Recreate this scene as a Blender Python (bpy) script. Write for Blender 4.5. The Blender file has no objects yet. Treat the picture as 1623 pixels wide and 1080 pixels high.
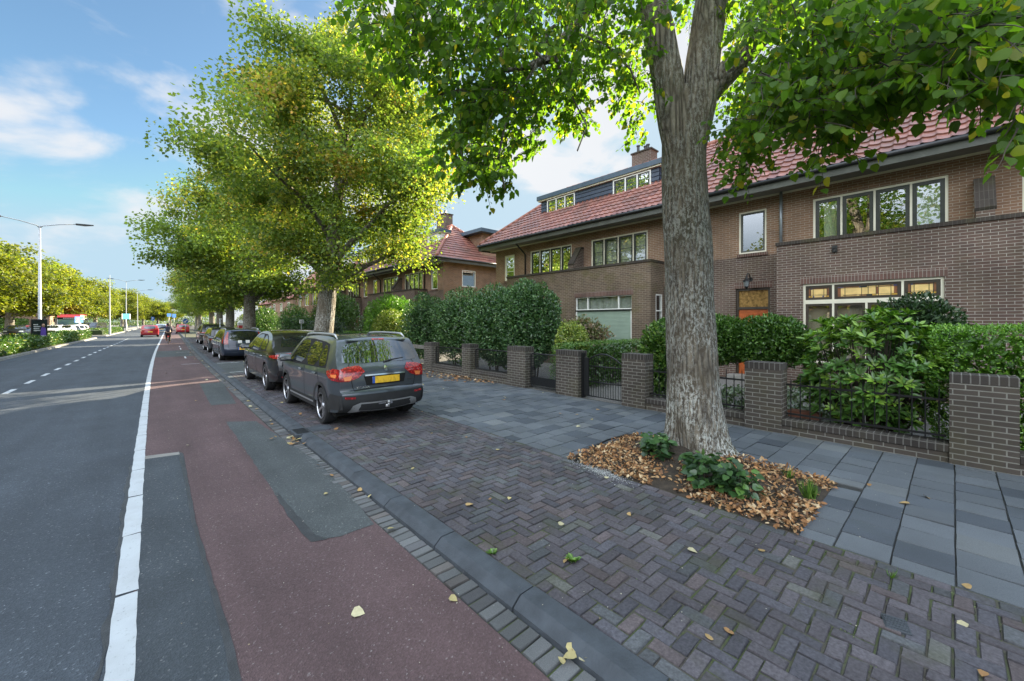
# Dutch street with a big lime tree, brick row houses and parked cars
FASTDEV, DEV = False, ()
SUN, SUN_E, SKY_S = (21.5, 13.5), 24.0, 0.15
CLOUD = (3.1, 3.7, 0.455, 0.60, (2.9, 4.1, 7.7))
CLOUD_A, CLOUD_B = (5.2, 5.5, 6.0), (6.6, 6.6, 6.6)
SKY_TINT = (1.35, 1.6, 1.62)
SKY_MAX = (3.6, 5.0, 6.0)
DECK_FILL = (11.5, 14.0, 18.0)  # added fill light, sky above the frame
BANK_FILL = (28.0, 30.0, 33.0)  # added side fill, unseen sky behind the camera
import bpy, bmesh, math, random
import numpy as np
from mathutils import Vector, Matrix, noise as mnoise
from mathutils.geometry import delaunay_2d_cdt
R = math.radians
random.seed(7)
rng = np.random.default_rng(11)
sc = bpy.context.scene
COL = sc.collection

# ------------------------------------------------------------------ camera
F_PX, CXP, CYP, HOR, CAMH = 634.0, 811.5, 540.0, 510.0, 1.88
TH = math.atan((CXP - 236.0) / F_PX)
CT, ST = math.cos(TH), math.sin(TH)
cam_d = bpy.data.cameras.new('camera')
cam = bpy.data.objects.new('camera', cam_d)
COL.objects.link(cam)
cam.location = (0, 0, CAMH)
cam.rotation_euler = (R(90), 0, -TH)
cam_d.sensor_width = 36.0
cam_d.lens = 36.0 * F_PX / 1623.0
cam_d.shift_y = -(CYP - HOR) / 1623.0
cam_d.clip_start = 0.05
cam_d.clip_end = 3000
sc.camera = cam


def bend(y):                                   # the street bends gently to the right
    if y <= 0: return 0.0
    return 0.00036 * y * y if y < 40 else 0.576 + 0.0288 * (y - 40)


def G(px, py, z=0.0):                          # point of the ground at height z
    zc = F_PX / (py - HOR) * (CAMH - z); xc = (px - CXP) / F_PX * zc
    return (CT * xc + ST * zc, -ST * xc + CT * zc)


def at(px, py, zc):                            # world point at depth zc
    xc = (px - CXP) / F_PX * zc
    return Vector((CT * xc + ST * zc, -ST * xc + CT * zc, CAMH - (py - HOR) / F_PX * zc))


# ------------------------------------------------------------------ object helpers
def tag(o, label=None, cat=None, group=None, kind=None):
    if label: o['label'] = label
    if cat: o['category'] = cat
    if group: o['group'] = group
    if kind: o['kind'] = kind
    return o


def empty(name, loc, label, cat, group=None, rz=0.0):
    o = bpy.data.objects.new(name, None)
    COL.objects.link(o)
    o.location = loc; o.rotation_euler = (0, 0, rz)
    o.empty_display_size = 0.2
    return tag(o, label, cat, group)


def link_mesh(name, me, mat, parent=None, smooth=False):
    o = bpy.data.objects.new(name, me)
    if mat is not None:
        for m in (mat if isinstance(mat, (list, tuple)) else [mat]): me.materials.append(m)
    if smooth:
        me.polygons.foreach_set('use_smooth', np.ones(len(me.polygons), dtype=bool))
    COL.objects.link(o)
    if parent is not None: o.parent = parent
    return o


def copy_tree(o, parent=None):
    c = o.copy(); COL.objects.link(c)
    if parent is not None: c.parent = parent
    for ch in list(o.children): copy_tree(ch, c)
    return c


class MB:
    """collects simple shapes in world (or local) space and links them as one mesh"""
    def __init__(s): s.v = []; s.f = []; s.c = None

    def add(s, vs, fs):
        b = len(s.v); s.v += [tuple(p) for p in vs]; s.f += [tuple(b + i for i in f) for f in fs]; return s

    def quad(s, a, b, c, d): return s.add([a, b, c, d], [(0, 1, 2, 3)])

    def box(s, x0, y0, z0, x1, y1, z1):
        x0, x1 = sorted((x0, x1)); y0, y1 = sorted((y0, y1)); z0, z1 = sorted((z0, z1))
        return s.add([(x0, y0, z0), (x1, y0, z0), (x1, y1, z0), (x0, y1, z0), (x0, y0, z1), (x1, y0, z1), (x1, y1, z1), (x0, y1, z1)],
                     [(3, 2, 1, 0), (4, 5, 6, 7), (0, 1, 5, 4), (1, 2, 6, 5), (2, 3, 7, 6), (3, 0, 4, 7)])

    def prism(s, poly, lo, hi, axis):           # polygon in the two other axes, extruded along axis
        def P(a, b, h):
            return (h, a, b) if axis == 'x' else (a, h, b) if axis == 'y' else (a, b, h)
        n = len(poly)
        vs = [P(a, b, lo) for a, b in poly] + [P(a, b, hi) for a, b in poly]
        fs = [tuple(range(n)), tuple(range(2 * n - 1, n - 1, -1))] + [(i, i + n, (i + 1) % n + n, (i + 1) % n) for i in range(n)]
        return s.add(vs, fs)

    def tube(s, pts, rad, n=8, cap=True):
        pts = [Vector(p) for p in pts]
        if not isinstance(rad, (list, tuple)): rad = [rad] * len(pts)
        vs, fs = [], []
        ref = Vector((0.31, 0.87, 0.38))
        for i, p in enumerate(pts):
            d = (pts[min(i + 1, len(pts) - 1)] - pts[max(i - 1, 0)])
            d = d.normalized() if d.length > 1e-9 else Vector((0, 0, 1))
            u = d.cross(ref)
            if u.length < 0.05: u = d.cross(Vector((1, 0, 0)))
            u.normalize(); w = d.cross(u)
            for k in range(n):
                a = 2 * math.pi * k / n
                vs.append(p + (u * math.cos(a) + w * math.sin(a)) * rad[i])
        for i in range(len(pts) - 1):
            for k in range(n):
                fs.append((i * n + k, i * n + (k + 1) % n, (i + 1) * n + (k + 1) % n, (i + 1) * n + k))
        if cap:
            fs.append(tuple(range(n - 1, -1, -1))); fs.append(tuple(range((len(pts) - 1) * n, len(pts) * n)))
        return s.add(vs, fs)

    def lathe(s, prof, c, n=24, axis='z'):       # prof = [(r, h)]
        vs, fs = [], []
        for r, h in prof:
            for k in range(n):
                a = 2 * math.pi * k / n; q = (r * math.cos(a), r * math.sin(a))
                vs.append({'z': (c[0] + q[0], c[1] + q[1], c[2] + h), 'x': (c[0] + h, c[1] + q[0], c[2] + q[1]), 'y': (c[0] + q[1], c[1] + h, c[2] + q[0])}[axis])
        for i in range(len(prof) - 1):
            for k in range(n):
                fs.append((i * n + k, i * n + (k + 1) % n, (i + 1) * n + (k + 1) % n, (i + 1) * n + k))
        return s.add(vs, fs)

    def build(s, name, mat, parent=None, smooth=False, bevel=0.0, angle=None, local=False):
        me = bpy.data.meshes.new(name)
        off = Vector((0, 0, 0))
        if parent is not None and not local:
            q = parent
            while q is not None: off += q.location; q = q.parent
        me.from_pydata([(x - off.x, y - off.y, z - off.z) for x, y, z in s.v], [], s.f)
        if bevel or angle is not None:
            bm = bmesh.new(); bm.from_mesh(me)
            if bevel:
                bmesh.ops.bevel(bm, geom=list(bm.edges), offset=bevel, segments=1, affect='EDGES')
            if angle is not None:
                bmesh.ops.remove_doubles(bm, verts=bm.verts, dist=1e-4)
                bmesh.ops.recalc_face_normals(bm, faces=bm.faces)
                for f in bm.faces: f.smooth = True
                for e in bm.edges:
                    if len(e.link_faces) == 2 and e.calc_face_angle(0) > R(angle): e.smooth = False
            bm.to_mesh(me); bm.free()
        me.update()
        return link_mesh(name, me, mat, parent, smooth and angle is None)


# ------------------------------------------------------------------ material helpers
class NT:
    def __init__(s, name):
        s.m = bpy.data.materials.new(name); s.m.use_nodes = True
        s.t = s.m.node_tree; s.t.nodes.clear()
        s.out = s.t.nodes.new('ShaderNodeOutputMaterial')

    def n(s, typ, props=None, **inp):
        nd = s.t.nodes.new('ShaderNode' + typ)
        for k, v in (props or {}).items(): setattr(nd, k, v)
        for k, v in inp.items():
            key = k.replace('_', ' ')
            sock = nd.inputs[int(key[1:])] if key[0] == 'i' and key[1:].isdigit() else nd.inputs[key]
            if isinstance(v, bpy.types.NodeSocket): s.t.links.new(v, sock)
            elif isinstance(v, (tuple, list)) and len(v) == 3 and sock.type == 'RGBA': sock.default_value = (*v, 1)
            else: sock.default_value = v
        return nd

    def mix(s, fac, a, b, blend='MIX'):
        nd = s.n('Mix', {'data_type': 'RGBA', 'blend_type': blend})
        for sock, v in ((nd.inputs[0], fac), (nd.inputs[6], a), (nd.inputs[7], b)):
            if isinstance(v, bpy.types.NodeSocket): s.t.links.new(v, sock)
            elif isinstance(v, (tuple, list)): sock.default_value = (*v[:3], 1)
            else: sock.default_value = v
        return nd.outputs[2]

    def math(s, op, a, b=0.0, clamp=False):
        nd = s.n('Math', {'operation': op, 'use_clamp': clamp}, i0=a, i1=b); return nd.outputs[0]

    def ramp(s, fac, stops):
        nd = s.n('ValToRGB', Fac=fac); el = nd.color_ramp.elements
        while len(el) < len(stops): el.new(0.5)
        for e, (p, c) in zip(el, stops): e.position = p; e.color = (*c, 1) if len(c) == 3 else c
        return nd.outputs[0]

    def pos(s): return s.n('NewGeometry').outputs['Position']
    def obj(s): return s.n('TexCoord').outputs['Object']

    def noise(s, vec, scale, detail=3, rough=0.55, col=False):
        nd = s.n('TexNoise', Vector=vec, Scale=scale, Detail=detail, Roughness=rough)
        return nd.outputs[1 if col else 0]

    def bump(s, h, strength=0.4, dist=0.01): return s.n('Bump', Strength=strength, Distance=dist, Height=h).outputs[0]

    def bsdf(s, base, rough=0.7, normal=None, **kw):
        nd = s.n('BsdfPrincipled', Base_Color=base, Roughness=rough)
        for k, v in kw.items():
            sock = nd.inputs[k.replace('_', ' ')]
            if isinstance(v, bpy.types.NodeSocket): s.t.links.new(v, sock)
            elif isinstance(v, (tuple, list)) and len(v) == 3: sock.default_value = (*v, 1)
            else: sock.default_value = v
        if normal is not None: s.t.links.new(normal, nd.inputs['Normal'])
        s.t.links.new(nd.outputs[0], s.out.inputs[0]); return nd

    def done(s, shader=None):
        if shader is not None: s.t.links.new(shader, s.out.inputs[0])
        return s.m


def plain(name, col, rough=0.6, var=0.12, scale=6.0, bump=0.0, **kw):
    t = NT(name); p = t.pos()
    nz = t.noise(p, scale, 4)
    k = tuple(max(0, c * (1 - var)) for c in col); q = tuple(min(1, c * (1 + var)) for c in col)
    c = t.ramp(nz, [(0.3, k), (0.7, q)])
    nrm = t.bump(t.noise(p, scale * 12, 3), bump, 0.01) if bump else None
    t.bsdf(c, rough, nrm, **kw)
    return t.done()


def asphalt(name, base, speck, big=0.18):
    t = NT(name); p = t.pos()
    fine = t.noise(p, 170, 2, 0.7)
    mid = t.noise(p, 1.1, 5, 0.6)
    v = t.n('TexVoronoi', Vector=p, Scale=95.0)
    stone = t.ramp(v.outputs['Color'], [(0.0, tuple(c * .62 for c in base)), (0.6, base), (0.86, tuple(c * 1.3 for c in base)), (0.97, speck)])
    c = t.mix(t.math('MULTIPLY', fine, 0.55), stone, tuple(c * 1.25 for c in base))
    c = t.mix(1.0, c, t.ramp(mid, [(0.25, (1 - big,) * 3), (0.75, (1 + big,) * 3)]), 'MULTIPLY')
    streak = t.n('Mapping', Vector=p, Scale=(1.6, 0.12, 1)).outputs[0]
    c = t.mix(1.0, c, t.ramp(t.noise(streak, 1.6, 4), [(0.3, (.84,) * 3), (0.7, (1.14,) * 3)]), 'MULTIPLY')
    h = t.math('ADD', v.outputs['Distance'], fine)
    t.bsdf(c, 0.8, t.bump(h, 0.55, 0.006), **{'Specular_IOR_Level': 0.35})
    return t.done()


def brick(name, c1, c2, mortar, bw=0.22, rh=0.068, ms=0.011, soldier=False, moss=0.0, dirt=0.35, warm=None):
    t = NT(name); g = t.n('NewGeometry'); p = g.outputs['Position']
    xyz = t.n('SeparateXYZ', Vector=p); nn = t.n('SeparateXYZ', Vector=g.outputs['True Normal'])
    ax = t.math('ABSOLUTE', nn.outputs[0]); az = t.math('ABSOLUTE', nn.outputs[2])
    isx = t.math('GREATER_THAN', ax, 0.6); isz = t.math('GREATER_THAN', az, 0.6)
    u0 = t.n('Mix', {'data_type': 'FLOAT'}, i0=isx, i2=xyz.outputs[0], i3=xyz.outputs[1]).outputs[0]
    u = t.n('Mix', {'data_type': 'FLOAT'}, i0=isz, i2=u0, i3=xyz.outputs[1]).outputs[0]
    v = t.n('Mix', {'data_type': 'FLOAT'}, i0=isz, i2=xyz.outputs[2], i3=xyz.outputs[0]).outputs[0]
    wob = t.noise(p, 7.0, 2)
    v = t.math('ADD', v, t.math('MULTIPLY', t.math('SUBTRACT', wob, 0.5), 0.006))
    vec = t.n('CombineXYZ', X=(v if soldier else u), Y=(u if soldier else v), Z=0.0).outputs[0]
    b = t.n('TexBrick', {'offset': 0.0 if soldier else 0.5}, Vector=vec, Color1=(0, 0, 0), Color2=(1, 1, 1), Mortar=(0.5, 0.5, 0.5), Scale=1.0, Mortar_Size=ms * .5, Mortar_Smooth=0.15, Bias=0.0, Brick_Width=bw, Row_Height=rh)
    bc = t.ramp(b.outputs[0], [(0.0, c1), (0.5, tuple((a + d) / 2 for a, d in zip(c1, c2))), (0.78, c2), (1.0, tuple(x * .62 for x in c1))])
    if warm: bc = t.mix(t.ramp(t.noise(p, 2.3, 3), [(0.42, (0, 0, 0)), (0.66, (1, 1, 1))]), bc, warm)
    bc = t.mix(t.noise(p, 60, 3), bc, tuple(x * .75 for x in c1))
    mcol = t.mix(t.noise(p, 14, 3), tuple(x * .7 for x in mortar), tuple(x * 1.2 for x in mortar))
    c = t.mix(b.outputs['Fac'], bc, mcol)
    st = t.ramp(t.noise(p, 0.8, 5, 0.6), [(0.3, (1 - dirt,) * 3), (0.65, (1.12,) * 3)])
    c = t.mix(1.0, c, st, 'MULTIPLY')
    if moss:
        mk = t.math('MULTIPLY', t.ramp(t.noise(p, 1.7, 4), [(0.5, (0, 0, 0)), (0.72, (1, 1, 1))]), moss)
        c = t.mix(mk, c, (0.10, 0.095, 0.025))
    h = t.math('ADD', t.math('MULTIPLY', b.outputs['Fac'], -1.0), t.math('MULTIPLY', t.noise(p, 90, 3), 0.35))
    t.bsdf(c, 0.85, t.bump(h, 0.6, 0.012), **{'Specular_IOR_Level': 0.25})
    return t.done()


def attr_mat(name, rough=0.8, nscale=40.0, namp=0.3, bump=0.3, moss=0.0, big=None):
    t = NT(name); p = t.pos()
    a = t.n('Attribute', {'attribute_name': 'Col'}).outputs['Color']
    nz = t.noise(p, nscale, 4, 0.65)
    c = t.mix(1.0, a, t.ramp(nz, [(0.25, (1 - namp,) * 3), (0.75, (1 + namp,) * 3)]), 'MULTIPLY')
    if big: c = t.mix(1.0, c, t.ramp(t.noise(p, big, 4), [(0.3, (.75,) * 3), (0.7, (1.2,) * 3)]), 'MULTIPLY')
    if moss: c = t.mix(t.math('MULTIPLY', t.ramp(t.noise(p, 2.6, 5), [(0.55, (0, 0, 0)), (0.75, (1, 1, 1))]), moss), c, (0.05, 0.055, 0.02))
    t.bsdf(c, rough, t.bump(nz, bump, 0.006), **{'Specular_IOR_Level': 0.3})
    return t.done()


def leaf_mat(name, trans=0.45, gloss=0.06, tint=(1.7, 1.9, 0.6), rough=0.35):
    t = NT(name)
    a = t.n('Attribute', {'attribute_name': 'Col'}).outputs['Color']
    d = t.n('BsdfDiffuse', Color=a)
    tr = t.n('BsdfTranslucent', Color=t.mix(1.0, a, tint, 'MULTIPLY'))
    m = t.n('MixShader', Fac=trans); t.t.links.new(d.outputs[0], m.inputs[1]); t.t.links.new(tr.outputs[0], m.inputs[2])
    g = t.n('BsdfGlossy', Color=(1, 1, 1), Roughness=rough)
    m2 = t.n('MixShader', Fac=gloss); t.t.links.new(m.outputs[0], m2.inputs[1]); t.t.links.new(g.outputs[0], m2.inputs[2])
    return t.done(m2.outputs[0])


def glass(name, tint=(0.75, 0.8, 0.8), lo=0.24, hi=0.75):
    t = NT(name)
    f = t.n('LayerWeight', Blend=0.35).outputs['Fresnel']
    fac = t.n('MapRange', Value=f, From_Min=0.0, From_Max=1.0, To_Min=lo, To_Max=hi).outputs[0]
    p = t.pos()
    g = t.n('BsdfGlossy', Color=(0.95, 0.97, 1), Roughness=0.0)
    t.t.links.new(t.bump(t.noise(p, 1.7, 2), 0.05, 0.02), g.inputs['Normal'])
    tr = t.n('BsdfTransparent', Color=tint)
    m = t.n('MixShader', Fac=fac); t.t.links.new(tr.outputs[0], m.inputs[1]); t.t.links.new(g.outputs[0], m.inputs[2])
    return t.done(m.outputs[0])


def carpaint(name, col, metallic=0.35, rough=0.32):
    t = NT(name); p = t.obj()
    fl = t.noise(p, 900, 1)
    c = t.mix(fl, tuple(x * .8 for x in col), tuple(min(1, x * 1.2) for x in col))
    dirt = t.ramp(t.noise(p, 3.0, 5), [(0.45, (0, 0, 0)), (0.8, (0.06, 0.06, 0.06))])
    c = t.mix(dirt, c, (0.16, 0.15, 0.13))
    t.bsdf(c, rough, None, Metallic=metallic, Coat_Weight=1.0, Coat_Roughness=0.03, Coat_IOR=1.55, **{'Specular_IOR_Level': 0.25})
    return t.done()


M = {}
M['asphalt'] = asphalt('asphalt', (0.052, 0.062, 0.075), (0.24, 0.26, 0.29))
M['asphalt_patch'] = asphalt('asphalt_patch', (0.05, 0.059, 0.068), (0.22, 0.22, 0.22), 0.25)
M['asphalt_old'] = asphalt('asphalt_old', (0.066, 0.074, 0.076), (0.22, 0.23, 0.23), 0.22)
M['tar'] = plain('tar', (0.04, 0.042, 0.046), 0.5, 0.3, 9, 0.5)
M['red_asphalt'] = asphalt('red_asphalt', (0.094, 0.061, 0.062), (0.26, 0.24, 0.235))
M['kerb'] = plain('kerb', (0.05, 0.059, 0.07), 0.8, 0.3, 5, 0.5)
M['lightkerb'] = plain('lightkerb', (0.25, 0.24, 0.22), 0.8, 0.25, 3, 0.3)
M['soil'] = plain('soil', (0.045, 0.034, 0.024), 0.95, 0.4, 12, 0.8)
M['joint'] = None
t = NT('joint'); p = t.pos()
c = t.mix(t.noise(p, 70, 3), (0.035, 0.031, 0.026), (0.105, 0.095, 0.078))
c = t.mix(t.ramp(t.noise(p, 2.1, 5, 0.7), [(0.44, (0, 0, 0)), (0.58, (.8, .8, .8))]), c, (0.055, 0.08, 0.02))
t.bsdf(c, 0.95, t.bump(t.noise(p, 160, 3), 0.6, 0.01)); M['joint'] = t.done()
t = NT('white_paint'); p = t.pos()
c = t.mix(t.ramp(t.noise(p, 46, 4, 0.75), [(0.60, (0, 0, 0)), (0.72, (.8, .8, .8))]), (0.47, 0.50, 0.52), (0.13, 0.135, 0.14))
c = t.mix(t.ramp(t.noise(p, 5, 4), [(0.4, (0, 0, 0)), (0.75, (.35, .35, .35))]), c, (0.3, 0.3, 0.3))
t.bsdf(c, 0.7, t.bump(t.noise(p, 120, 2), 0.25, 0.004)); M['white_paint'] = t.done()
M['slab_joint'] = plain('slab_joint', (0.03, 0.031, 0.029), 0.95, 0.4, 20, 0.4)
M['grass_ground'] = plain('grass_ground', (0.06, 0.075, 0.03), 0.95, 0.4, 3, 0.6)
M['gravel'] = plain('gravel', (0.17, 0.16, 0.145), 0.95, 0.55, 38, 0.8)
M['paver'] = attr_mat('paver', 0.75, 48, 0.45, 0.45, 0.5, 1.1)
M['slab'] = attr_mat('slab', 0.7, 160, 0.32, 0.25, 0.12, 0.7)
M['leaflitter'] = attr_mat('leaflitter', 0.8, 30, 0.2, 0.1)
M['brick_dark'] = brick('brick_dark', (0.16, 0.10, 0.080), (0.088, 0.064, 0.058), (0.40, 0.37, 0.32), warm=(0.13, 0.095, 0.072), moss=.12)
M['brick_mossy'] = brick('brick_mossy', (0.18, 0.125, 0.088), (0.11, 0.083, 0.066), (0.32, 0.285, 0.22), moss=0.5)
M['brick_warm'] = brick('brick_warm', (0.32, 0.185, 0.115), (0.205, 0.125, 0.085), (0.43, 0.385, 0.32), warm=(0.23, 0.15, 0.10))
M['brick_soldier'] = brick('brick_soldier', (0.18, 0.10, 0.08), (0.115, 0.075, 0.066), (0.33, 0.30, 0.26), soldier=True)
M['brick_coping'] = brick('brick_coping', (0.066, 0.054, 0.045), (0.05, 0.04, 0.036), (0.10, 0.09, 0.075), soldier=True, moss=0.3)
M['brick_garden'] = brick('brick_garden', (0.105, 0.088, 0.075), (0.078, 0.068, 0.060), (0.26, 0.25, 0.22), bw=0.225, rh=0.071, ms=0.014, moss=0.22, dirt=0.3)
M['brick_garden_top'] = brick('brick_garden_top', (0.074, 0.064, 0.058), (0.056, 0.05, 0.047), (0.19, 0.18, 0.165), bw=0.24, rh=0.078, ms=0.014, soldier=True, moss=0.15)
M['brick_far'] = brick('brick_far', (0.33, 0.19, 0.12), (0.23, 0.14, 0.10), (0.33, 0.29, 0.24))
t = NT('roof_tile'); p = t.pos()
a = t.n('Attribute', {'attribute_name': 'Col'}).outputs['Color']
c = t.mix(1.0, a, t.ramp(t.noise(p, 9, 4), [(0.3, (.78,) * 3), (0.7, (1.15,) * 3)]), 'MULTIPLY')
c = t.mix(t.ramp(t.noise(p, 1.1, 5), [(0.45, (0, 0, 0)), (0.7, (.7, .7, .7))]), c, (0.12, 0.075, 0.06))
t.bsdf(c, 0.5, None, **{'Specular_IOR_Level': 0.5}); M['roof_tile'] = t.done()
M['cream'] = plain('cream', (0.72, 0.68, 0.55), 0.45, 0.06, 4)
M['white_wood'] = plain('white_wood', (0.78, 0.78, 0.74), 0.45, 0.05, 4)
M['dark_wood'] = plain('dark_wood', (0.022, 0.026, 0.024), 0.35, 0.3, 5)
M['brown_frame'] = plain('brown_frame', (0.045, 0.034, 0.024), 0.45, 0.3, 5)
M['fascia'] = plain('fascia', (0.075, 0.079, 0.068), 0.6, 0.25, 2.5, 0.1)
M['soffit'] = plain('soffit', (0.24, 0.235, 0.205), 0.7, 0.15, 3)
M['blue_fascia'] = plain('blue_fascia', (0.055, 0.085, 0.12), 0.5, 0.2, 3)
M['blue_siding'] = plain('blue_siding', (0.03, 0.045, 0.075), 0.5, 0.2, 3)
M['zinc'] = plain('zinc', (0.30, 0.33, 0.36), 0.4, 0.2, 4, Metallic=0.5)
M['gutter'] = plain('gutter', (0.022, 0.023, 0.025), 0.4, 0.2, 4)
M['black_iron'] = plain('black_iron', (0.012, 0.013, 0.014), 0.45, 0.3, 20, Metallic=0.2)
M['orange_door'] = plain('orange_door', (0.42, 0.10, 0.025), 0.35, 0.25, 7)
M['shutter'] = plain('shutter', (0.235, 0.31, 0.245), 0.55, 0.08, 2)
M['glass'] = glass('glass')
M['glass_dormer'] = glass('glass_dormer', (0.8, 0.85, 0.85), 0.45, 0.85)
M['curtain'] = plain('curtain', (0.62, 0.6, 0.52), 0.9, 0.08, 5)
M['stained_cream'] = plain('stained_cream', (0.80, 0.56, 0.22), 0.35, 0.14, 9)
M['stained_amber'] = plain('stained_amber', (0.62, 0.36, 0.06), 0.3, 0.2, 20)
M['transom'] = plain('transom', (0.28, 0.17, 0.06), 0.15, 0.6, 14)
M['stained_brown'] = plain('stained_brown', (0.24, 0.10, 0.05), 0.3, 0.2, 20)
M['stained_blue'] = plain('stained_blue', (0.10, 0.10, 0.22), 0.3, 0.2, 20)
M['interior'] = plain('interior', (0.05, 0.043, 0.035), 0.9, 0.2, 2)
M['blind'] = plain('blind', (0.60, 0.48, 0.32), 0.8, 0.1, 2)
t = NT('bark'); p = t.obj()
st = t.n('Mapping', Vector=p, Scale=(15, 15, 1.7)).outputs[0]
wp = t.mix(0.12, st, t.noise(p, 5, 4, col=True))
n1 = t.noise(wp, 1.15, 6, 0.62)
n2 = t.noise(t.n('Mapping', Vector=p, Scale=(46, 46, 7)).outputs[0], 1.0, 5, 0.6)
vo = t.n('TexVoronoi', {'feature': 'DISTANCE_TO_EDGE'}, Vector=wp, Scale=1.15)
rid = t.ramp(t.math('ADD', t.math('MULTIPLY', n1, .55), t.math('MULTIPLY', t.math('MINIMUM', vo.outputs['Distance'], .3), 1.1)), [(0.30, (0, 0, 0)), (0.40, (.45, .45, .45)), (0.62, (1, 1, 1))])
c = t.mix(rid, (0.062, 0.050, 0.038), (0.225, 0.195, 0.152))
c = t.mix(t.ramp(t.noise(p, 2.1, 5, .6), [(0.40, (0, 0, 0)), (0.62, (.75, .75, .75))]), c, (0.118, 0.094, 0.062))
c = t.mix(t.ramp(t.noise(p, 1.1, 4), [(0.52, (0, 0, 0)), (0.66, (.7, .7, .7))]), c, (0.05, 0.047, 0.022))
lst = t.n('Mapping', Vector=p, Scale=(1.15, 1.15, 0.5)).outputs[0]
zz = t.n('MapRange', Value=t.n('SeparateXYZ', Vector=p).outputs[2], From_Min=0.0, From_Max=5.5, To_Min=1.0, To_Max=0.3).outputs[0]
lich = t.math('MULTIPLY', t.ramp(t.noise(lst, 30, 7, 0.8), [(0.49, (0, 0, 0)), (0.54, (1, 1, 1))]), t.math('MULTIPLY', zz, t.ramp(t.noise(lst, 2.1, 3), [(0.37, (.1, .1, .1)), (0.52, (1, 1, 1))])))
c = t.mix(lich, c, (0.50, 0.51, 0.47))
h = t.math('ADD', rid, t.math('MULTIPLY', t.noise(p, 60, 4), 0.4))
t.bsdf(c, 0.92, t.bump(h, 0.8, 0.035)); M['bark'] = t.done()
M['twig'] = plain('twig', (0.05, 0.04, 0.03), 0.9, 0.3, 20)
M['leaf'] = leaf_mat('leaf', 0.6, 0.014, (2.0, 2.0, 0.6), 0.45)
M['leaf_far'] = leaf_mat('leaf_far', 0.5, 0.02, (1.7, 1.6, 0.7), 0.5)
M['leaf_shrub'] = leaf_mat('leaf_shrub', 0.2, 0.045, (1.2, 1.4, 0.5), 0.33)
M['tyre'] = plain('tyre', (0.018, 0.018, 0.019), 0.85, 0.2, 30, 0.2)
M['alloy'] = plain('alloy', (0.5, 0.5, 0.52), 0.28, 0.05, 8, Metallic=0.9)
M['alloy_dark'] = plain('alloy_dark', (0.03, 0.03, 0.032), 0.35, 0.1, 8, Metallic=0.4)
M['plastic'] = plain('plastic', (0.024, 0.025, 0.027), 0.6, 0.15, 10)
M['gap'] = plain('gap', (0.004, 0.004, 0.004), 0.9, 0.0, 1)
M['chrome'] = plain('chrome', (0.7, 0.71, 0.73), 0.15, 0.03, 5, Metallic=1.0)
M['silver'] = plain('silver', (0.45, 0.46, 0.47), 0.35, 0.06, 5, Metallic=0.6)
t = NT('car_glass')
d_ = t.n('BsdfDiffuse', Color=(0.010, 0.012, 0.013)); g_ = t.n('BsdfGlossy', Color=(.93, .97, 1), Roughness=0.01)
f_ = t.n('MapRange', Value=t.n('LayerWeight', Blend=0.4).outputs['Fresnel'], From_Min=0.0, From_Max=1.0, To_Min=.11, To_Max=.8).outputs[0]
mx_ = t.n('MixShader', Fac=f_); t.t.links.new(d_.outputs[0], mx_.inputs[1]); t.t.links.new(g_.outputs[0], mx_.inputs[2]); M['car_glass'] = t.done(mx_.outputs[0])
t = NT('bus_glass'); t.bsdf((0.45, 0.68, 0.9), 0.12, None, Metallic=0.7); M['glass_bus'] = t.done()  # reflected sky put into the blue base colour
t = NT('tail_red'); vv = t.n('TexVoronoi', Vector=t.obj(), Scale=28.0)
t.bsdf(t.ramp(vv.outputs['Distance'], [(0.1, (0.62, 0.035, 0.03)), (0.6, (0.2, 0.008, 0.012))]), 0.12, None, Coat_Weight=1.0); M['tail_red'] = t.done()
t = NT('tail_amber'); t.bsdf((0.75, 0.22, 0.07), 0.12, None, Coat_Weight=1.0); M['tail_amber'] = t.done()
t = NT('plate'); p = t.obj()
mk = t.n('Mapping', Vector=p, Scale=(11, 11, 7)).outputs[0]
t.bsdf(t.mix(t.math('MULTIPLY', t.ramp(t.noise(mk, 1.4, 1), [(0.46, (0, 0, 0)), (0.62, (1, 1, 1))]), .42), (0.82, 0.50, 0.03), (0.28, 0.17, 0.03)), 0.5); M['plate'] = t.done()
M['plate_blue'] = plain('plate_blue', (0.03, 0.10, 0.42), 0.5, 0.05, 5)
M['headlight'] = plain('headlight', (0.62, 0.66, 0.7), 0.1, 0.1, 30, Metallic=0.6)
M['sign_blue'] = plain('sign_blue', (0.02, 0.16, 0.55), 0.45, 0.05, 4)
M['sign_white'] = plain('sign_white', (0.78, 0.78, 0.76), 0.5, 0.04, 4)
M['sign_red'] = plain('sign_red', (0.52, 0.04, 0.045), 0.5, 0.08, 4)
M['steel'] = plain('steel', (0.36, 0.38, 0.40), 0.45, 0.12, 5, Metallic=0.55)
M['skin'] = plain('skin', (0.45, 0.27, 0.19), 0.6, 0.08, 8)
M['hair'] = plain('hair', (0.02, 0.015, 0.012), 0.6, 0.2, 30)
M['cloth_navy'] = plain('cloth_navy', (0.02, 0.026, 0.045), 0.85, 0.2, 14)
M['cloth_black'] = plain('cloth_black', (0.014, 0.014, 0.016), 0.85, 0.2, 14)
M['cloth_red'] = plain('cloth_red', (0.35, 0.03, 0.035), 0.8, 0.2, 14)
M['grey_wood'] = plain('grey_wood', (0.17, 0.16, 0.145), 0.85, 0.3, 8, 0.4)
M['terracotta'] = plain('terracotta', (0.19, 0.075, 0.045), 0.8, 0.2, 9, 0.2)
# ------------------------------------------------------------------ ground, road, paving
ZR = -0.08                                     # road level; pavement level is 0


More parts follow.
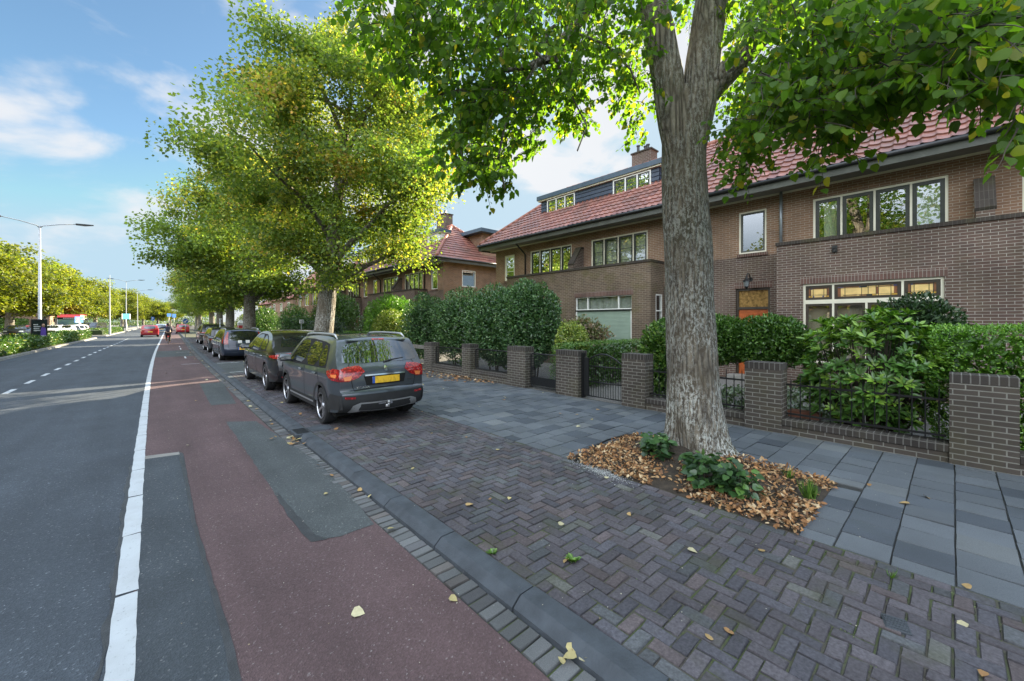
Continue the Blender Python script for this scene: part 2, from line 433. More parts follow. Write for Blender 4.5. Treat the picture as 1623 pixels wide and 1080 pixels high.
def strip(name, x0, x1, z, mat, ys, sub=1, kind='structure', edge=0.0):
    vs, fs = [], []
    for y in ys:
        for k in range(sub + 1):
            x = x0 + (x1 - x0) * k / sub
            if edge and k in (0, sub): x += random.uniform(-edge, edge)
            vs.append((x + bend(y), y, z))
    n = sub + 1
    for i in range(len(ys) - 1):
        for k in range(sub):
            fs.append((i * n + k, i * n + k + 1, (i + 1) * n + k + 1, (i + 1) * n + k))
    m = MB(); m.add(vs, fs)
    return tag(m.build(name, mat), kind=kind)


YS = [-40, -20, -10, 0, 10, 20, 30, 40, 50, 60, 80, 100, 140, 200, 320]
YF = [-40 + i for i in range(0, 130)]
m = MB(); m.quad((-900, -500, -0.16), (900, -500, -0.16), (900, 1600, -0.16), (-900, 1600, -0.16))
tag(m.build('ground', M['grass_ground']), kind='structure')
strip('road', -5.8, -0.10, ZR, M['asphalt'], YS)
strip('bicycle_path', -0.10, 1.62, ZR, M['red_asphalt'], YS)
strip('gutter_bed', 1.62, 1.86, ZR - 0.012, M['joint'], YS)
strip('parking_bed', 2.0, 4.26, -0.0095, M['joint'], YS)
strip('sidewalk_bed', 4.26, 7.95, -0.013, M['slab_joint'], YS)
strip('garden_soil', 7.95, 14.5, -0.01, M['gravel'], YS)
strip('back_garden', 14.5, 60, -0.03, M['grass_ground'], YS)
strip('opposite_road', -14.6, -8.7, ZR, M['asphalt'], YS)
strip('opposite_sidewalk', -21, -14.75, 0.02, M['lightkerb'], YS)
m = MB()
for i in range(len(YS) - 1):
    pass
strip('opposite_kerb', -14.75, -14.6, 0.03, M['lightkerb'], YS)
strip('crossing_road', -8.7, -5.8, ZR + 0.004, M['asphalt'], [67.5, 70, 73, 76])


def along(name, prof, mat, y0, y1, step=1.0, jit=0.0, kind='structure', gap=0.006):   # profile (x,z) swept in unit lengths with joints
    vs, fs = [], []
    y = y0
    while y < y1 - 1e-6:
        ye = min(y + step, y1); dx = random.uniform(-jit, jit); dz = random.uniform(-jit, jit) * .6
        b = len(vs); n = len(prof)
        for yy in (y + gap, ye - gap):
            for x, z in prof: vs.append((x + bend(yy) + dx, yy, z + dz))
        for k in range(n - 1): fs.append((b + k, b + n + k, b + n + k + 1, b + k + 1))
        fs.append(tuple(range(b, b + n))); fs.append(tuple(range(b + 2 * n - 1, b + n - 1, -1)))
        y = ye
    m = MB(); m.add(vs, fs)
    return tag(m.build(name, mat), kind=kind)


along('kerb', [(1.815, ZR - .03), (1.82, -.055), (1.872, -.012), (1.892, 0.002), (2.025, 0.004), (2.03, -.03)], M['kerb'], -10, 30, 1.0, 0.004)
along('kerb_far', [(1.815, ZR - .03), (1.82, -.055), (1.872, -.012), (1.892, 0.002), (2.025, 0.004), (2.03, -.03)], M['kerb'], 30, 130, 5.0, 0.0)
along('median_kerb', [(-8.7, ZR), (-8.68, .03), (-8.5, .04), (-6.0, .04), (-5.86, .03), (-5.8, ZR)], M['lightkerb'], -40, 67, 4.0)
along('median_soil', [(-8.45, .03), (-8.4, .05), (-6.1, .05), (-6.05, .03)], M['soil'], -40, 66.5, 4.0, gap=0)
along('median_kerb_far', [(-8.7, ZR), (-8.68, .03), (-8.5, .04), (-6.0, .04), (-5.86, .03), (-5.8, ZR)], M['lightkerb'], 76, 250, 6.0)


def tiles(name, rects, mat, cols, z=0.0, inset=0.007, depth=0.016, tilt=0.0035, cj=0.004, kind='structure'):
    n = len(rects)
    V = np.zeros((n, 8, 3)); C = np.ones((n, 8, 4))
    for i, (x0, y0, x1, y1) in enumerate(rects):
        b = bend((y0 + y1) / 2)
        dz = random.uniform(-tilt, tilt); sx = random.uniform(-tilt, tilt); sy = random.uniform(-tilt, tilt)
        q = [(x0, y0), (x1, y0), (x1, y1), (x0, y1)]
        cx, cy = (x0 + x1) / 2, (y0 + y1) / 2
        r = random.uniform(-.012, .012)
        for k, (x, y) in enumerate(q):
            ix = x + (inset if k in (0, 3) else -inset); iy = y + (inset if k in (0, 1) else -inset)
            x2, y2 = x - (y - cy) * r, y + (x - cx) * r
            zz = z + dz + sx * (1 if k in (1, 2) else -1) + sy * (1 if k > 1 else -1)
            jx, jy = random.uniform(-cj, cj), random.uniform(-cj, cj)
            V[i, k] = (x2 + b, y2, z - depth)
            V[i, k + 4] = (ix + b + jx, iy + jy, zz)
        C[i, :4, :3] = np.array(cols[i]) * .3; C[i, 4:, :3] = cols[i]
    Fq = np.array([[4, 5, 6, 7], [0, 1, 5, 4], [1, 2, 6, 5], [2, 3, 7, 6], [3, 0, 4, 7]])
    F = (Fq[None] + (np.arange(n) * 8)[:, None, None]).reshape(-1, 4)
    me = bpy.data.meshes.new(name)
    me.from_pydata(V.reshape(-1, 3).tolist(), [], F.tolist())
    ca = me.color_attributes.new('Col', 'FLOAT_COLOR', 'POINT')
    ca.data.foreach_set('color', C.reshape(-1).astype(np.float32))
    return tag(link_mesh(name, me, mat), kind=kind)


def paver_col():
    u = random.random()
    base = (0.084, 0.077, 0.086) if u < .5 else (0.074, 0.072, 0.084) if u < .76 else (0.095, 0.079, 0.082) if u < .87 else (0.083, 0.087, 0.093) if u < .97 else (0.108, 0.109, 0.102)
    k = random.uniform(.78, 1.2)
    return tuple(c * k for c in base)


U = 0.1


def herring(x0, x1, y0, y1):
    out = []
    nx = int((x1 - x0) / U) + 3; ny = int((y1 - y0) / U) + 3
    for i in range(-2, nx):
        for j in range(-2, ny):
            k = (i - j) % 4
            if k == 0: r = (i, j, i + 2, j + 1)
            elif k == 3: r = (i, j, i + 1, j + 2)
            else: continue
            a, b, c2, d = (x0 + r[0] * U, y0 + r[1] * U, x0 + r[2] * U, y0 + r[3] * U)
            a, c2 = max(a, x0), min(c2, x1); b, d = max(b, y0), min(d, y1)
            if c2 - a < .03 or d - b < .03: continue
            g = random.uniform(.0015, .0045)
            out.append((a + g, b + g, c2 - g, d - g))
    return out


rects = herring(2.035, 4.13, -4, 17.5) + herring(2.035, 4.13, 22.7, 60)
y = -4.0
while y < 60:                                  # border course along the slabs
    if not 17.5 < y < 22.7: rects.append((4.138, y + .004, 4.235, y + .197))
    y += .2
tiles('parking_paving', rects, M['paver'], [paver_col() for _ in rects], inset=.007, depth=.013, tilt=.0035, cj=.0055)
strip('parking_asphalt', 2.03, 4.26, -0.006, M['asphalt_old'], [17.5, 19, 21, 22.7])
m = MB()
for y in (17.95, 22.2):
    m.add([(2.1 + bend(y), y, .001), (2.95 + bend(y), y, .001), (2.95 + bend(y), y + .11, .001), (2.1 + bend(y), y + .11, .001)], [(0, 1, 2, 3)])
tag(m.build('parking_marking', M['white_paint']), kind='structure')

rects, cols = [], []
y = -4.0
while y < 62:                                  # gutter course of setts
    rects.append((1.635, y + .005, 1.812, y + .1))
    k = random.uniform(.75, 1.2); u = random.random()
    cols.append(tuple(c * k for c in ((0.125, 0.128, 0.130) if u < .7 else (0.095, 0.095, 0.1) if u < .9 else (0.12, 0.11, 0.105))))
    y += .106
tiles('gutter_paving', rects, M['slab'], cols, z=ZR + .002)

PIT = (4.25, 0.92, 5.95, 3.55)                 # tree pit
PSZ = 0.345
rects, cols = [], []
j = 0
y = -5.0 * PSZ * 1.0 - 2
while y < 58:
    off = (0.5 * PSZ if j % 2 else 0.0)
    pw = PSZ if random.random() < .9 else PSZ * .75
    x = 4.26 - off
    while x < 7.9:
        a, c2 = max(x, 4.245), min(x + PSZ, 7.88)
        x += PSZ
        if c2 - a < .04: continue
        b, d = y, y + pw
        if a < PIT[2] - .02 and c2 > PIT[0] and d > PIT[1] + .02 and b < PIT[3] - .02:
            if c2 > PIT[2] - .02 and PIT[2] > a: a = PIT[2] if c2 - PIT[2] > .05 else None
            elif d > PIT[3] and d - PIT[3] > .05: b = PIT[3]
            elif b < PIT[1] and PIT[1] - b > .05: d = PIT[1]
            else: a = None
            if a is None: continue
        g = .003
        rects.append((a + g, b + g, c2 - g, d - g))
        u = random.random(); k = random.uniform(.88, 1.12)
        base = (0.105, 0.117, 0.130) if u < .62 else (0.083, 0.095, 0.110) if u < .82 else (0.064, 0.074, 0.088) if u < .92 else (0.130, 0.140, 0.146)
        cols.append(tuple(c * k for c in base))
    y += pw; j += 1
tiles('sidewalk', rects, M['slab'], cols, inset=.0045, depth=.02, tilt=.003)

# road markings: edge line in worn segments, dashed centre line
m = MB()
y = -2.48
while y < 120:
    L = 1.08 if y < 9 else 0.9 if y < 20 else 1.6
    n = 8; wl = (-.185 if y < 9 else -.18); e0 = None
    sk = random.uniform(-.02, .02)
    for k in range(n + 1):
        yy = y + (L - .022) * k / n; f = sk * (1 - k / n) if k < n else 0
        e1 = ((wl + bend(yy) + random.uniform(-.005, .005), yy + f), (-.063 + bend(yy) + random.uniform(-.004, .004), yy))
        if e0: m.quad((*e0[0], ZR + .006), (*e0[1], ZR + .006), (*e1[1], ZR + .006), (*e1[0], ZR + .006))
        e0 = e1
    y += L
tag(m.build('edge_line', M['white_paint']), kind='structure')
m = MB()
y = 10.2
while y < 64:
    m.add([(-3.06 + bend(y), y, ZR + .006), (-2.94 + bend(y), y, ZR + .006), (-2.94 + bend(y + 1), y + 1.0, ZR + .006), (-3.06 + bend(y + 1), y + 1.0, ZR + .006)], [(0, 1, 2, 3)])
    y += 2.35
while y > -4:
    break
tag(m.build('centre_line', M['white_paint']), kind='structure')
m = MB()
for y0, y1 in ((27.5, 29.0), (36.3, 38.3), (40.2, 41.4)):
    m.quad((1.15 + bend(y0), y0, ZR + .005), (1.22 + bend(y0), y0, ZR + .005), (1.22 + bend(y1), y1, ZR + .005), (1.15 + bend(y1), y1, ZR + .005))
for y in (23.6, 33.0):
    m.quad((0.9 + bend(y), y, ZR + .0055), (1.55 + bend(y), y, ZR + .0055), (1.55 + bend(y), y + .09, ZR + .0055), (.9 + bend(y), y + .09, ZR + .0055))
tag(m.build('path_marking', M['white_paint']), kind='structure')


def patch_sheet(name, px_poly, z, mat, jit=.012, step=.12):
    pts = [G(px, py, ZR) for px, py in px_poly]
    out = []
    for i, p in enumerate(pts):
        q = pts[(i + 1) % len(pts)]
        L = math.dist(p, q); n = max(1, int(L / step))
        for k in range(n):
            f = k / n
            out.append((p[0] + (q[0] - p[0]) * f + random.uniform(-jit, jit), p[1] + (q[1] - p[1]) * f + random.uniform(-jit, jit), z))
    m = MB(); m.add(out, [tuple(range(len(out)))])
    return tag(m.build(name, mat), kind='structure')


bl = [(-.063, G(226, 727, ZR)[1]), (-.063, .2)]
# long repair strip beside the edge line, with a tar seam on its right side
pa = [(226, 727), (288, 720), (296, 760), (308, 830), (330, 910), (352, 990), (372, 1080), (400, 1300), (208, 1300), (213, 1080), (219, 900), (223, 790)]
patch_sheet('asphalt_repair', pa, ZR + .0035, M['asphalt_patch'], .006)
seam = [(282, 716), (290, 719), (298, 760), (311, 830), (335, 910), (360, 990), (384, 1080), (416, 1300), (404, 1300), (366, 1080), (348, 990), (326, 910), (304, 830), (292, 760)]
patch_sheet('tar_seam', seam, ZR + .0045, M['tar'], .005)
patch_sheet('tar_seam', [(226, 724), (284, 717), (285, 721), (226, 729)], ZR + .0047, M['lightkerb'], .003)
patch_sheet('asphalt_repair', [(358, 669), (406, 668), (500, 730), (560, 790), (592, 832), (540, 850), (492, 859), (470, 830), (440, 790), (400, 730)], ZR + .0035, M['asphalt_old'], .01)
patch_sheet('tar_seam', [(478, 846), (492, 860), (520, 856), (500, 848), (470, 815), (440, 780), (436, 786), (462, 826)], ZR + .0045, M['tar'], .008)
patch_sheet('asphalt_repair', [(316, 609), (352, 606), (375, 640), (334, 643)], ZR + .0035, M['asphalt_old'], .012)
patch_sheet('asphalt_repair', [(203, 742), (216, 733), (208, 830), (190, 930), (162, 1080), (140, 1180), (110, 1180), (150, 1080), (176, 930), (190, 830)], ZR + .0035, M['tar'], .015)
strip('asphalt_band', -.05, 1.6, ZR + .0035, M['asphalt_old'], [29.2, 31, 33.0, 35.2])

# drain in the kerb
gx, gy = G(470, 688, -0.03)
dr = empty('drain_grate', (1.93, gy, 0), 'iron street drain with slotted grate set into the kerb beside the parked grey car', 'drain')
m = MB(); m.box(1.80, gy - .22, -.05, 2.045, gy + .22, .008); m.build('frame', M['kerb'], dr, bevel=.006)
m = MB()
for k in range(7): m.box(1.83, gy - .18 + k * .055, .0, 2.02, gy - .155 + k * .055, .013)
m.build('grate', M['black_iron'], dr)
m = MB(); m.box(2.06, gy - .15, -.01, 2.42, gy + .2, .006); m.build('lid', M['kerb'], dr, bevel=.004)

# tree pit: soil, strip edging
def bumpy_sheet(name, x0, y0, x1, y1, zf, mat, n=30):
    vs = []
    for i in range(n + 1):
        for j in range(n + 1):
            x = x0 + (x1 - x0) * i / n; yy = y0 + (y1 - y0) * j / n
            vs.append((x, yy, zf(x, yy, min(i, j, n - i, n - j) / n)))
    fs = [(i * (n + 1) + j, (i + 1) * (n + 1) + j, (i + 1) * (n + 1) + j + 1, i * (n + 1) + j + 1) for i in range(n) for j in range(n)]
    m = MB(); m.add(vs, fs)
    return tag(m.build(name, mat, smooth=True), kind='structure')


TREE1 = (5.52, 2.40)


def pit_z(x, y, e=1.0):
    d = math.hypot(x - TREE1[0], y - TREE1[1])
    return -.012 + min(1, e * 8) * (.03 + .17 * math.exp(-(d / .62) ** 2) + .03 * mnoise.noise((x * 3, y * 3, 1)))


bumpy_sheet('tree_pit_soil', PIT[0] - .01, PIT[1], PIT[2], PIT[3], pit_z, M['soil'], 40)
e = MB()
pts = [(4.26, 3.42, .01), (4.7, 3.56, .02), (5.3, 3.62, .035), (5.75, 3.58, .03), (6.0, 3.3, .02), (6.02, 2.6, .015)]
e.tube(pts, .014, 6)
tag(e.build('edging_strip', M['black_iron'], smooth=True), 'black flexible edging strip curving behind the tree pit', 'edging')
# ------------------------------------------------------------------ foliage
LEAF_LIME = (np.array([(0, 0, 0), (0, .5, -.05), (0, 1.08, -.10), (-.34, .04, .05), (-.50, .38, .07), (-.30, .76, .0), (.34, .04, .05), (.50, .38, .07), (.30, .76, .0)]),
             [(0, 1, 4, 3), (1, 2, 5, 4), (0, 6, 7, 1), (1, 7, 8, 2)])
LEAF_QUAD = (np.array([(0, 0, 0), (-.42, .45, .08), (0, 1.0, 0), (.42, .45, .08)]), [(0, 2, 1), (0, 3, 2)])
LEAF_OVAL = (np.array([(0, 0, 0), (-.24, .3, .04), (-.2, .72, .03), (0, 1.0, -.06), (.2, .72, .03), (.24, .3, .04)]), [(0, 3, 2, 1), (0, 5, 4, 3)])
LEAF_LONG = (np.array([(0, 0, 0), (-.15, .33, .04), (-.14, .7, .02), (0, 1.0, -.10), (.14, .7, .02), (.15, .33, .04), (0, .5, -.02)]), [(0, 6, 2, 1), (6, 3, 2), (0, 5, 4, 6), (6, 4, 3)])
LEAF_BLADE = (np.array([(-.03, 0, 0), (.03, 0, 0), (.022, .6, .05), (-.022, .6, .05), (0, 1, .16)]), [(0, 1, 2, 3), (3, 2, 4)])


def norm(a):
    return a / np.maximum(np.linalg.norm(a, axis=1, keepdims=True), 1e-9)


def rdir(n): return norm(rng.normal(size=(n, 3)))


def pal(n, cols, w=None, var=0.18):
    cols = np.array(cols); idx = rng.choice(len(cols), n, p=w)
    return np.clip(cols[idx] * rng.uniform(1 - var, 1 + var, (n, 1)), 0, 1)


def leaves(name, P, D, N, S, C, tmpl, mat, parent=None, extra=None):
    P = np.asarray(P, float); n = len(P)
    if parent is not None:
        off = Vector((0, 0, 0)); q = parent
        while q is not None: off += q.location; q = q.parent
        P = P - np.array(off)
    D = norm(np.asarray(D, float)); X = norm(np.cross(D, N)); Z = np.cross(X, D)
    tv, tf = tmpl; k = len(tv); S = np.broadcast_to(np.asarray(S, float), (n,))
    V = P[:, None] + S[:, None, None] * (tv[None, :, 0:1] * X[:, None] + tv[None, :, 1:2] * D[:, None] + tv[None, :, 2:3] * Z[:, None])
    V = V.reshape(-1, 3)
    base = np.arange(n) * k
    me = bpy.data.meshes.new(name)
    loops = np.concatenate([(base[:, None] + np.array(f)[None]) for f in tf], axis=1).reshape(-1)
    sizes = np.tile(np.array([len(f) for f in tf]), n)
    starts = np.concatenate([[0], np.cumsum(sizes)[:-1]])
    me.vertices.add(len(V)); me.vertices.foreach_set('co', V.reshape(-1).astype(np.float32))
    me.loops.add(len(loops)); me.loops.foreach_set('vertex_index', loops.astype(np.int32))
    me.polygons.add(len(sizes)); me.polygons.foreach_set('loop_start', starts.astype(np.int32))
    me.update(calc_edges=True); me.validate()
    ca = me.color_attributes.new('Col', 'FLOAT_COLOR', 'POINT')
    CC = np.ones((n, k, 4)); CC[:, :, :3] = np.asarray(C)[:, None]
    ca.data.foreach_set('color', CC.reshape(-1).astype(np.float32))
    return link_mesh(name, me, mat, parent)


GREEN_LIME = [(0.169, 0.253, 0.05), (0.109, 0.184, 0.04), (0.29, 0.342, 0.059), (0.459, 0.392, 0.089), (0.419, 0.29, 0.089)]


def make_tree(label, loc, H, rad, zlo, trunk_r, nclus, nleaf, leaf, seed, palette, weights, lean=(0, 0), group=None, cl_r=0.85, squash=(1, 1), limbs=13, cat='tree', limb_up=.75, name='street_tree', shape=0.8, mat=None, top_brown=0.0):
    """tapered trunk with limbs; crown of leaf clumps with gaps between them"""
    r_ = random.Random(seed); g = np.random.default_rng(seed)
    root = empty(name, loc, label, cat, group)
    X0, Y0, Z0 = loc
    m = MB()
    th = H * 0.86
    tr = []
    for i in range(11):
        f = i / 10
        tr.append(Vector((X0 + lean[0] * f + math.sin(f * 4 + seed) * .12 * f, Y0 + lean[1] * f + math.cos(f * 3 + seed) * .12 * f, Z0 + th * f)))
    radii = [trunk_r * (1.28 if i == 0 else 1.0) * max(.07, (1 - (i / 10) * .95) ** .8) for i in range(11)]
    base = [Vector((tr[0].x, tr[0].y, Z0 - .1)), tr[0] + Vector((0, 0, .25))] + tr[1:]
    m.tube(base, [trunk_r * 1.45, trunk_r * 1.12] + radii[1:], 12)
    cz = (zlo + H) / 2; rz = (H - zlo) / 2
    cc = Vector((X0 + lean[0] * .6, Y0 + lean[1] * .6, Z0 + cz))
    cl = []
    for i in range(limbs):
        f = .24 + .66 * i / limbs
        k = f * 10; a0 = tr[int(k)].lerp(tr[min(10, int(k) + 1)], k - int(k))
        az = i * 2.4 + r_.uniform(-.4, .4)
        z1 = min(rz * .9, (a0.z - cc.z) + r_.uniform(.1, limb_up) * rz * .9)
        rr = rad * math.sqrt(max(.08, 1 - (z1 / rz) ** 2)) * r_.uniform(.7, .95)
        rr *= 1 - max(0, z1 / rz) * (1 - shape) * .75
        tip = Vector((cc.x + math.cos(az) * rr * squash[0], cc.y + math.sin(az) * rr * squash[1], cc.z + z1))
        midp = a0.lerp(tip, .5) + Vector((0, 0, (tip - a0).length * r_.uniform(-.05, .12)))
        br = max(.05, trunk_r * .42 * (1 - f * .55))
        path = [a0, a0.lerp(midp, .5) + Vector((0, 0, .12)), midp, midp.lerp(tip, .5) + Vector((r_.uniform(-.2, .2), r_.uniform(-.2, .2), 0)), tip]
        m.tube(path, [br, br * .8, br * .6, br * .4, br * .12], 6, False)
        for s in range(5):
            q = path[2].lerp(tip, s / 4 * .9) if s > 0 else path[2]
            d = Vector((r_.uniform(-1, 1), r_.uniform(-1, 1), r_.uniform(-.5, .8))).normalized() * rad * r_.uniform(.22, .42)
            e = q + d
            m.tube([q, q.lerp(e, .5) + Vector((0, 0, .1)), e], [br * .32, br * .22, br * .06], 5, False)
            cl.append(e); cl.append(q.lerp(e, .6))
        cl.append(tip)
    m.build('trunk', M['bark'], root, smooth=True)
    # more clumps over an uneven crown surface
    while len(cl) < nclus:
        v = g.normal(size=3); v /= np.linalg.norm(v)
        u = g.uniform(.45, 1.0) ** .55
        zt = v[2] * u
        taper = (1 - max(0, zt) * (1 - shape) * .9)
        lob = 1 + .34 * mnoise.noise((v[0] * 2.2 + seed, v[1] * 2.2, v[2] * 2.2)) + .10 * mnoise.noise((v[0] * 5 + seed, v[1] * 5, v[2] * 5))
        cl.append(Vector((cc.x + v[0] * u * rad * taper * lob * squash[0], cc.y + v[1] * u * rad * taper * lob * squash[1], cc.z + zt * rz * lob)))
    cl = np.array([tuple(c) for c in cl[:nclus]])
    n = nclus * nleaf
    ci = np.repeat(np.arange(nclus), nleaf)
    crs = g.uniform(.55, 1.25, nclus)[ci] * cl_r
    off = np.clip(g.normal(size=(n, 3)), -1.75, 1.75) * np.array([.62, .62, .36]) * crs[:, None]
    off[:, 2] -= .18 * (off[:, 0] ** 2 + off[:, 1] ** 2) / np.maximum(crs, .1)
    P = cl[ci] + off
    P[:, 2] = np.maximum(P[:, 2], Z0 + zlo - .55)
    D = norm(off * np.array([1, 1, .5]) * .8 + g.normal(size=(n, 3)) * .6 + np.array([0, 0, -.45]))
    N = norm(g.normal(size=(n, 3)) * .6 + np.array([0, 0, 1.0]))
    w = np.tile(np.array(weights, float), (n, 1))
    tint = g.uniform(.62, 1.25, nclus)[ci]
    pc = np.array(palette)
    zf = np.clip((P[:, 2] - Z0 - zlo) / (H - zlo), 0, 1)
    shift = (zf * top_brown)[:, None]
    cum = np.cumsum(weights)
    u = np.clip(.42 + g.normal(0, .20, nclus)[ci] + g.normal(0, .13, n) + shift[:, 0], 0, .999)
    C = pc[np.searchsorted(cum / cum[-1], u)] * tint[:, None] * g.uniform(.82, 1.18, (n, 1))
    S = leaf * g.uniform(.7, 1.3, n)
    leaves('crown', P, D, N, S, C, LEAF_QUAD, mat or M['leaf_far'], root)
    return root


WL = [.34, .26, .24, .11, .05]
TG = 'lime trees along the parking lane'
YELL = [(0.164, 0.198, 0.024), (0.108, 0.157, 0.02), (0.218, 0.244, 0.026), (0.065, 0.098, 0.014), (0.208, 0.198, 0.029)]

if not FASTDEV or 'trees' in DEV:
    t2 = make_tree('largest full lime crown, its trunk leaning right behind the black parked car', (5.35, 18.0, 0), 14.8, 5.0, 3.75, .42, 330, 330, .125, 3, GREEN_LIME, WL, (1.3, -.3), TG, .80, (1.0, 1.0), 15, top_brown=.12, shape=.35)
    t3 = make_tree('lime with straight dark trunk beside a clipped hedge, directly behind the largest crown', (5.0, 32.0, 0), 14.4, 4.6, 3.5, .42, 270, 230, .16, 9, GREEN_LIME, WL, (.2, -.2), TG, .9, (1.05, 1.0), 13, top_brown=.16, shape=.5)
    lbl = ['third lime trunk from the big leaning one, beyond the red and white post', 'lime tree further up the lane, its trunk seen above the second dark parked car',
           'distant lime tree, trunk just right of the farthest parked car', 'far lime tree arching over the farthest parked car', 'farthest lime tree of the right row, beyond the round blue sign']
    for i, (x, y, s, rz) in enumerate([(5.45, 44.5, .93, 1.1), (6.0, 56.5, .92, 2.6), (6.9, 73, .96, 4.2), (8.4, 112, .95, 5.1), (8.9, 128, 1.0, .6)]):
        o = copy_tree(t3); o.location = (x, y, 0); o.scale = (s, s, s); o.rotation_euler.z = rz
        tag(o, lbl[i], 'tree', TG)
    OG = 'yellowing lime trees across the road'
    o1 = make_tree('yellow green lime with pale trunk at the left edge, behind the tall lamp', (-14.2, 87, 0), 11.6, 5.6, 2.9, .5, 170, 120, .30, 21, YELL, [.3, .26, .2, .18, .06], (.3, 0), OG, 1.2, limbs=11)
    o2 = make_tree('yellowing lime tree across the road, right of the tall street lamp', (-13.0, 101, 0), 12.0, 5.6, 3.3, .42, 170, 120, .30, 27, YELL, [.38, .2, .24, .12, .06], (0, .2), OG, 1.1, limbs=11)
    oth = [('yellowing lime tree behind the red and white bus', -12.6, 114, 1.0, 1.0), ('yellow lime tree just right of the bus', -12.0, 128, 1.0, 2.2), ('yellow lime tree over the white oncoming car', -11.4, 142, 1.02, 3.0),
           ('yellow lime tree left of the nearer white pole', -10.8, 158, 1.0, 4.4), ('distant yellow lime tree between two lamp poles', -6.8, 190, 1.12, 5.0), ('distant yellow lime tree above the red car', -5.5, 176, .9, .4),
           ('far yellow lime tree right of the red car', -1.6, 205, 1.0, 1.9), ('far yellow lime tree above the cyclist', 2.5, 196, .82, 2.8), ('far yellow lime closing the end of the street', 6.5, 215, .85, 3.7),
           ('yellow lime tree behind the far bushes left of the bus', -19.5, 110, 1.0, .9)]
    for i, (l, x, y, s, rz) in enumerate(oth):
        o = copy_tree(o1 if i % 2 else o2); o.location = (x, y, 0); o.scale = (s, s, s * (1 if i % 3 else .94)); o.rotation_euler.z = rz
        tag(o, l, 'tree', OG)
    for i, (y, s, rz) in enumerate([(74, 1.0, 2.1), (58, .95, 0.7), (46, .97, 3.3), (33, 1.0, 4.6), (20, .96, 1.3), (7, 1.0, 5.4), (-6, .95, 2.8)]):
        o = copy_tree(o2 if i % 2 else o1); o.location = (-16.2 + bend(y), y, 0); o.scale = (s, s, s); o.rotation_euler.z = rz
        tag(o, 'yellowing lime tree across the road, outside the left edge and mirrored in the windows', 'tree', 'lime trees reflected in the windows')

# ------------------------------------------------------------------ the big lime in front
T1 = empty('street_tree', (TREE1[0], TREE1[1], 0), 'massive forked lime with lichened trunk, growing from the leaf filled pit in front', 'tree', TG)
m = MB()
zc = 5.72
tp = [at(1108, 742, 5.65), at(1104, 700, 5.66), at(1100, 640, 5.68), at(1096, 560, 5.7), at(1093, 480, 5.72), at(1090, 400, 5.74), at(1085, 330, 5.76), at(1083, 270, 5.78), at(1084, 200, 5.8), at(1090, 150, 5.82)]
tr_ = [.53, .43, .375, .345, .33, .32, .308, .30, .30, .28]


def trunk_mesh(mb, pts, rad, n=40, lump=.03):
    pts = [Vector(p) for p in pts]
    # resample
    P2, R2 = [], []
    for i in range(len(pts) - 1):
        for k in range(4):
            f = k / 4; P2.append(pts[i].lerp(pts[i + 1], f)); R2.append(rad[i] + (rad[i + 1] - rad[i]) * f)
    P2.append(pts[-1]); R2.append(rad[-1])
    vs, fs = [], []
    for i, p in enumerate(P2):
        d = (P2[min(i + 1, len(P2) - 1)] - P2[max(i - 1, 0)]).normalized()
        u = Vector((0, 1, 0)).cross(d).normalized(); w = d.cross(u)
        for k in range(n):
            a = 2 * math.pi * k / n
            fl = 1 + .16 * max(0, (1 - p.z / .7)) * math.cos(a * 5 + .6) + .12 * max(0, 1 - p.z / .4) * math.cos(a * 3)
            rr = R2[i] * fl * (1 + .05 * math.sin(2 * a + p.z * .6)) + lump * .8 * mnoise.noise((math.cos(a) * 1.6, math.sin(a) * 1.6, p.z * .9)) + .012 * mnoise.noise((math.cos(a) * 7, math.sin(a) * 7, p.z * 2.2))
            vs.append(p + (u * math.cos(a) + w * math.sin(a)) * rr)
    for i in range(len(P2) - 1):
        for k in range(n): fs.append((i * n + k, i * n + (k + 1) % n, (i + 1) * n + (k + 1) % n, (i + 1) * n + k))
    mb.add(vs, fs)


tp[0] = Vector((tp[0].x, tp[0].y, -.05))
trunk_mesh(m, tp, tr_)
trunk_mesh(m, [at(1080, 300, 5.72), at(1066, 200, 5.72), at(1058, 120, 5.72), at(1045, 50, 5.75), at(1028, -20, 5.85), at(1000, -130, 6.1), at(975, -260, 6.5)], [.15, .19, .20, .195, .175, .15, .10], 24)
trunk_mesh(m, [at(1092, 260, 5.74), at(1106, 170, 5.68), at(1116, 90, 5.66), at(1128, 0, 5.7), at(1136, -120, 5.8), at(1140, -260, 6.1), at(1130, -420, 6.4)], [.18, .225, .215, .205, .19, .15, .08], 24)
trunk_mesh(m, [at(1105, 165, 5.8), at(1140, 128, 5.6), at(1185, 82, 5.3), at(1222, 40, 5.0), at(1262, -10, 4.7), at(1330, -70, 4.3), at(1420, -130, 3.9)], [.18, .165, .14, .12, .10, .07, .04], 14, .015)
bl = [at(1010, -150, 6.1), at(985, -75, 5.6), at(945, 0, 5.2), at(905, 48, 5.0), at(880, 88, 4.9), at(842, 105, 4.8), at(800, 112, 4.7), at(756, 138, 4.6), at(700, 150, 4.5)]
trunk_mesh(m, bl, [.12, .10, .085, .075, .065, .042, .03, .02, .01], 10, .008)
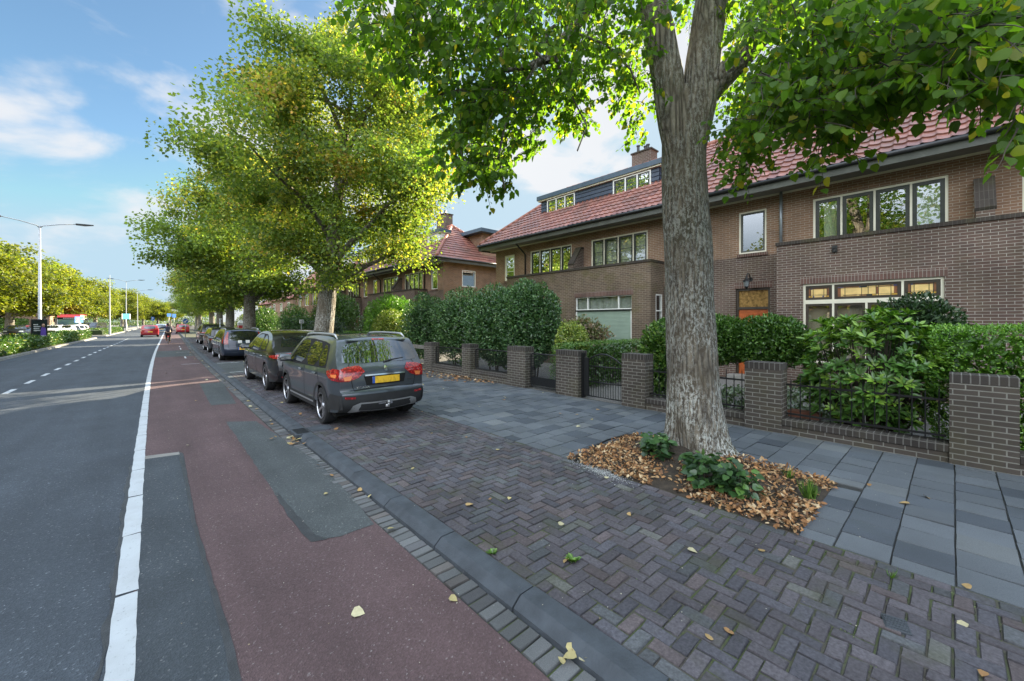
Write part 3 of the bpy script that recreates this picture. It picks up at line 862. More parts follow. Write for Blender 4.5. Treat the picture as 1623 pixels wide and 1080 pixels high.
for pth, r0 in [([(868, 98), (862, 75), (868, 50), (880, 40)], .035), ([(800, 112), (790, 60), (775, 30), (740, -20)], .03), ([(860, 104), (872, 130), (880, 150)], .02), ([(830, 60), (852, 85), (866, 96)], .025),
                ([(850, 105), (820, 150), (800, 200), (790, 250), (800, 300)], .022), ([(760, 135), (740, 190), (730, 240), (745, 280)], .015), ([(880, 90), (900, 140), (930, 200), (915, 240)], .018), ([(905, 50), (960, 70), (1000, 110), (1015, 150)], .02)]:
    trunk_mesh(m, [at(a, b, 4.8 - .002 * (900 - a)) for a, b in pth], [r0 * (1 - .8 * i / len(pth)) for i in range(len(pth))], 6, .003)
for pth, r0, z0, z1 in [([(1420, -130), (1415, -20), (1418, 30), (1440, 90)], .028, 3.8, 3.1), ([(1440, 60), (1390, 40), (1370, 110), (1368, 200)], .012, 3.2, 3.0), ([(1420, 30), (1436, 70), (1440, 80), (1456, 100)], .02, 3.1, 3.0), ([(1330, -70), (1320, 40), (1325, 90)], .018, 4.2, 3.6), ([(1420, -130), (1520, 0), (1560, 100), (1565, 190)], .02, 3.6, 2.4)]:
    trunk_mesh(m, [at(a, b, z0 + (z1 - z0) * i / (len(pth) - 1)) for i, (a, b) in enumerate(pth)], [r0 * (1 - .75 * i / len(pth)) for i in range(len(pth))], 6, .002)
m.build('trunk', M['bark'], T1, smooth=True)

# leafy twigs: (px, py, rx, ry, depth, spread in depth, twigs)
BL = [(640, 20, 75, 70, 4.1, .8, 62), (660, 95, 75, 50, 4.4, .7, 46), (740, 30, 100, 75, 4.6, 1.2, 110), (860, 30, 110, 80, 4.9, 1.5, 130), (960, 40, 90, 80, 5.4, 1.3, 110), (1020, 110, 40, 60, 6.2, .8, 34),
      (760, 130, 85, 60, 4.7, .8, 76), (860, 140, 75, 55, 5.2, .9, 66), (940, 130, 75, 50, 5.8, .8, 56), (1000, 170, 45, 36, 6.2, .6, 22), (880, 190, 52, 40, 5.6, .6, 32), (920, 170, 22, 60, 5.6, .3, 14),
      (745, 195, 45, 50, 4.4, .5, 44), (790, 200, 45, 60, 4.8, .6, 46), (830, 190, 40, 60, 5.1, .5, 32), (735, 262, 42, 26, 4.3, .35, 26), (775, 285, 36, 34, 4.5, .4, 26), (800, 310, 20, 20, 4.6, .2, 8), (850, 245, 14, 24, 4.9, .2, 7), (1010, 225, 22, 24, 6.1, .3, 8),
      (1185, 30, 55, 60, 6.0, .8, 40), (1185, 170, 44, 55, 5.9, .6, 40), (1165, 235, 26, 46, 4.6, .5, 24), (1175, 275, 20, 20, 4.2, .3, 10), (1215, 200, 34, 36, 3.9, .5, 26), (1250, 60, 75, 75, 4.0, 1.1, 100), (1250, 150, 60, 55, 3.7, .9, 66), (1300, 185, 42, 40, 3.2, .5, 32), (1305, 245, 14, 24, 3.1, .2, 7),
      (1350, 50, 80, 80, 3.6, 1.0, 90), (1345, 125, 65, 50, 3.3, .7, 56), (1400, 150, 40, 26, 2.9, .4, 20), (1450, 60, 80, 80, 3.2, .9, 80), (1450, 115, 60, 40, 2.8, .5, 40), (1550, 50, 90, 70, 2.9, .8, 76), (1530, 100, 60, 45, 2.5, .4, 34), (1555, 150, 20, 24, 2.3, .2, 8), (1615, 110, 45, 60, 2.6, .5, 30), (1625, 215, 16, 45, 2.3, .2, 8),
      (1110, 20, 40, 50, 6.8, .5, 26), (1060, -60, 200, 70, 6.5, 1.5, 90), (1300, -60, 240, 70, 4.6, 1.5, 120), (800, -60, 220, 60, 5.0, 1.4, 110), (610, -30, 60, 40, 4.2, .5, 20)]
tw = MB(); LP, LD, LN, LS, LC = [], [], [], [], []


def twig(p, d, L, nl, size, pl, wt, droop=.5):
    pts = [p]; dd = d.copy()
    for i in range(5):
        dd = (dd + Vector((random.uniform(-.2, .2), random.uniform(-.2, .2), -droop * .28 + random.uniform(-.1, .1)))).normalized()
        pts.append(pts[-1] + dd * L / 5)
    tw.tube(pts, [.005, .0042, .0036, .003, .0025, .0015], 3, False)
    for i in range(nl):
        f = (i + .6) / nl * 5; k = min(4, int(f)); q = pts[k].lerp(pts[k + 1], f - k); ax = (pts[k + 1] - pts[k]).normalized()
        side = ax.cross(Vector((0, 0, 1)))
        side = side.normalized() if side.length > .1 else Vector((1, 0, 0))
        s = side * (1 if i % 2 else -1)
        q = q + s * .02 + Vector((0, 0, -.015))
        dl = (s * .55 + ax * .35 + Vector((random.uniform(-.4, .4), random.uniform(-.4, .4), random.uniform(-1.15, -.25)))).normalized()
        nn = (Vector((0, 0, .8)) + s * .3 + Vector((random.uniform(-.8, .8), random.uniform(-.8, .8), random.uniform(-.3, .3)))).normalized()
        LP.append(q); LD.append(dl); LN.append(nn); LS.append(size * random.uniform(.5, 1.35))
        LC.append(random.choices(pl, wt)[0])


G1 = [(0.087, 0.178, 0.022), (0.062, 0.132, 0.02), (0.127, 0.217, 0.027), (0.316, 0.29, 0.039), (0.205, 0.249, 0.035)]
for (px, py, rx, ry, zc, dz, n) in BL:
    for i in range(int(n * (1.5 if px < 1100 else 1.75))):
        a = random.uniform(0, 2 * math.pi); r = math.sqrt(random.random())
        p = at(px + math.cos(a) * r * rx, py + math.sin(a) * r * ry - (26 if px < 1100 else 18), zc + random.uniform(-dz, dz))
        if p.z < 2.3: continue
        d = Vector((p.x - TREE1[0], p.y - TREE1[1], random.uniform(-.4, .5))); d = (d.normalized() * .5 + Vector((random.uniform(-1, 1), random.uniform(-1, 1), random.uniform(-.6, .2)))).normalized()
        twig(p, d, random.uniform(.2, .4), random.randint(7, 12), (.064 if px < 1100 else .060), G1, [.36, .32, .25, .03 if px < 1200 else .045, .04])
tw.build('twigs', M['twig'], T1)
n1 = len(LP)
LP = np.array([tuple(v) for v in LP]); LD = np.array([tuple(v) for v in LD]); LN = np.array([tuple(v) for v in LN])
LC = np.array(LC) * rng.uniform(.8, 1.2, (n1, 1))
leaves('crown', LP, LD, LN, np.array(LS), LC, LEAF_LIME, M['leaf'], T1)
# upper crown above the picture
g_ = np.random.default_rng(5)
nc = 80; cl = []
while len(cl) < nc:
    v = g_.normal(size=3); v /= np.linalg.norm(v); u = g_.uniform(.3, 1) ** .5
    c3 = np.array([TREE1[0] - .2, TREE1[1] + .2, 10.3]) + v * u * np.array([4.8, 4.8, 4.6])
    zq = ST * c3[0] + CT * c3[1]
    if zq > .3:
        pyq = HOR + F_PX * (CAMH - c3[2]) / zq
        if pyq > -70: continue                  # lower clumps are the twigs above
    if c3[2] < 5.6: continue
    cl.append(c3)
cl = np.array(cl); ci = np.repeat(np.arange(nc), 90); nn = len(ci)
off = g_.normal(size=(nn, 3)) * np.array([.55, .55, .35])
leaves('upper_crown', cl[ci] + off, off + g_.normal(size=(nn, 3)) * .5 + np.array([0, 0, -.5]), norm(g_.normal(size=(nn, 3)) * .6 + np.array([0, 0, 1.])), .17 * g_.uniform(.7, 1.2, nn), pal(nn, G1, [.36, .3, .25, .03, .06]), LEAF_QUAD, M['leaf'], T1)


# ------------------------------------------------------------------ shrubs and hedges
def shrub(name, label, cat, c, r, n, size, cols, w=None, tmpl=LEAF_OVAL, seed=0, zmin=.05, group=None, stems=True, lobes=.18, up=.35, mat=None, box=False, shell=.35):
    g = np.random.default_rng(seed + 100)
    root = empty(name, (c[0], c[1], 0), label, cat, group)
    v = norm(g.normal(size=(n, 3)))
    if box:
        v = g.uniform(-1, 1, (n, 3)); ax = g.choice(3, n, p=[.42, .16, .42]); sg = np.where(g.uniform(size=n) < .5, -1, 1)
        v[np.arange(n), ax] = sg
        P = v * np.array(r) * (1 - .12 * g.uniform(0, 1, (n, 1)) ** 2) + g.normal(size=(n, 3)) * .018
        lob = np.array([mnoise.noise((p[0] * 1.3 + seed, p[1] * 1.3, p[2] * 1.3)) for p in P]); P += v * (lob * .045)[:, None]
        nrm = np.zeros((n, 3)); nrm[np.arange(n), ax] = sg
    else:
        sc_ = np.array([lobes * mnoise.noise((p[0] * 2.1 + seed, p[1] * 2.1, p[2] * 2.1)) + lobes * .6 * mnoise.noise((p[0] * 5.3 + seed, p[1] * 5.3, p[2] * 5.3)) for p in v])
        u = 1 - shell * g.uniform(0, 1, n) ** 1.7
        P = v * (u * (1 + sc_))[:, None] * np.array(r); nrm = norm(v / np.array(r))
    P = P + np.array(c)
    keep = P[:, 2] > zmin; P = P[keep]; nrm = nrm[keep]; k = len(P)
    D = norm(nrm * .75 + g.normal(size=(k, 3)) * .55 + np.array([0, 0, up]))
    N = norm(nrm * .9 + g.normal(size=(k, 3)) * .5 + np.array([0, 0, .5]))
    cols = np.array(cols); C = cols[g.choice(len(cols), k, p=w)] * g.uniform(.75, 1.25, (k, 1))
    leaves('foliage', P, D, N, size * g.uniform(.65, 1.25, k), C, tmpl, mat or M['leaf_shrub'], root)
    # inner dark leaves so that the body does not look hollow
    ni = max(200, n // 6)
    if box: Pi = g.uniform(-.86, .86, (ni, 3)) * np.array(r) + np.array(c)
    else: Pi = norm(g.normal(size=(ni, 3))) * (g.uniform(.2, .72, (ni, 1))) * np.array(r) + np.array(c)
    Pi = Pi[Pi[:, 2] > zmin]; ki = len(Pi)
    mb = MB()
    for i in range(5 if stems else 0):
        a = i * 1.3 + seed; q = Vector((c[0] + math.cos(a) * r[0] * .3, c[1] + math.sin(a) * r[1] * .3, 0)); e = Vector((c[0] + math.cos(a) * r[0] * .55, c[1] + math.sin(a) * r[1] * .55, c[2] + r[2] * .2))
        mb.tube([q, q.lerp(e, .5) + Vector((0, 0, .1)), e], [.03, .022, .012], 5, False)
    if stems: mb.build('stem', M['twig'], root, smooth=True)
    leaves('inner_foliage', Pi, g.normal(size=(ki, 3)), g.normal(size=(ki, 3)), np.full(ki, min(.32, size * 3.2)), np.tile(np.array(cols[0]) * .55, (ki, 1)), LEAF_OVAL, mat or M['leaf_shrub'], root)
    return root


DKG = [(0.07, 0.15, 0.05), (0.05, 0.115, 0.046), (0.10, 0.195, 0.06), (0.14, 0.235, 0.075)]
MDG = [(0.08, 0.18, 0.03), (0.115, 0.225, 0.036), (0.055, 0.13, 0.026), (0.17, 0.27, 0.05)]
LTG = [(0.21, 0.30, 0.045), (0.32, 0.38, 0.065), (0.15, 0.23, 0.04), (0.38, 0.40, 0.10)]
SG = 'evergreen shrubs behind the brick piers'
shrub('evergreen_shrub', 'dark glossy evergreen shrub, tallest and rightmost of the row, over the brick piers', 'shrub', (9.2, 9.35, 1.8), (.9, 1.2, 1.42), 16000, .085, DKG, [.4, .3, .2, .1], seed=1, group=SG)
shrub('evergreen_shrub', 'dark evergreen shrub second from the right, over the black mesh fence panel', 'shrub', (9.2, 10.7, 1.72), (.95, 1.6, 1.40), 15000, .085, DKG, [.4, .3, .2, .1], seed=2, group=SG)
shrub('evergreen_shrub', 'mid green evergreen shrub in the middle of the row behind the end pier', 'shrub', (9.2, 13.0, 1.72), (.95, 1.75, 1.42), 13000, .085, DKG, [.35, .2, .25, .2], seed=3, group=SG)
shrub('evergreen_shrub', 'darker evergreen shrub at the left end of the row, beside the grey rail fence', 'shrub', (9.1, 15.7, 1.6), (.9, 1.5, 1.5), 9000, .09, DKG, [.4, .3, .2, .1], seed=4, group=SG)
shrub('golden_shrub', 'bright yellow green shrub just behind the roof of the grey car', 'shrub', (8.7, 18.3, 1.25), (.7, 1.4, 1.15), 7000, .10, LTG, seed=5)
shrub('maple_shrub', 'lime green dome shaped small maple above the grey parked car', 'shrub', (9.6, 20.2, 1.85), (1.3, 1.8, 1.4), 11000, .10, [(0.15, 0.32, 0.035), (0.21, 0.38, 0.045), (0.10, 0.23, 0.03)], seed=6)
shrub('variegated_shrub', 'yellow variegated shrub behind the mesh gate, beside the dark evergreen shrub', 'shrub', (9.3, 7.6, 1.05), (.55, .5, .85), 4200, .065, LTG, seed=7)
shrub('hydrangea', 'faded hydrangea bush in front of the green roller shutter', 'shrub', (11.9, 9.3, 1.25), (.75, 1.15, .75), 3600, .10, [(0.15, 0.17, 0.05), (0.25, 0.17, 0.11), (0.10, 0.13, 0.04), (0.30, 0.22, 0.15)], seed=8, lobes=.3)
shrub('clipped_hedge', 'low flat topped clipped hedge along the path behind the iron gate', 'hedge', (10.2, 7.15, .63), (1.95, .36, .64), 11000, .042, MDG, [.4, .3, .2, .1], box=True, seed=9)
shrub('laurel_bush', 'rounded green bush directly left of the big lime trunk', 'shrub', (9.3, 4.75, 1.0), (.55, .55, .95), 5200, .085, MDG, seed=10)
shrub('clipped_hedge', 'dense bright green clipped hedge above the right end brick pier', 'hedge', (8.72, -1.55, .9), (.5, 1.75, .9), 30000, .036, [(0.12, 0.28, 0.025), (0.17, 0.35, 0.035), (0.08, 0.19, 0.02), (0.25, 0.42, 0.06)], [.4, .3, .2, .1], box=True, seed=11)
shrub('dark_bush', 'dark green bush against the wall right of the stained glass window', 'shrub', (10.6, .48, 1.55), (.6, .7, .8), 6500, .075, [(0.03, 0.068, 0.022), (0.022, 0.05, 0.018), (0.048, 0.09, 0.03)], seed=12)
for i, (y, l) in enumerate([(2.35, 'small standard tree with flat dark green head directly right of the second pier'), (3.3, 'small standard tree with flat dark green head below the orange door')]):
    o = shrub('standard_tree', l, 'tree', (8.75, y, 1.5), (.45, .66, .5), 8000, .06, MDG, [.45, .2, .3, .05], seed=13 + i, zmin=.95, group='small standard trees in the front garden', stems=False, lobes=.12)
    mb = MB(); mb.tube([(8.75, y, 0), (8.74, y + .01, .7), (8.75, y, 1.5)], [.035, .03, .03], 7); mb.build('stem', M['twig'], o, smooth=True)

# rhododendron with leaf rosettes
rh = empty('rhododendron', (8.6, .95, 0), 'large rhododendron with long glossy leaf rosettes pushing through the iron railing', 'shrub')
g = np.random.default_rng(77)
P, D, N, S, C = [], [], [], [], []
mb = MB()
for i in range(560):
    v = g.normal(size=3); v /= np.linalg.norm(v)
    lob = 1 + .16 * mnoise.noise((v[0] * 2 + 3, v[1] * 2, v[2] * 2))
    c3 = np.array([8.62, .93, 1.08]) + v * (g.uniform(.55, 1) ** .5) * lob * np.array([.66, .98, 1.0])
    if c3[2] < .18: continue
    tipd = norm((v * np.array([.8, .7, .5]) + np.array([0, 0, .75]))[None])[0]
    bright = g.uniform() < (.75 if c3[2] > 1.35 else .3)
    for k in range(9):
        a = k * 2.4 + g.uniform(-.3, .3)
        u = np.cross(tipd, [0.3, .5, .8]); u /= np.linalg.norm(u); w = np.cross(tipd, u)
        out = u * math.cos(a) + w * math.sin(a)
        el = g.uniform(.15, .9) if not bright else g.uniform(.4, 1.1)
        P.append(c3 + out * .012); D.append(out + tipd * el); N.append(tipd * 1.0 - out * .3 + g.normal(size=3) * .15); S.append(g.uniform(.10, .165))
        base = np.array((0.20, 0.34, 0.045)) if (bright and k < 7) else np.array((0.075, 0.175, 0.03))
        C.append(base * g.uniform(.75, 1.3))
    if i % 4 == 0:
        q = np.array([8.62 + v[0] * .12, .93 + v[1] * .35, .02])
        mb.tube([tuple(q), tuple((q + c3) / 2 + np.array([0, 0, .12])), tuple(c3)], [.012, .009, .005], 4, False)
mb.build('stem', M['twig'], rh)
leaves('foliage', np.array(P), np.array(D), np.array(N), np.array(S), np.array(C), LEAF_LONG, M['leaf_shrub'], rh)

# far gardens on the right
far = [('clipped_hedge', 'tall box cut hedge beside the second lime trunk from the grey car', 'hedge', (8.4, 33.5, 1.0), (.6, 2.6, 1.1), 5000, .09, DKG, True),
       ('round_shrub', 'dome shaped dark clipped bush left of the leaning lime trunk', 'shrub', (8.3, 26.5, 1.0), (1.2, 1.7, 1.35), 7000, .075, [(0.022, 0.05, 0.02), (0.016, 0.038, 0.016), (0.035, 0.07, 0.026)], False),
       ('garden_hedge', 'low light green hedge right of the leaning lime trunk', 'hedge', (8.5, 21.6, .65), (.5, 1.5, .65), 4000, .08, MDG, True),
       ('garden_shrub', 'pale green loose shrub below the far brick bay', 'shrub', (10.5, 24.5, 1.3), (1.0, 1.6, 1.2), 4500, .10, [(0.08, 0.13, 0.05), (0.11, 0.16, 0.06), (0.06, 0.10, 0.04)], False),
       ('garden_shrub', 'green shrub between the two nearest distant lime trunks', 'shrub', (9.4, 38.5, 1.6), (1.3, 2.2, 1.7), 5000, .13, MDG, False),
       ('garden_shrub', 'tall bright green shrub left of the leaning lime trunk, above the dome bush', 'shrub', (10.0, 30.0, 2.4), (1.5, 2.0, 1.5), 6000, .13, [(0.07, 0.15, 0.02), (0.10, 0.19, 0.03), (0.05, 0.11, 0.02)], False),
       ('garden_shrub', 'green shrub beyond the white name post', 'shrub', (9.2, 50, 1.6), (1.4, 3.0, 1.8), 5000, .15, MDG, False),
       ('garden_shrub', 'yellow green shrub at the far corner beside the farthest parked car', 'shrub', (9.8, 62, 1.5), (1.5, 2.5, 1.6), 4000, .16, LTG, False)]
far += [('garden_hedge', 'long green front hedge across the road behind the yellow tree trunks', 'hedge', (-21.5 + bend(95), 95, 1.1), (.9, 34, 1.2), 9000, .30, MDG, True),
        ('distant_bush', 'broad distant bush closing the far end of the carriageway', 'shrub', (-6, 236, 2.6), (13, 4, 2.8), 4500, .5, MDG + LTG, False), ('distant_bush', 'distant green bushes beyond the end of the cycle lane', 'shrub', (15, 226, 2.6), (9, 4, 3.2), 3500, .5, MDG + LTG, False)]
for i, (nm, l, ca, c3, r3, n, sz, cols, bx) in enumerate(far):
    shrub(nm, l, ca, c3, r3, n, sz, cols, seed=40 + i, box=bx, stems=False)

# hedges on the central island
def median_hedge(label, y0, y1, seed, n, x0=-8.15, x1=-6.2, h=.78):
    g = np.random.default_rng(seed)
    root = empty('island_hedge', ((x0 + x1) / 2 + bend((y0 + y1) / 2), (y0 + y1) / 2, .05), label, 'hedge', 'low hedges on the central island')
    y = g.uniform(y0, y1, n); s = g.uniform(0, 1, n)
    hh = np.array([h + .10 * mnoise.noise((q * .9, 1.5, seed)) + .05 * mnoise.noise((q * 3, 4, seed)) for q in y])
    top = s < .5; a = s < .82
    bx = np.where(top, g.uniform(x0, x1, n), np.where(a, x1, x0)); z = np.where(top, hh, g.uniform(.05, 1, n) * hh)
    P = np.stack([bx + np.array([bend(q) for q in y]), y, z], 1) + g.normal(size=(n, 3)) * .05
    nrm = np.where(top[:, None], [[0, 0, 1.]], np.where(a[:, None], [[1., 0, .2]], [[-1., 0, .2]]))
    cols = np.array(MDG + [(0.32, 0.33, 0.05)]) * .75
    leaves('foliage', P, nrm * .7 + g.normal(size=(n, 3)) * .6, nrm + g.normal(size=(n, 3)) * .5, g.uniform(.10, .19, n), cols[g.choice(5, n, p=[.3, .25, .2, .15, .1])] * g.uniform(.75, 1.25, (n, 1)), LEAF_OVAL, M['leaf_shrub'], root)
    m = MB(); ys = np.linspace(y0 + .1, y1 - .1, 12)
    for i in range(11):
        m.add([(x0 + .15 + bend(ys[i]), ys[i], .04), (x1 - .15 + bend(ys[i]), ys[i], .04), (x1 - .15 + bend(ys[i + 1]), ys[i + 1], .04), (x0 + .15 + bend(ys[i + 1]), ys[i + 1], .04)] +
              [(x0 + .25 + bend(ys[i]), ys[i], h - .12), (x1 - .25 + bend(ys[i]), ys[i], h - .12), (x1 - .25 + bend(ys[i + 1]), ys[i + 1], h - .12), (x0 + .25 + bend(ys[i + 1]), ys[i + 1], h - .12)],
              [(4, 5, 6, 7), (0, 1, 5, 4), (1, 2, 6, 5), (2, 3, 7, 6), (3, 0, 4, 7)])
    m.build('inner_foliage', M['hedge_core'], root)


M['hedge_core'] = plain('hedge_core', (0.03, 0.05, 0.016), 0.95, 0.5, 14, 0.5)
median_hedge('low green hedge on the central island at the left edge of the road', 12, 47, 1, 13000)
median_hedge('far end of the central island hedge, ending in a rounded nose at the crossing', 47.3, 65.5, 2, 5000)
median_hedge('island hedge beyond the crossing, behind the white lamp pole', 78, 108, 3, 4500)

# ------------------------------------------------------------------ tree pit planting, litter, weeds
n = 7500
x = rng.uniform(PIT[0] - .02, PIT[2], n); y = rng.uniform(PIT[1] - .03, PIT[3], n)
keep = (np.hypot(x - TREE1[0], y - TREE1[1]) > .40) & ~((np.hypot(x - 4.95, y - 2.2) < .42) & (rng.uniform(size=n) < .82))
dens = np.array([mnoise.noise((a * 1.6, b * 1.6, 7)) for a, b in zip(x, y)]); keep &= (dens > -.2 + rng.uniform(-.25, .15, n))
x, y = x[keep], y[keep]; n = len(x)
z = np.array([pit_z(a, b) for a, b in zip(x, y)]) + rng.uniform(-.004, .03, n)
LIT = [(0.36, 0.19, 0.08), (0.27, 0.135, 0.06), (0.43, 0.27, 0.135), (0.18, 0.095, 0.05), (0.50, 0.38, 0.23), (0.11, 0.07, 0.045)]
dl = rng.normal(size=(n, 3)) * np.array([1, 1, .6])
tag(leaves('leaf_litter', np.stack([x, y, z], 1), dl, rng.normal(size=(n, 3)) * .45 + np.array([0, 0, 1.]), rng.uniform(.028, .072, n), pal(n, LIT, [.27, .2, .2, .12, .11, .1]), LEAF_OVAL, M['leaflitter']), kind='stuff')


def litter(name, pts, smin, smax, cols, w=None):
    P = np.array(pts); n = len(P)
    d = rng.normal(size=(n, 3)) * np.array([1, 1, .12])
    nn = rng.normal(size=(n, 3)) * .22 + np.array([0, 0, 1.])
    return tag(leaves(name, P, d, nn, rng.uniform(smin, smax, n), pal(n, cols, w), LEAF_LIME, M['leaflitter']), kind='stuff')


pts = []
for i in range(420):                           # heap against the low wall
    yy = random.uniform(9.2, 15.5); xx = 7.84 - abs(random.gauss(0, .16)) - .02
    if random.random() < .5 + .5 * math.sin(yy * 1.3): pts.append((xx, yy, .012 + random.uniform(0, .05) * max(0, 1 - (7.84 - xx) * 3)))
for i in range(260): pts.append((random.uniform(6.9, 7.8), random.uniform(10.5, 15.5), .012))
litter('leaf_heap', pts, .05, .10, LIT)
pts = []
for i in range(60):
    y = random.uniform(.4, 40) ** 1.0; pts.append((random.choice([random.gauss(1.74, .06), random.gauss(1.74, .06), random.uniform(.1, 1.6)]) + bend(y), y, ZR + .02))
for i in range(95):
    y = random.uniform(.2, 30); pts.append((random.uniform(2.1, 7.7) + bend(y), y, .013))
for a, b in [(903, 1048), (940, 1050)]:
    q = G(a, b, ZR)
    for k in range(4): pts.append((q[0] + random.gauss(0, .03), q[1] + random.gauss(0, .03), ZR + .02 + random.uniform(0, .02)))
q = G(470, 697, ZR)
for k in range(40): pts.append((q[0] + random.gauss(0, .1), q[1] + random.gauss(0, .22), ZR + .015 + random.uniform(0, .03)))
for a, b in [(1090, 872), (808, 790), (885, 833), (655, 745), (1560, 1068), (1442, 800), (1530, 990), (1380, 772), (995, 815), (757, 642), (1540, 935)]:
    q = G(a, b); pts.append((q[0], q[1], .014))
litter('fallen_leaves', pts, .04, .08, [(0.38, 0.32, 0.15), (0.44, 0.40, 0.25), (0.28, 0.16, 0.07), (0.34, 0.23, 0.10)])

# nettle-like ground plants round the trunk foot
def pit_plant(label, blobs, seed):
    g = np.random.default_rng(seed)
    root = empty('ivy_plant', (blobs[0][0], blobs[0][1], 0), label, 'plant', 'leafy plants at the foot of the big lime')
    P, D, N, S = [], [], [], []
    for (cx, cy, r, h, n) in blobs:
        for i in range(n):
            a = g.uniform(0, 6.28); rr = r * math.sqrt(g.uniform())
            P.append((cx + math.cos(a) * rr, cy + math.sin(a) * rr, pit_z(cx, cy) + h * g.uniform(.15, 1)))
            D.append((math.cos(a) * .7 + g.normal() * .5, math.sin(a) * .7 + g.normal() * .5, g.uniform(-.5, .3))); N.append((g.normal() * .4 - .3, g.normal() * .4 - .2, 1)); S.append(g.uniform(.055, .105))
    n = len(P)
    leaves('foliage', P, D, np.array(N), np.array(S), pal(n, [(0.035, 0.085, 0.025), (0.05, 0.115, 0.03), (0.09, 0.18, 0.04), (0.028, 0.065, 0.024)], [.35, .3, .15, .2], .25), LEAF_LIME, M['leaf_shrub'], root)
    m = MB()
    for p, in zip(P[::6]): m.tube([(p[0] + .02, p[1], 0), p], [.004, .002], 3, False)
    m.build('stem', M['twig'], root)


q1, q2 = G(1170, 775), G(1040, 735)
pit_plant('dark green leafy plant hugging the right foot of the big lime trunk', [(q1[0] - .25, q1[1] + .2, .22, .34, 130), (q1[0] - .22, q1[1] - .05, .2, .26, 130), (q1[0] - .12, q1[1] + .38, .18, .28, 70)], 1)
pit_plant('leafy plant at the left foot of the big lime trunk', [(q2[0] + .05, q2[1] + .0, .17, .24, 90), (q2[0] + .18, q2[1] + .12, .14, .2, 50)], 2)


def tuft(label, x, y, z, n, h, name='grass_tuft', spread=.05, flat=.3):
    g = np.random.default_rng(int(x * 1000 + y * 77) % 9999)
    root = empty(name, (x, y, z), label, 'weed', 'grass tufts and weeds in the paving')
    a = g.uniform(0, 6.28, n); P = np.stack([x + np.cos(a) * spread * g.uniform(0, 1, n), y + np.sin(a) * spread * g.uniform(0, 1, n), np.full(n, z)], 1)
    D = np.stack([np.cos(a) * flat, np.sin(a) * flat, np.ones(n)], 1) + g.normal(size=(n, 3)) * .2
    leaves('blades', P, D, np.stack([-np.cos(a), -np.sin(a), np.full(n, .4)], 1), h * g.uniform(.5, 1.1, n), pal(n, [(0.10, 0.21, 0.03), (0.14, 0.25, 0.04), (0.075, 0.15, 0.03)]), LEAF_BLADE if name == 'grass_tuft' else LEAF_OVAL, M['leaf_shrub'], root)


q = G(1283, 790); tuft('bright green grass tuft at the right end of the leaf filled pit', q[0], q[1], .01, 120, .19, spread=.07)
q = G(1250, 760); tuft('small grass tuft behind the brighter one in the leaf pit', q[0], q[1], .02, 60, .13, spread=.06)
q = G(908, 890); tuft('small leafy weed growing between the clinker pavers', q[0], q[1], 0, 36, .062, 'leafy_weed', .02, 1.4)
q = G(1412, 915); tuft('thin grass weed in the pavers below the slab edge', q[0], q[1], 0, 34, .075, spread=.03, flat=.8)
q = G(780, 878); tuft('tiny weed beside the kerb edge', q[0], q[1], 0, 24, .05, 'leafy_weed', .02, 1.2)
# moss and seedlings in the joints
n = 17000
x = rng.uniform(2.04, 4.2, n); y = rng.uniform(-.2, 9, n) ** 1.0
dn = np.array([mnoise.noise((a * 1.4, b * 1.4, 3)) for a, b in zip(x, y)]); keep = dn > .02
fx, fy = (x - 2.035) / U % 1, (y + 4) / U % 1
keep &= (np.minimum(fx, 1 - fx) < .08) | (np.minimum(fy, 1 - fy) < .08)
x, y = x[keep], y[keep]; n = len(x)
tag(leaves('joint_moss', np.stack([x, y, np.full(n, -.008)], 1), rng.normal(size=(n, 3)) * np.array([.8, .8, .3]) + np.array([0, 0, .5]), rng.normal(size=(n, 3)) * .5 + np.array([0, 0, 1.]), rng.uniform(.007, .017, n), pal(n, [(0.055, 0.085, 0.018), (0.085, 0.115, 0.025), (0.035, 0.05, 0.015)], None, .25), LEAF_OVAL, M['leaf_shrub']), kind='stuff')
# garden ground cover
n = 5200
x = rng.uniform(8.3, 12.2, n); y = rng.uniform(1.2, 4.6, n)
keep = (np.abs(y - 4.25) > .0) & (np.array([mnoise.noise((a * .8, b * .8, 9)) for a, b in zip(x, y)]) > -.12)
x, y = x[keep], y[keep]; n = len(x)
tag(leaves('ground_cover', np.stack([x, y, rng.uniform(.02, .22, n)], 1), rng.normal(size=(n, 3)) + np.array([0, 0, .5]), rng.normal(size=(n, 3)) * .5 + np.array([0, 0, 1.]), rng.uniform(.06, .12, n), pal(n, [(0.085, 0.125, 0.06), (0.06, 0.095, 0.04), (0.13, 0.17, 0.09)]), LEAF_OVAL, M['leaf_shrub']), kind='stuff')
# ------------------------------------------------------------------ houses
XF, XB = 14.5, 13.5                            # facade and bay fronts
EX, EZ = 13.62, 6.05                           # eave edge
PITCH = 0.88
RX = 17.15
RZ = EZ + (RX - EX) * PITCH
HXB = 19.8


def ybox(m, x0, ya, z0, x1, yb, z1): m.box(x0, ya, z0, x1, yb, z1)


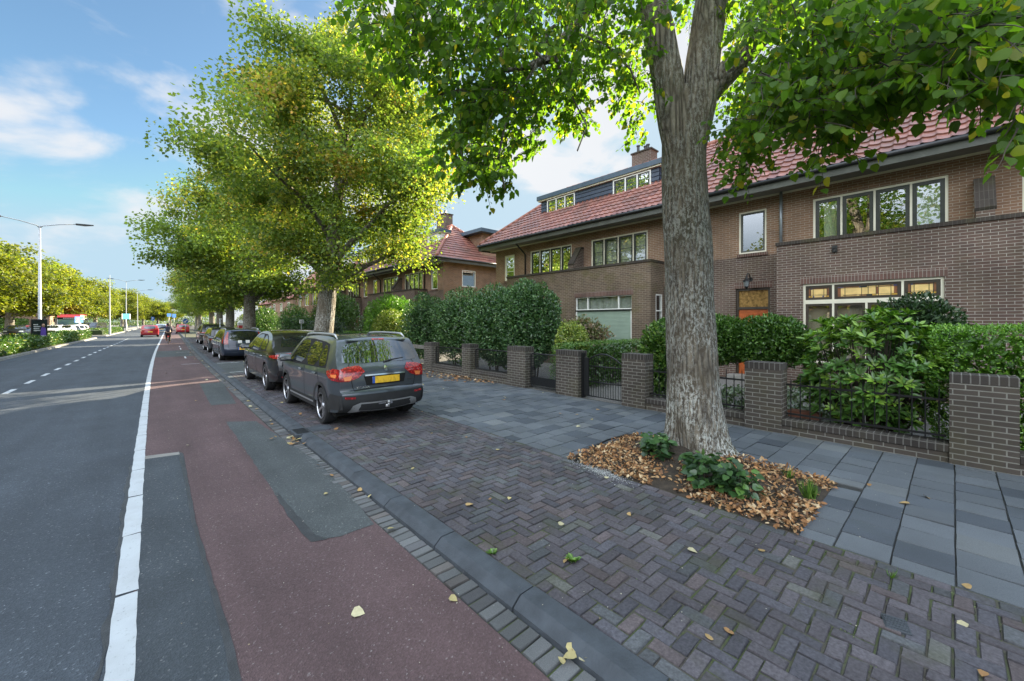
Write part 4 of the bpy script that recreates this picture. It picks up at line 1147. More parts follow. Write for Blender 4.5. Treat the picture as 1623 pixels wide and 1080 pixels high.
def panel(m, X, ya, yb, za, zb, holes, depth=.11, axis='x'):
    """wall face at X (or at y=X for axis y) with rectangular openings and their reveals"""
    if ya > yb: ya, yb = yb, ya
    H = [(min(a, b), max(a, b), c, d) for a, b, c, d in holes]
    us = sorted({ya, yb, *[min(max(v, ya), yb) for h in H for v in h[:2]]}); zs = sorted({za, zb, *[min(max(v, za), zb) for h in H for v in h[2:]]})
    P = (lambda u, z, d=0: (X + d, u, z)) if axis == 'x' else (lambda u, z, d=0: (u, X + d, z))
    for i in range(len(us) - 1):
        for j in range(len(zs) - 1):
            uc, zc = (us[i] + us[i + 1]) / 2, (zs[j] + zs[j + 1]) / 2
            if any(h[0] < uc < h[1] and h[2] < zc < h[3] for h in H): continue
            m.quad(P(us[i], zs[j]), P(us[i + 1], zs[j]), P(us[i + 1], zs[j + 1]), P(us[i], zs[j + 1]))
    for a, b, c, d in H:
        a, b, c, d = max(a, ya), min(b, yb), max(c, za), min(d, zb)
        if b <= a or d <= c: continue
        for p, q in (((a, c), (b, c)), ((b, c), (b, d)), ((b, d), (a, d)), ((a, d), (a, c))):
            m.quad(P(*p), P(*q), P(*q, depth), P(*p, depth))


def win(parent, X, ya, yb, za, zb, cols, rows, fmat='cream', smat='dark_wood', bars=None, curtains=(), gl='glass', fw=.06, sw=.055, blind=None, axis='x', sg=1, label=None, stained=(), skip=()):
    """window: frame with children sash, glass_pane, curtain ... cols left->right in +Y, rows top->bottom, fractions"""
    if ya > yb: ya, yb = yb, ya
    def B(m, d0, u0, z0, d1, u1, z1):
        if axis == 'x': m.box(X + sg * d0, u0, z0, X + sg * d1, u1, z1)
        else: m.box(u0, X + sg * d0, z0, u1, X + sg * d1, z1)
    f, s, g_ = MB(), MB(), MB()
    B(f, .0, ya, za, .09, ya + fw, zb); B(f, .0, yb - fw, za, .09, yb, zb); B(f, .001, ya + fw, zb - fw, .089, yb - fw, zb); B(f, .001, ya + fw, za, .089, yb - fw, za + fw)
    iw, ih = yb - ya - 2 * fw, zb - za - 2 * fw
    cs = np.cumsum([0] + list(cols)) / sum(cols); rs = np.cumsum([0] + list(rows)) / sum(rows)
    mw = .045
    for c in cs[1:-1]: B(f, .003, ya + fw + c * iw - mw / 2, za + fw, .087, ya + fw + c * iw + mw / 2, zb - fw)
    for r in rs[1:-1]: B(f, -.008, ya + fw, zb - fw - r * ih - mw / 2, .08, yb - fw, zb - fw - r * ih + mw / 2)
    fo = f.build('window', M[fmat], parent)
    if label: fo['label'] = label
    st = {}
    for i in range(len(cs) - 1):
        for j in range(len(rs) - 1):
            a, b = ya + fw + cs[i] * iw + (mw / 2 if i else 0), ya + fw + cs[i + 1] * iw - (mw / 2 if i < len(cs) - 2 else 0)
            d, c = zb - fw - rs[j] * ih - (mw / 2 if j else 0), zb - fw - rs[j + 1] * ih + (mw / 2 if j < len(rs) - 2 else 0)
            if (i, j) in skip: continue
            if smat:
                B(s, .022, a, c, .07, a + sw, d); B(s, .022, b - sw, c, .07, b, d); B(s, .023, a + sw, c, .069, b - sw, c + sw); B(s, .023, a + sw, d - sw, .069, b - sw, d)
                ia, ib, ic, id_ = a + sw, b - sw, c + sw, d - sw
            else: ia, ib, ic, id_ = a, b, c, d
            if (i, j) in stained:
                st[(i, j)] = (ia, ib, ic, id_); continue
            if axis == 'x': g_.quad((X + sg * .045, ia, ic), (X + sg * .045, ib, ic), (X + sg * .045, ib, id_), (X + sg * .045, ia, id_))
            else: g_.quad((ia, X + sg * .045, ic), (ib, X + sg * .045, ic), (ib, X + sg * .045, id_), (ia, X + sg * .045, id_))
            if bars:
                nx, ny = bars
                for k in range(1, nx): B(s if smat else f, .035, ia + (ib - ia) * k / nx - .011, ic, .055, ia + (ib - ia) * k / nx + .011, id_)
                for k in range(1, ny): B(s if smat else f, .036, ia, ic + (id_ - ic) * k / ny - .011, .054, ib, ic + (id_ - ic) * k / ny + .011)
    if s.v: s.build('sash', M[smat], fo)
    if g_.v: g_.build('glass_pane', M[gl], fo)
    for (u0, u1) in curtains:
        cm = MB(); n = 26; a, b = ya + fw + u0 * iw, ya + fw + u1 * iw
        vs = []
        for k in range(n + 1):
            u = a + (b - a) * k / n; dd = .16 + .03 * math.sin(k * 1.9) + .012 * math.sin(k * 4.1)
            for z in (za + .02, zb - .05): vs.append((X + sg * dd, u, z) if axis == 'x' else (u, X + sg * dd, z))
        cm.add(vs, [(2 * k, 2 * k + 2, 2 * k + 3, 2 * k + 1) for k in range(n)])
        cm.build('curtain', M['curtain'], fo, smooth=True)
    if blind:
        bm_ = MB(); u0, u1, zt, zbm, mt = blind
        B(bm_, .2, ya + fw + u0 * iw, zbm, .205, ya + fw + u1 * iw, zt); bm_.build('blind', M[mt], fo)
    for key, (a, b, c, d) in st.items():          # leaded glass: cream field, brown border, amber and blue squares, lead lines
        base, br, am, bu, ld = MB(), MB(), MB(), MB(), MB()
        x = X + .04
        def Q(m, fa, fb, fc, fd, off): m.quad((x - off, a + (b - a) * fa, c + (d - c) * fc), (x - off, a + (b - a) * fb, c + (d - c) * fc), (x - off, a + (b - a) * fb, c + (d - c) * fd), (x - off, a + (b - a) * fa, c + (d - c) * fd))
        Q(base, 0, 1, 0, 1, 0)
        W = b - a
        if W > .8:
            e = .055
            for r in ((0, e, 0, .9), (1 - e, 1, 0, .9), (.0, .3, .85, .93), (.62, 1, .9, 1), (.30, .34, .14, .86), (.36, .62, .02, .12), (.66, .9, .06, .13)): Q(br, *r, .002)
            for r in ((.0, .09, 0, .16), (.5, .62, .86, 1), (.35, .45, .0, .14), (.9, 1, .9, 1), (.0, .06, .88, 1)): Q(bu if r[2] > .5 else am, *r, .003)
            for r in ((.49, .6, .88, 1), (.40, .5, .0, .16)): Q(ld, *r, .0035)
            vl = [.1, .30, .34, .47, .58, .87]; hl = [.14, .86]
        else:
            for r in ((0, .1, 0, 1), (.9, 1, 0, 1), (.1, .9, .9, 1)): Q(br, *r, .002)
            for r in ((0, .16, 0, .17), (.84, 1, 0, .17)): Q(am, *r, .003)
            for r in ((.25, .33, .02, .16), (.72, .8, .0, .14), (.82, .92, .86, 1)): Q(bu, *r, .003)
            vl = [.1, .25, .78, .9]; hl = [.17, .28, .9]
        for v in vl: Q(ld, v - .006 / W, v + .006 / W, 0, 1, .005)
        for v in hl: Q(ld, 0, 1, v - .012, v + .012, .0055)
        for m_, mt in ((base, 'stained_cream'), (br, 'stained_brown'), (am, 'stained_amber'), (bu, 'stained_blue'), (ld, 'dark_wood')): m_.build('leaded_glass', M[mt], fo)
    return fo


TILE_COLS = [(0.275, 0.115, 0.085), (0.24, 0.10, 0.078), (0.31, 0.135, 0.10), (0.205, 0.09, 0.075)]


def tile_plane(name, P0, ud, L, sd, SL, parent, clips=(), tw_=.25, th_=.31, fine=4, mat='roof_tile', cols=TILE_COLS):
    P0, ud, sd = Vector(P0), Vector(ud).normalized(), Vector(sd).normalized()
    nd = ud.cross(sd)
    if nd.z < 0: nd = -nd
    nt = max(1, round(L / tw_)); tw_ = L / nt; nc = max(1, round(SL / th_)); th_ = SL / nc
    us = [(i + k / fine) * tw_ for i in range(nt) for k in range(fine)] + [L]
    prof = [0.034, 0.004, 0.0, 0.004, 0.010, 0.020][:6] if fine == 6 else [0.02 * math.sin(2 * math.pi * k / fine) for k in range(fine)]
    vs, cl = [], []
    tc = [[random.choices(cols, [4, 3, 2, 1])[0] for _ in range(nt + 1)] for _ in range(nc)]
    tk = [[random.uniform(.85, 1.15) for _ in range(nt + 1)] for _ in range(nc)]
    for c in range(nc):
        for r in range(2):
            v = (c + r) * th_ - (.0 if r == 0 else .002); lift = .045 if r == 0 else .005
            for i, u in enumerate(us):
                q = P0 + ud * u + sd * v + nd * (lift + prof[i % fine] + .02)
                vs.append(tuple(q)); cc = tc[c][i // fine]; k = tk[c][i // fine]; cl.append((cc[0] * k, cc[1] * k, cc[2] * k, 1))
    n = len(us)
    fs = [(r * n + i, r * n + i + 1, (r + 1) * n + i + 1, (r + 1) * n + i) for r in range(2 * nc - 1) for i in range(n - 1)]
    me = bpy.data.meshes.new(name)
    off = Vector((0, 0, 0)); q = parent
    while q is not None: off += q.location; q = q.parent
    me.from_pydata([(a - off.x, b - off.y, c - off.z) for a, b, c in vs], [], fs)
    ca = me.color_attributes.new('Col', 'FLOAT_COLOR', 'POINT'); ca.data.foreach_set('color', np.array(cl, dtype=np.float32).reshape(-1))
    if clips:
        bm = bmesh.new(); bm.from_mesh(me)
        for pt, nm in clips:
            bmesh.ops.bisect_plane(bm, geom=bm.verts[:] + bm.edges[:] + bm.faces[:], plane_co=Vector(pt) - off, plane_no=Vector(nm), clear_outer=True)
        bm.to_mesh(me); bm.free()
    return link_mesh(name, me, M[mat], parent)


def ridge_caps(m, a, b, r=.11):
    a, b = Vector(a), Vector(b); L = (b - a).length; n = max(1, int(L / .36))
    for i in range(n):
        p, q = a.lerp(b, i / n), a.lerp(b, (i + 1.06) / n)
        m.tube([p, q], [r * .92, r * 1.06], 8)


def dormer(parent, ya, yb, X0, z0, z1, wins, side='blue_siding', fas='blue_fascia', over=.18, gl='glass_dormer', ov=(1, 1)):
    back = EX + (z1 + .1 - EZ) / PITCH
    b = MB(); nb = int((z1 - z0) / .15); h = (z1 - z0) / nb
    for k in range(nb):
        za, zb = z0 + k * h, z0 + (k + 1) * h
        b.quad((X0 - .03, ya, za), (X0 - .03, yb, za), (X0, yb, zb + .004), (X0, ya, zb + .004)); b.quad((X0 - .03, ya, za), (X0 - .03, yb, za), (X0, yb, za), (X0, ya, za))
        for y, s in ((ya, -1), (yb, 1)):
            b.quad((X0, y + s * .02, za), (back, y + s * .02, za), (back, y, zb), (X0, y, zb))
    dm = b.build('dormer', M[side], parent)
    rf = MB(); rf.box(X0 - over, ya - over * ov[0], z1 + .06, back, yb + over * ov[1], z1 + .27); rf.build('dormer_roof', M[fas], dm)
    tr = MB(); tr.box(X0 - over + .05, ya - (over - .05) * ov[0], z1, back, yb + (over - .05) * ov[1], z1 + .06); tr.build('trim', M['cream'], dm)
    sl = MB(); sl.add([(X0 - .14, ya - .12 * ov[0], z0 - .07), (X0 - .14, yb + .12 * ov[1], z0 - .07), (X0 + .05, yb + .12 * ov[1], z0 + .11), (X0 + .05, ya - .12 * ov[0], z0 + .11)], [(0, 1, 2, 3)])
    sl.build('flashing', M['zinc'], dm)
    for (wa, wb, nc, fm, sm) in wins:
        f, s, g_ = MB(), MB(), MB(); x = X0 - .04; za, zb = z0 + .1, z1 - .03
        f.box(x - .02, wa, za, x + .05, wa + .05, zb); f.box(x - .02, wb - .05, za, x + .05, wb, zb); f.box(x - .021, wa + .05, za, x + .05, wb - .05, za + .05); f.box(x - .021, wa + .05, zb - .05, x + .05, wb - .05, zb)
        for k in range(nc):
            a, c = wa + .05 + (wb - wa - .1) * k / nc, wa + .05 + (wb - wa - .1) * (k + 1) / nc
            if k: f.box(x - .018, a - .03, za + .05, x + .05, a + .03, zb - .05)
            a += .035; c -= .035; z2, z3 = za + .06, zb - .06
            s.box(x, a, z2, x + .04, a + .035, z3); s.box(x, c - .035, z2, x + .04, c, z3); s.box(x, a + .035, z2, x + .04, c - .035, z2 + .035); s.box(x, a + .035, z3 - .035, x + .04, c - .035, z3)
            g_.quad((x + .015, a, z2), (x + .015, c, z2), (x + .015, c, z3), (x + .015, a, z3))
        w = f.build('window', M[fm], dm)
        s.build('sash', M[sm], dm); g_.build('glass_pane', M[gl], dm)
    return dm


def chimney(parent, x0, y0, x1, y1, z0, z1):
    m = MB(); m.box(x0, y0, z0, x1, y1, z1); c = m.build('chimney', M['brick_dark'], parent)
    m = MB(); m.box(x0 - .05, y0 - .05, z1, x1 + .05, y1 + .05, z1 + .07); m.build('cap', M['brick_coping'], c)
    m = MB()
    for k, (fx, fy) in enumerate(((.3, .25), (.65, .5), (.35, .78))):
        m.lathe([(.07, 0), (.065, .2 + .06 * k), (.09, .22 + .06 * k), (.09, .27 + .06 * k), (0.0, .29 + .06 * k)], (x0 + (x1 - x0) * fx, y0 + (y1 - y0) * fy, z1 + .07), 10)
    m.build('chimney_pot', M['gutter'], c)


HG = 'brick terraced houses along the street'


def house(label, t0, d, end=None, far=False, o={}):
    ty = lambda t: t0 + d * t
    W = 5.9 if end is None else 6.0
    root = empty('brick_house', (XF, ty(W / 2), 0), label, 'house', HG)
    big = (.56, 3.26, 3.4, 5.48); small = (4.46, 5.26, 4.1, 5.48); doorw = (4.36, 5.36, 0.0, 2.97)
    bw = o.get('bay_win', (.62, 3.3, .75, 2.92))
    hol = [(ty(a), ty(b), c, e) for a, b, c, e in (big, small)]
    bm_ = 'brick_far' if far else 'brick_warm'
    m = MB(); panel(m, XF, ty(0), ty(3.95), 3.2, 5.92, hol[:1]); panel(m, XF, ty(3.95), ty(W), 4.0, 5.92, hol[1:]); m.build('wall', M[bm_], root)
    m = MB(); panel(m, XF, ty(3.95), ty(W), 0, 4.0, [(ty(doorw[0]), ty(doorw[1]), *doorw[2:])], .25); m.build('wall', M['brick_dark'], root)
    # side and back walls
    ye = ty(W)
    m = MB()
    if end is not None: panel(m, ye, XF, HXB, 0, 5.92, [o['side_win']] if 'side_win' in o else [], .1 * d * -1, 'y')
    m.quad((HXB, ty(0), 0), (HXB, ye, 0), (HXB, ye, 5.92), (HXB, ty(0), 5.92))
    m.quad((XF + .6, ty(0) , 0), (HXB, ty(0), 0), (HXB, ty(0), 5.9), (XF + .6, ty(0), 5.9)) if end is None or True else None
    m.build('wall', M[bm_], root)
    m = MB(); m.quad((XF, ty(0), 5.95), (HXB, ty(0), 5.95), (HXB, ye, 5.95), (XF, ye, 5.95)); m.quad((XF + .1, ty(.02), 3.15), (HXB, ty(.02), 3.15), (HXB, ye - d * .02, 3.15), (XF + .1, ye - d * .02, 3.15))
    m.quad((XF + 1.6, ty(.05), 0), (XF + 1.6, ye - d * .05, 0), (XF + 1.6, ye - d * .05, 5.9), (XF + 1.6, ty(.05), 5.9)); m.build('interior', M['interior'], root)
    if 'side_win' in o:
        a, b, c, e = o['side_win']; win(root, ye, a, b, c, e, [1], [1], 'white_wood', None, axis='y', sg=-d, blind=None)
    # bay with parapet
    bay = MB(); panel(bay, XB, ty(0), ty(3.93), 0, 4.07, [(ty(bw[0]), ty(bw[1]), bw[2], bw[3])], .12)
    panel(bay, ty(3.93), XB, XF, 0, 4.07, [(XB + .38, XB + .86, .9, 2.9)], -.1 * d, 'y')
    bay.quad((XB + .22, ty(0), 3.3), (XB + .22, ty(3.71), 3.3), (XB + .22, ty(3.71), 4.07), (XB + .22, ty(0), 4.07)); bay.quad((XB + .22, ty(3.71), 3.3), (XF, ty(3.71), 3.3), (XF, ty(3.71), 4.07), (XB + .22, ty(3.71), 4.07))
    bay.quad((XB + .22, ty(0), 3.3), (XF, ty(0), 3.3), (XF, ty(3.71), 3.3), (XB + .22, ty(3.71), 3.3))
    bo = bay.build('bay', M[o.get('bay_mat', 'brick_dark')], root)
    cp = MB(); cp.box(XB - .035, ty(0), 4.07, XB + .25, ty(3.95), 4.16); cp.box(XB + .25, ty(3.68), 4.07, XF - .005, ty(3.95), 4.16); cp.build('coping', M['brick_coping'], bo)
    sd = MB(); sd.box(XB - .006, ty(bw[0] - .06), bw[3], XB + .05, ty(bw[1] + .06), bw[3] + .2); sd.build('lintel_course', M['brick_soldier'], bo)
    sd = MB(); sd.box(XF - .006, ty(4.3), 2.97, XF + .05, ty(5.42), 3.17); sd.box(XF - .05, ty(small[0] - .04), small[2] - .1, XF + .05, ty(small[1] + .04), small[2]); sd.build('lintel_course', M['brick_soldier'], root)
    # windows
    cw = o.get('cur', [(0, .12), (.8, .98)])
    cols = [.23, .27, .27, .23] if d < 0 else [.23, .27, .27, .23]
    win(root, XF + .02, ty(big[0]), ty(big[1]), big[2], big[3], cols, [1], 'cream', 'dark_wood', o.get('bars'), cw, fw=.055, sw=o.get('sw', .075), skip=(), blind=o.get('upblind'))
    win(root, XF + .02, ty(small[0]), ty(small[1]), small[2], small[3], [1], [1], 'cream' if not far else 'white_wood', o.get('small_sash', 'fascia'), o.get('small_bars'), (), fw=.05, sw=.055)
    if o.get('shutter'):
        win(root, XB + .05, ty(bw[0]), ty(bw[1]), 2.36, bw[3], [1, 2.6, 1], [1], 'white_wood', None, None, [(0, 1)], fw=.035)
        s = MB(); za = bw[2]; n = 30
        for k in range(n):
            a, b = za + (2.31 - za) * k / n, za + (2.31 - za) * (k + 1) / n
            s.quad((XB + .05, ty(bw[0] + .06), a), (XB + .05, ty(bw[1] - .06), a), (XB + .062, ty(bw[1] - .06), b - .006), (XB + .062, ty(bw[0] + .06), b - .006)); s.quad((XB + .062, ty(bw[0] + .06), b - .006), (XB + .062, ty(bw[1] - .06), b - .006), (XB + .05, ty(bw[1] - .06), b), (XB + .05, ty(bw[0] + .06), b))
        s.build('roller_shutter', M['shutter'], root)
        g = MB(); g.box(XB + .03, ty(bw[0]), za, XB + .09, ty(bw[0] + .06), 2.31); g.box(XB + .03, ty(bw[1] - .06), za, XB + .09, ty(bw[1]), 2.31); g.build('shutter_rail', M['white_wood'], root)
        g = MB(); g.box(XB + .0, ty(bw[0]), 2.31, XB + .1, ty(bw[1]), 2.36); g.build('shutter_box', M['dark_wood'], root)
    elif o.get('stained'):
        cfr = [.85, 1.75, .85][::1]
        win(root, XB + .04, ty(bw[0]), ty(bw[1]), 2.42, bw[3], [1.02, 2.15, .98] if d > 0 else [.98, 2.15, 1.02], [1], 'cream', 'brown_frame', None, (), fw=.055, sw=.07, stained={(0, 0), (1, 0), (2, 0)})
        win(root, XB + .04, ty(bw[0]), ty(bw[1]), bw[2], 2.42, [1.02, 1.07, 1.08, .98], [1], 'cream', 'brown_frame', None, (), fw=.055, sw=.06, blind=(.0, 1, 2.4, .9, 'blind'))
    else:
        win(root, XB + .04, ty(bw[0]), ty(bw[1]), bw[2], bw[3], [1, 2, 1], [.25, .75], 'cream', 'brown_frame', None, [(0, .14), (.86, 1)], fw=.055, sw=.06)
    win(root, ty(3.93), XB + .38, XB + .86, .9, 2.9, [1], [.3, .7], 'white_wood', None, None, (), fw=.04, axis='y', sg=-d, blind=None)
    # door
    f = MB(); a, b = ty(doorw[0]), ty(doorw[1]); s_ = 1 if b > a else -1
    f.box(XF + .06, a, .15, XF + .16, a + s_ * .07, 2.97); f.box(XF + .06, b - s_ * .07, .15, XF + .16, b, 2.97); f.box(XF + .061, a + s_ * .07, 2.9, XF + .159, b - s_ * .07, 2.97); f.box(XF + .061, a + s_ * .07, 2.28, XF + .159, b - s_ * .07, 2.36); f.build('door_frame', M['brown_frame'], root)
    dr_ = MB(); a2, b2 = a + s_ * .07, b - s_ * .07; dr_.box(XF + .1, a2, .15, XF + .14, b2, 2.28); dob = dr_.build('door', M[o.get('door', 'orange_door')], root)
    p_ = MB(); w_ = abs(b2 - a2); y0 = min(a2, b2)
    for i in range(4):
        for (z0, z1) in ((.3, 1.0), (1.12, 2.15)):
            p_.box(XF + .085, y0 + .06 + i * (w_ - .1) / 4, z0, XF + .1, y0 + .03 + (i + 1) * (w_ - .1) / 4, z1 - (.06 if i in (0, 3) else 0))
    p_.build('door_panel', M[o.get('door', 'orange_door')], dob, bevel=.008)
    h_ = MB(); h_.box(XF + .05, b2 - s_ * .1, 1.1, XF + .1, b2 - s_ * .07, 1.3); h_.build('handle', M['black_iron'], dob)
    tr = MB(); tr.quad((XF + .11, a2, 2.36), (XF + .11, b2, 2.36), (XF + .11, b2, 2.9), (XF + .11, a2, 2.9)); tr.build('transom_glass', M['transom'] if not far else M['glass'], root)
    st = MB(); st.box(XF - .45, ty(4.2), 0, XF + .1, ty(5.5), .15); st.build('doorstep', M['lightkerb'], root, bevel=.01)
    # fin between the balconies
    if d > 0 or o.get('fin'):
        fn = MB(); fn.prism([(XB + .25, 3.4), (XF - .002, 3.4), (XF - .002, 5.15), (XF - .18, 5.15), (XB + .25, 4.35)], ty(0) - .14, ty(0) + .14, 'y'); fo = fn.build('balcony_fin', M['brick_dark'], root)
        fc = MB(); fc.prism([(XF - .002, 5.15), (XF - .002, 5.22), (XF - .2, 5.22), (XB + .22, 4.42), (XB + .25, 4.35), (XF - .18, 5.15)], ty(0) - .16, ty(0) + .16, 'y'); fc.build('coping', M['brick_coping'], fo)
    # eave
    ya, yb = ty(0), ty(W) + (d * .52 if end is not None else 0)
    e = MB(); e.box(EX + .06, ya, 5.88, XF + .05, yb, 5.915); e.build('soffit', M['soffit'], root)
    e = MB(); e.box(EX + .03, ya, 5.80, EX + .06, yb, 6.05); fa = e.build('fascia', M['fascia'], root)
    e = MB(); e.tube([(EX - .02, ya, 6.04), (EX - .02, yb, 6.04)], .062, 8); e.build('gutter', M['gutter'], root, smooth=True)
    e = MB(); e.box(XF - .03, ya, 5.82, XF + .001, yb, 5.88); e.build('moulding', M['cream'], root)
    pip = o.get('pipe', 4.05)
    e = MB(); e.tube([(EX + .1, ty(pip), 5.85), (EX + .45, ty(pip), 5.6), (XF - .07, ty(pip + .02), 5.35), (XF - .07, ty(pip + .02), 4.2 if pip < 3.9 else .1)] if o.get('swan') else [(XF - .07, ty(pip), 5.88), (XF - .07, ty(pip), 4.2)], .042, 8); e.build('downpipe', M['zinc' if not o.get('swan') else 'gutter'], root, smooth=True)
    # roof
    y_lo, y_hi = min(ya, yb), max(ya, yb); L = y_hi - y_lo
    SL = math.hypot(RX - EX, RZ - EZ)
    clips, clb = [], []
    if end is not None:
        clips = [((EX, yb, 0), (1, d, 0))]
        clb = [((2 * RX - EX, yb, 0), (-1, d, 0))]
    rf = tile_plane('roof', (EX, y_lo, EZ), (0, 1, 0), L, (RX - EX, 0, RZ - EZ), SL, root, clips, fine=2 if far else 6)
    tile_plane('roof', (2 * RX - EX, y_lo, EZ), (0, 1, 0), L, (EX - RX, 0, RZ - EZ), SL, root, clb, tw_=.5, th_=.5, fine=2)
    cp = MB()
    yr = yb - d * (RX - EX) if end is not None else yb
    ridge_caps(cp, (RX, ya, RZ + .05), (RX, yr, RZ + .05))
    if end is not None:
        tile_plane('roof', (EX, yb, EZ), (1, 0, 0), 2 * (RX - EX), (0, -d * (RX - EX), RZ - EZ), SL, root, [((EX, yb, 0), (-1, d, 0) if False else (-1, -d, 0)), ((2 * RX - EX, yb, 0), (1, -d, 0))], fine=2 if far else 6)
        ridge_caps(cp, (EX + .05, yb - d * .05, EZ + .1), (RX, yr, RZ + .06)); ridge_caps(cp, (2 * RX - EX, yb, EZ + .1), (RX, yr, RZ + .06))
        e = MB(); e.box(XF + .05, ty(W), 5.88, HXB, yb - d * .06, 5.915); e.build('soffit', M['soffit'], root)
        e = MB(); e.box(EX + .03, yb, 5.80, 2 * RX - EX, yb - d * .04, 6.04); e.build('fascia', M['fascia'], root)
        e = MB(); e.tube([(EX, yb + d * .03, 6.04), (2 * RX - EX, yb + d * .03, 6.04)], .06, 8); e.build('gutter', M['gutter'], root, smooth=True)
    cp.build('ridge_tile', M['ridge'], root, smooth=True)
    for dd in o.get('dormers', []): dormer(root, *dd)
    for (sx, st_, sw_) in o.get('skylights', []):
        z = EZ + (sx - EX) * PITCH + .09; y = ty(st_)
        s2 = MB(); s2.add([(sx, y, z), (sx, y + sw_, z), (sx + .55, y + sw_, z + .55 * PITCH), (sx + .55, y, z + .55 * PITCH)] + [(sx, y, z + .06), (sx, y + sw_, z + .06), (sx + .55, y + sw_, z + .55 * PITCH + .06), (sx + .55, y, z + .55 * PITCH + .06)], [(4, 5, 6, 7), (0, 1, 5, 4), (1, 2, 6, 5), (2, 3, 7, 6), (3, 0, 4, 7)])
        so = s2.build('skylight', M['zinc'], root)
        s3 = MB(); s3.quad((sx + .06, y + .06, z + .07 + .06 * PITCH), (sx + .06, y + sw_ - .06, z + .07 + .06 * PITCH), (sx + .49, y + sw_ - .06, z + .07 + .49 * PITCH), (sx + .49, y + .06, z + .07 + .49 * PITCH)); s3.build('glass_pane', M['car_glass'], so)
    for ch in o.get('chimneys', []): chimney(root, *ch)
    return root


M['ridge'] = plain('ridge', (0.30, 0.115, 0.08), 0.6, 0.25, 7)
D0 = 7.26
hA = house('brick house with leaded glass bay window and orange front door behind the big lime', -.49, 1, o=dict(stained=True, bay_win=(.62, 3.3, .75, 2.92), cur=[(.02, .2), (.80, .93)], skylights=[(15.6, 2.2, .8), (15.9, 5.2, .5)], sw=.085))
house('brick house whose dark framed windows are cut by the right edge', -.49, -1, o=dict(cur=[(0, .1)], bars=(1, 3), dormers=[(-4.2, -.75, 15.25, D0, 8.2, [(-2.4, -.95, 3, 'white_wood', 'dark_wood')])], door='dark_wood'))
house('brick house with closed green roller shutter in its bay and white barred balcony windows', 11.31, -1, o=dict(shutter=True, bay_win=(.47, 3.16, .75, 2.9), bars=(1, 4), cur=[(0, 1)], bay_mat='brick_mossy', sw=.07,
      dormers=[(7.95, 11.31, 15.25, D0, 8.14, [(8.3, 10.1, 3, 'white_wood', 'dark_wood')], 'blue_siding', 'blue_fascia', .18, 'glass_dormer', (1, 0))], chimneys=[(17.5, 9.55, 18.1, 10.55, 8.5, 10.02)], door='dark_wood', pipe=5.3))
house('end of row brick house with dark casements above the evergreen shrubs and hipped roof', 11.31, 1, end=1, o=dict(bay_mat='brick_mossy', cur=[], swan=True, pipe=3.55, small_bars=(1, 3), small_sash='white_wood', door='dark_wood',
      dormers=[(11.31, 14.5, 15.25, D0, 8.14, [(12.25, 14.05, 3, 'white_wood', 'gutter')], 'blue_siding', 'blue_fascia', .18, 'glass_dormer', (0, 1))]))
hD = house('brick corner house of the farther row with hipped red roof and flat roofed rear block', 28.75, -1, end=1, far=True, o=dict(side_win=(16.0, 17.15, 4.3, 5.45), small_bars=(1, 2), small_sash=None, bars=None, sw=.05, cur=[(0, 1)], swan=True, pipe=3.6, door='dark_wood',
      dormers=[(24.6, 26.3, 15.4, 7.4, 8.25, [(24.8, 26.1, 2, 'white_wood', 'white_wood')], 'white_wood')], chimneys=[(16.9, 26.3, 17.6, 27.5, 8.5, 10.2)]))
m = MB(); m.box(17.9, 22.9, 3.0, 21.5, 25.5, 8.3); rb = m.build('rear_block', M['brick_far'], hD)
m = MB(); m.box(17.4, 22.4, 8.3, 22, 26.0, 8.55); m.build('flat_roof', M['blue_fascia'], rb)
house('second house of the farther row with white dormer behind the lime leaves', 28.75, 1, far=True, o=dict(bars=None, cur=[(0, 1)], sw=.05, swan=True, pipe=3.6, door='dark_wood', small_sash=None, dormers=[(30.0, 32.2, 15.3, 7.3, 8.3, [(30.3, 32.0, 3, 'white_wood', 'white_wood')], 'white_wood')], chimneys=[(16.9, 33.2, 17.6, 34.4, 8.4, 9.9)]))
house('third house of the farther row, its grey dormer just right of the leaning trunk', 40.55, -1, far=True, o=dict(bars=None, cur=[(.1, .4)], sw=.05, swan=True, pipe=3.6, small_sash=None, dormers=[(36.2, 39.2, 15.2, 7.2, 8.5, [(36.5, 38.4, 3, 'white_wood', 'white_wood')], 'blue_siding')]))
house('last house of the farther row, mostly behind the leaning lime trunk', 40.55, 1, end=1, far=True, o=dict(bars=None, cur=[(.1, .4)], sw=.05, swan=True, pipe=3.6, small_sash=None, dormers=[(41.6, 43.6, 15.2, 7.2, 8.4, [(41.8, 43.3, 3, 'white_wood', 'white_wood')], 'white_wood')]))
# a farther pair, glimpsed between the trunks, and red brick houses across the road
fh = empty('brick_house', (15.5, 57.5, 0), 'pale fronted far house glimpsed between the distant lime trunks', 'house')
m = MB(); panel(m, 15.6, 52.5, 63, 0, 6.2, [(53.5, 55.5, 1, 2.8), (57, 59, 1, 2.8), (60.5, 62, 1, 2.8), (53.5, 55.5, 4, 5.6), (57, 59, 4, 5.6), (60.5, 62, 4, 5.6)]); m.box(15.75, 52.5, 0, 21, 63, 6.2); m.build('wall', M['brick_far'], fh)
m = MB(); m.prism([(14.9, 6.1), (21.6, 6.1), (18.2, 9.4)], 52, 63.5, 'y'); m.build('roof', M['ridge'], fh)
for y in (53.5, 57, 60.5):
    for z in (1, 4): win(fh, 15.65, y, y + (2 if y < 60 else 1.5), z, z + 1.7, [1, 1], [1], 'white_wood', None)


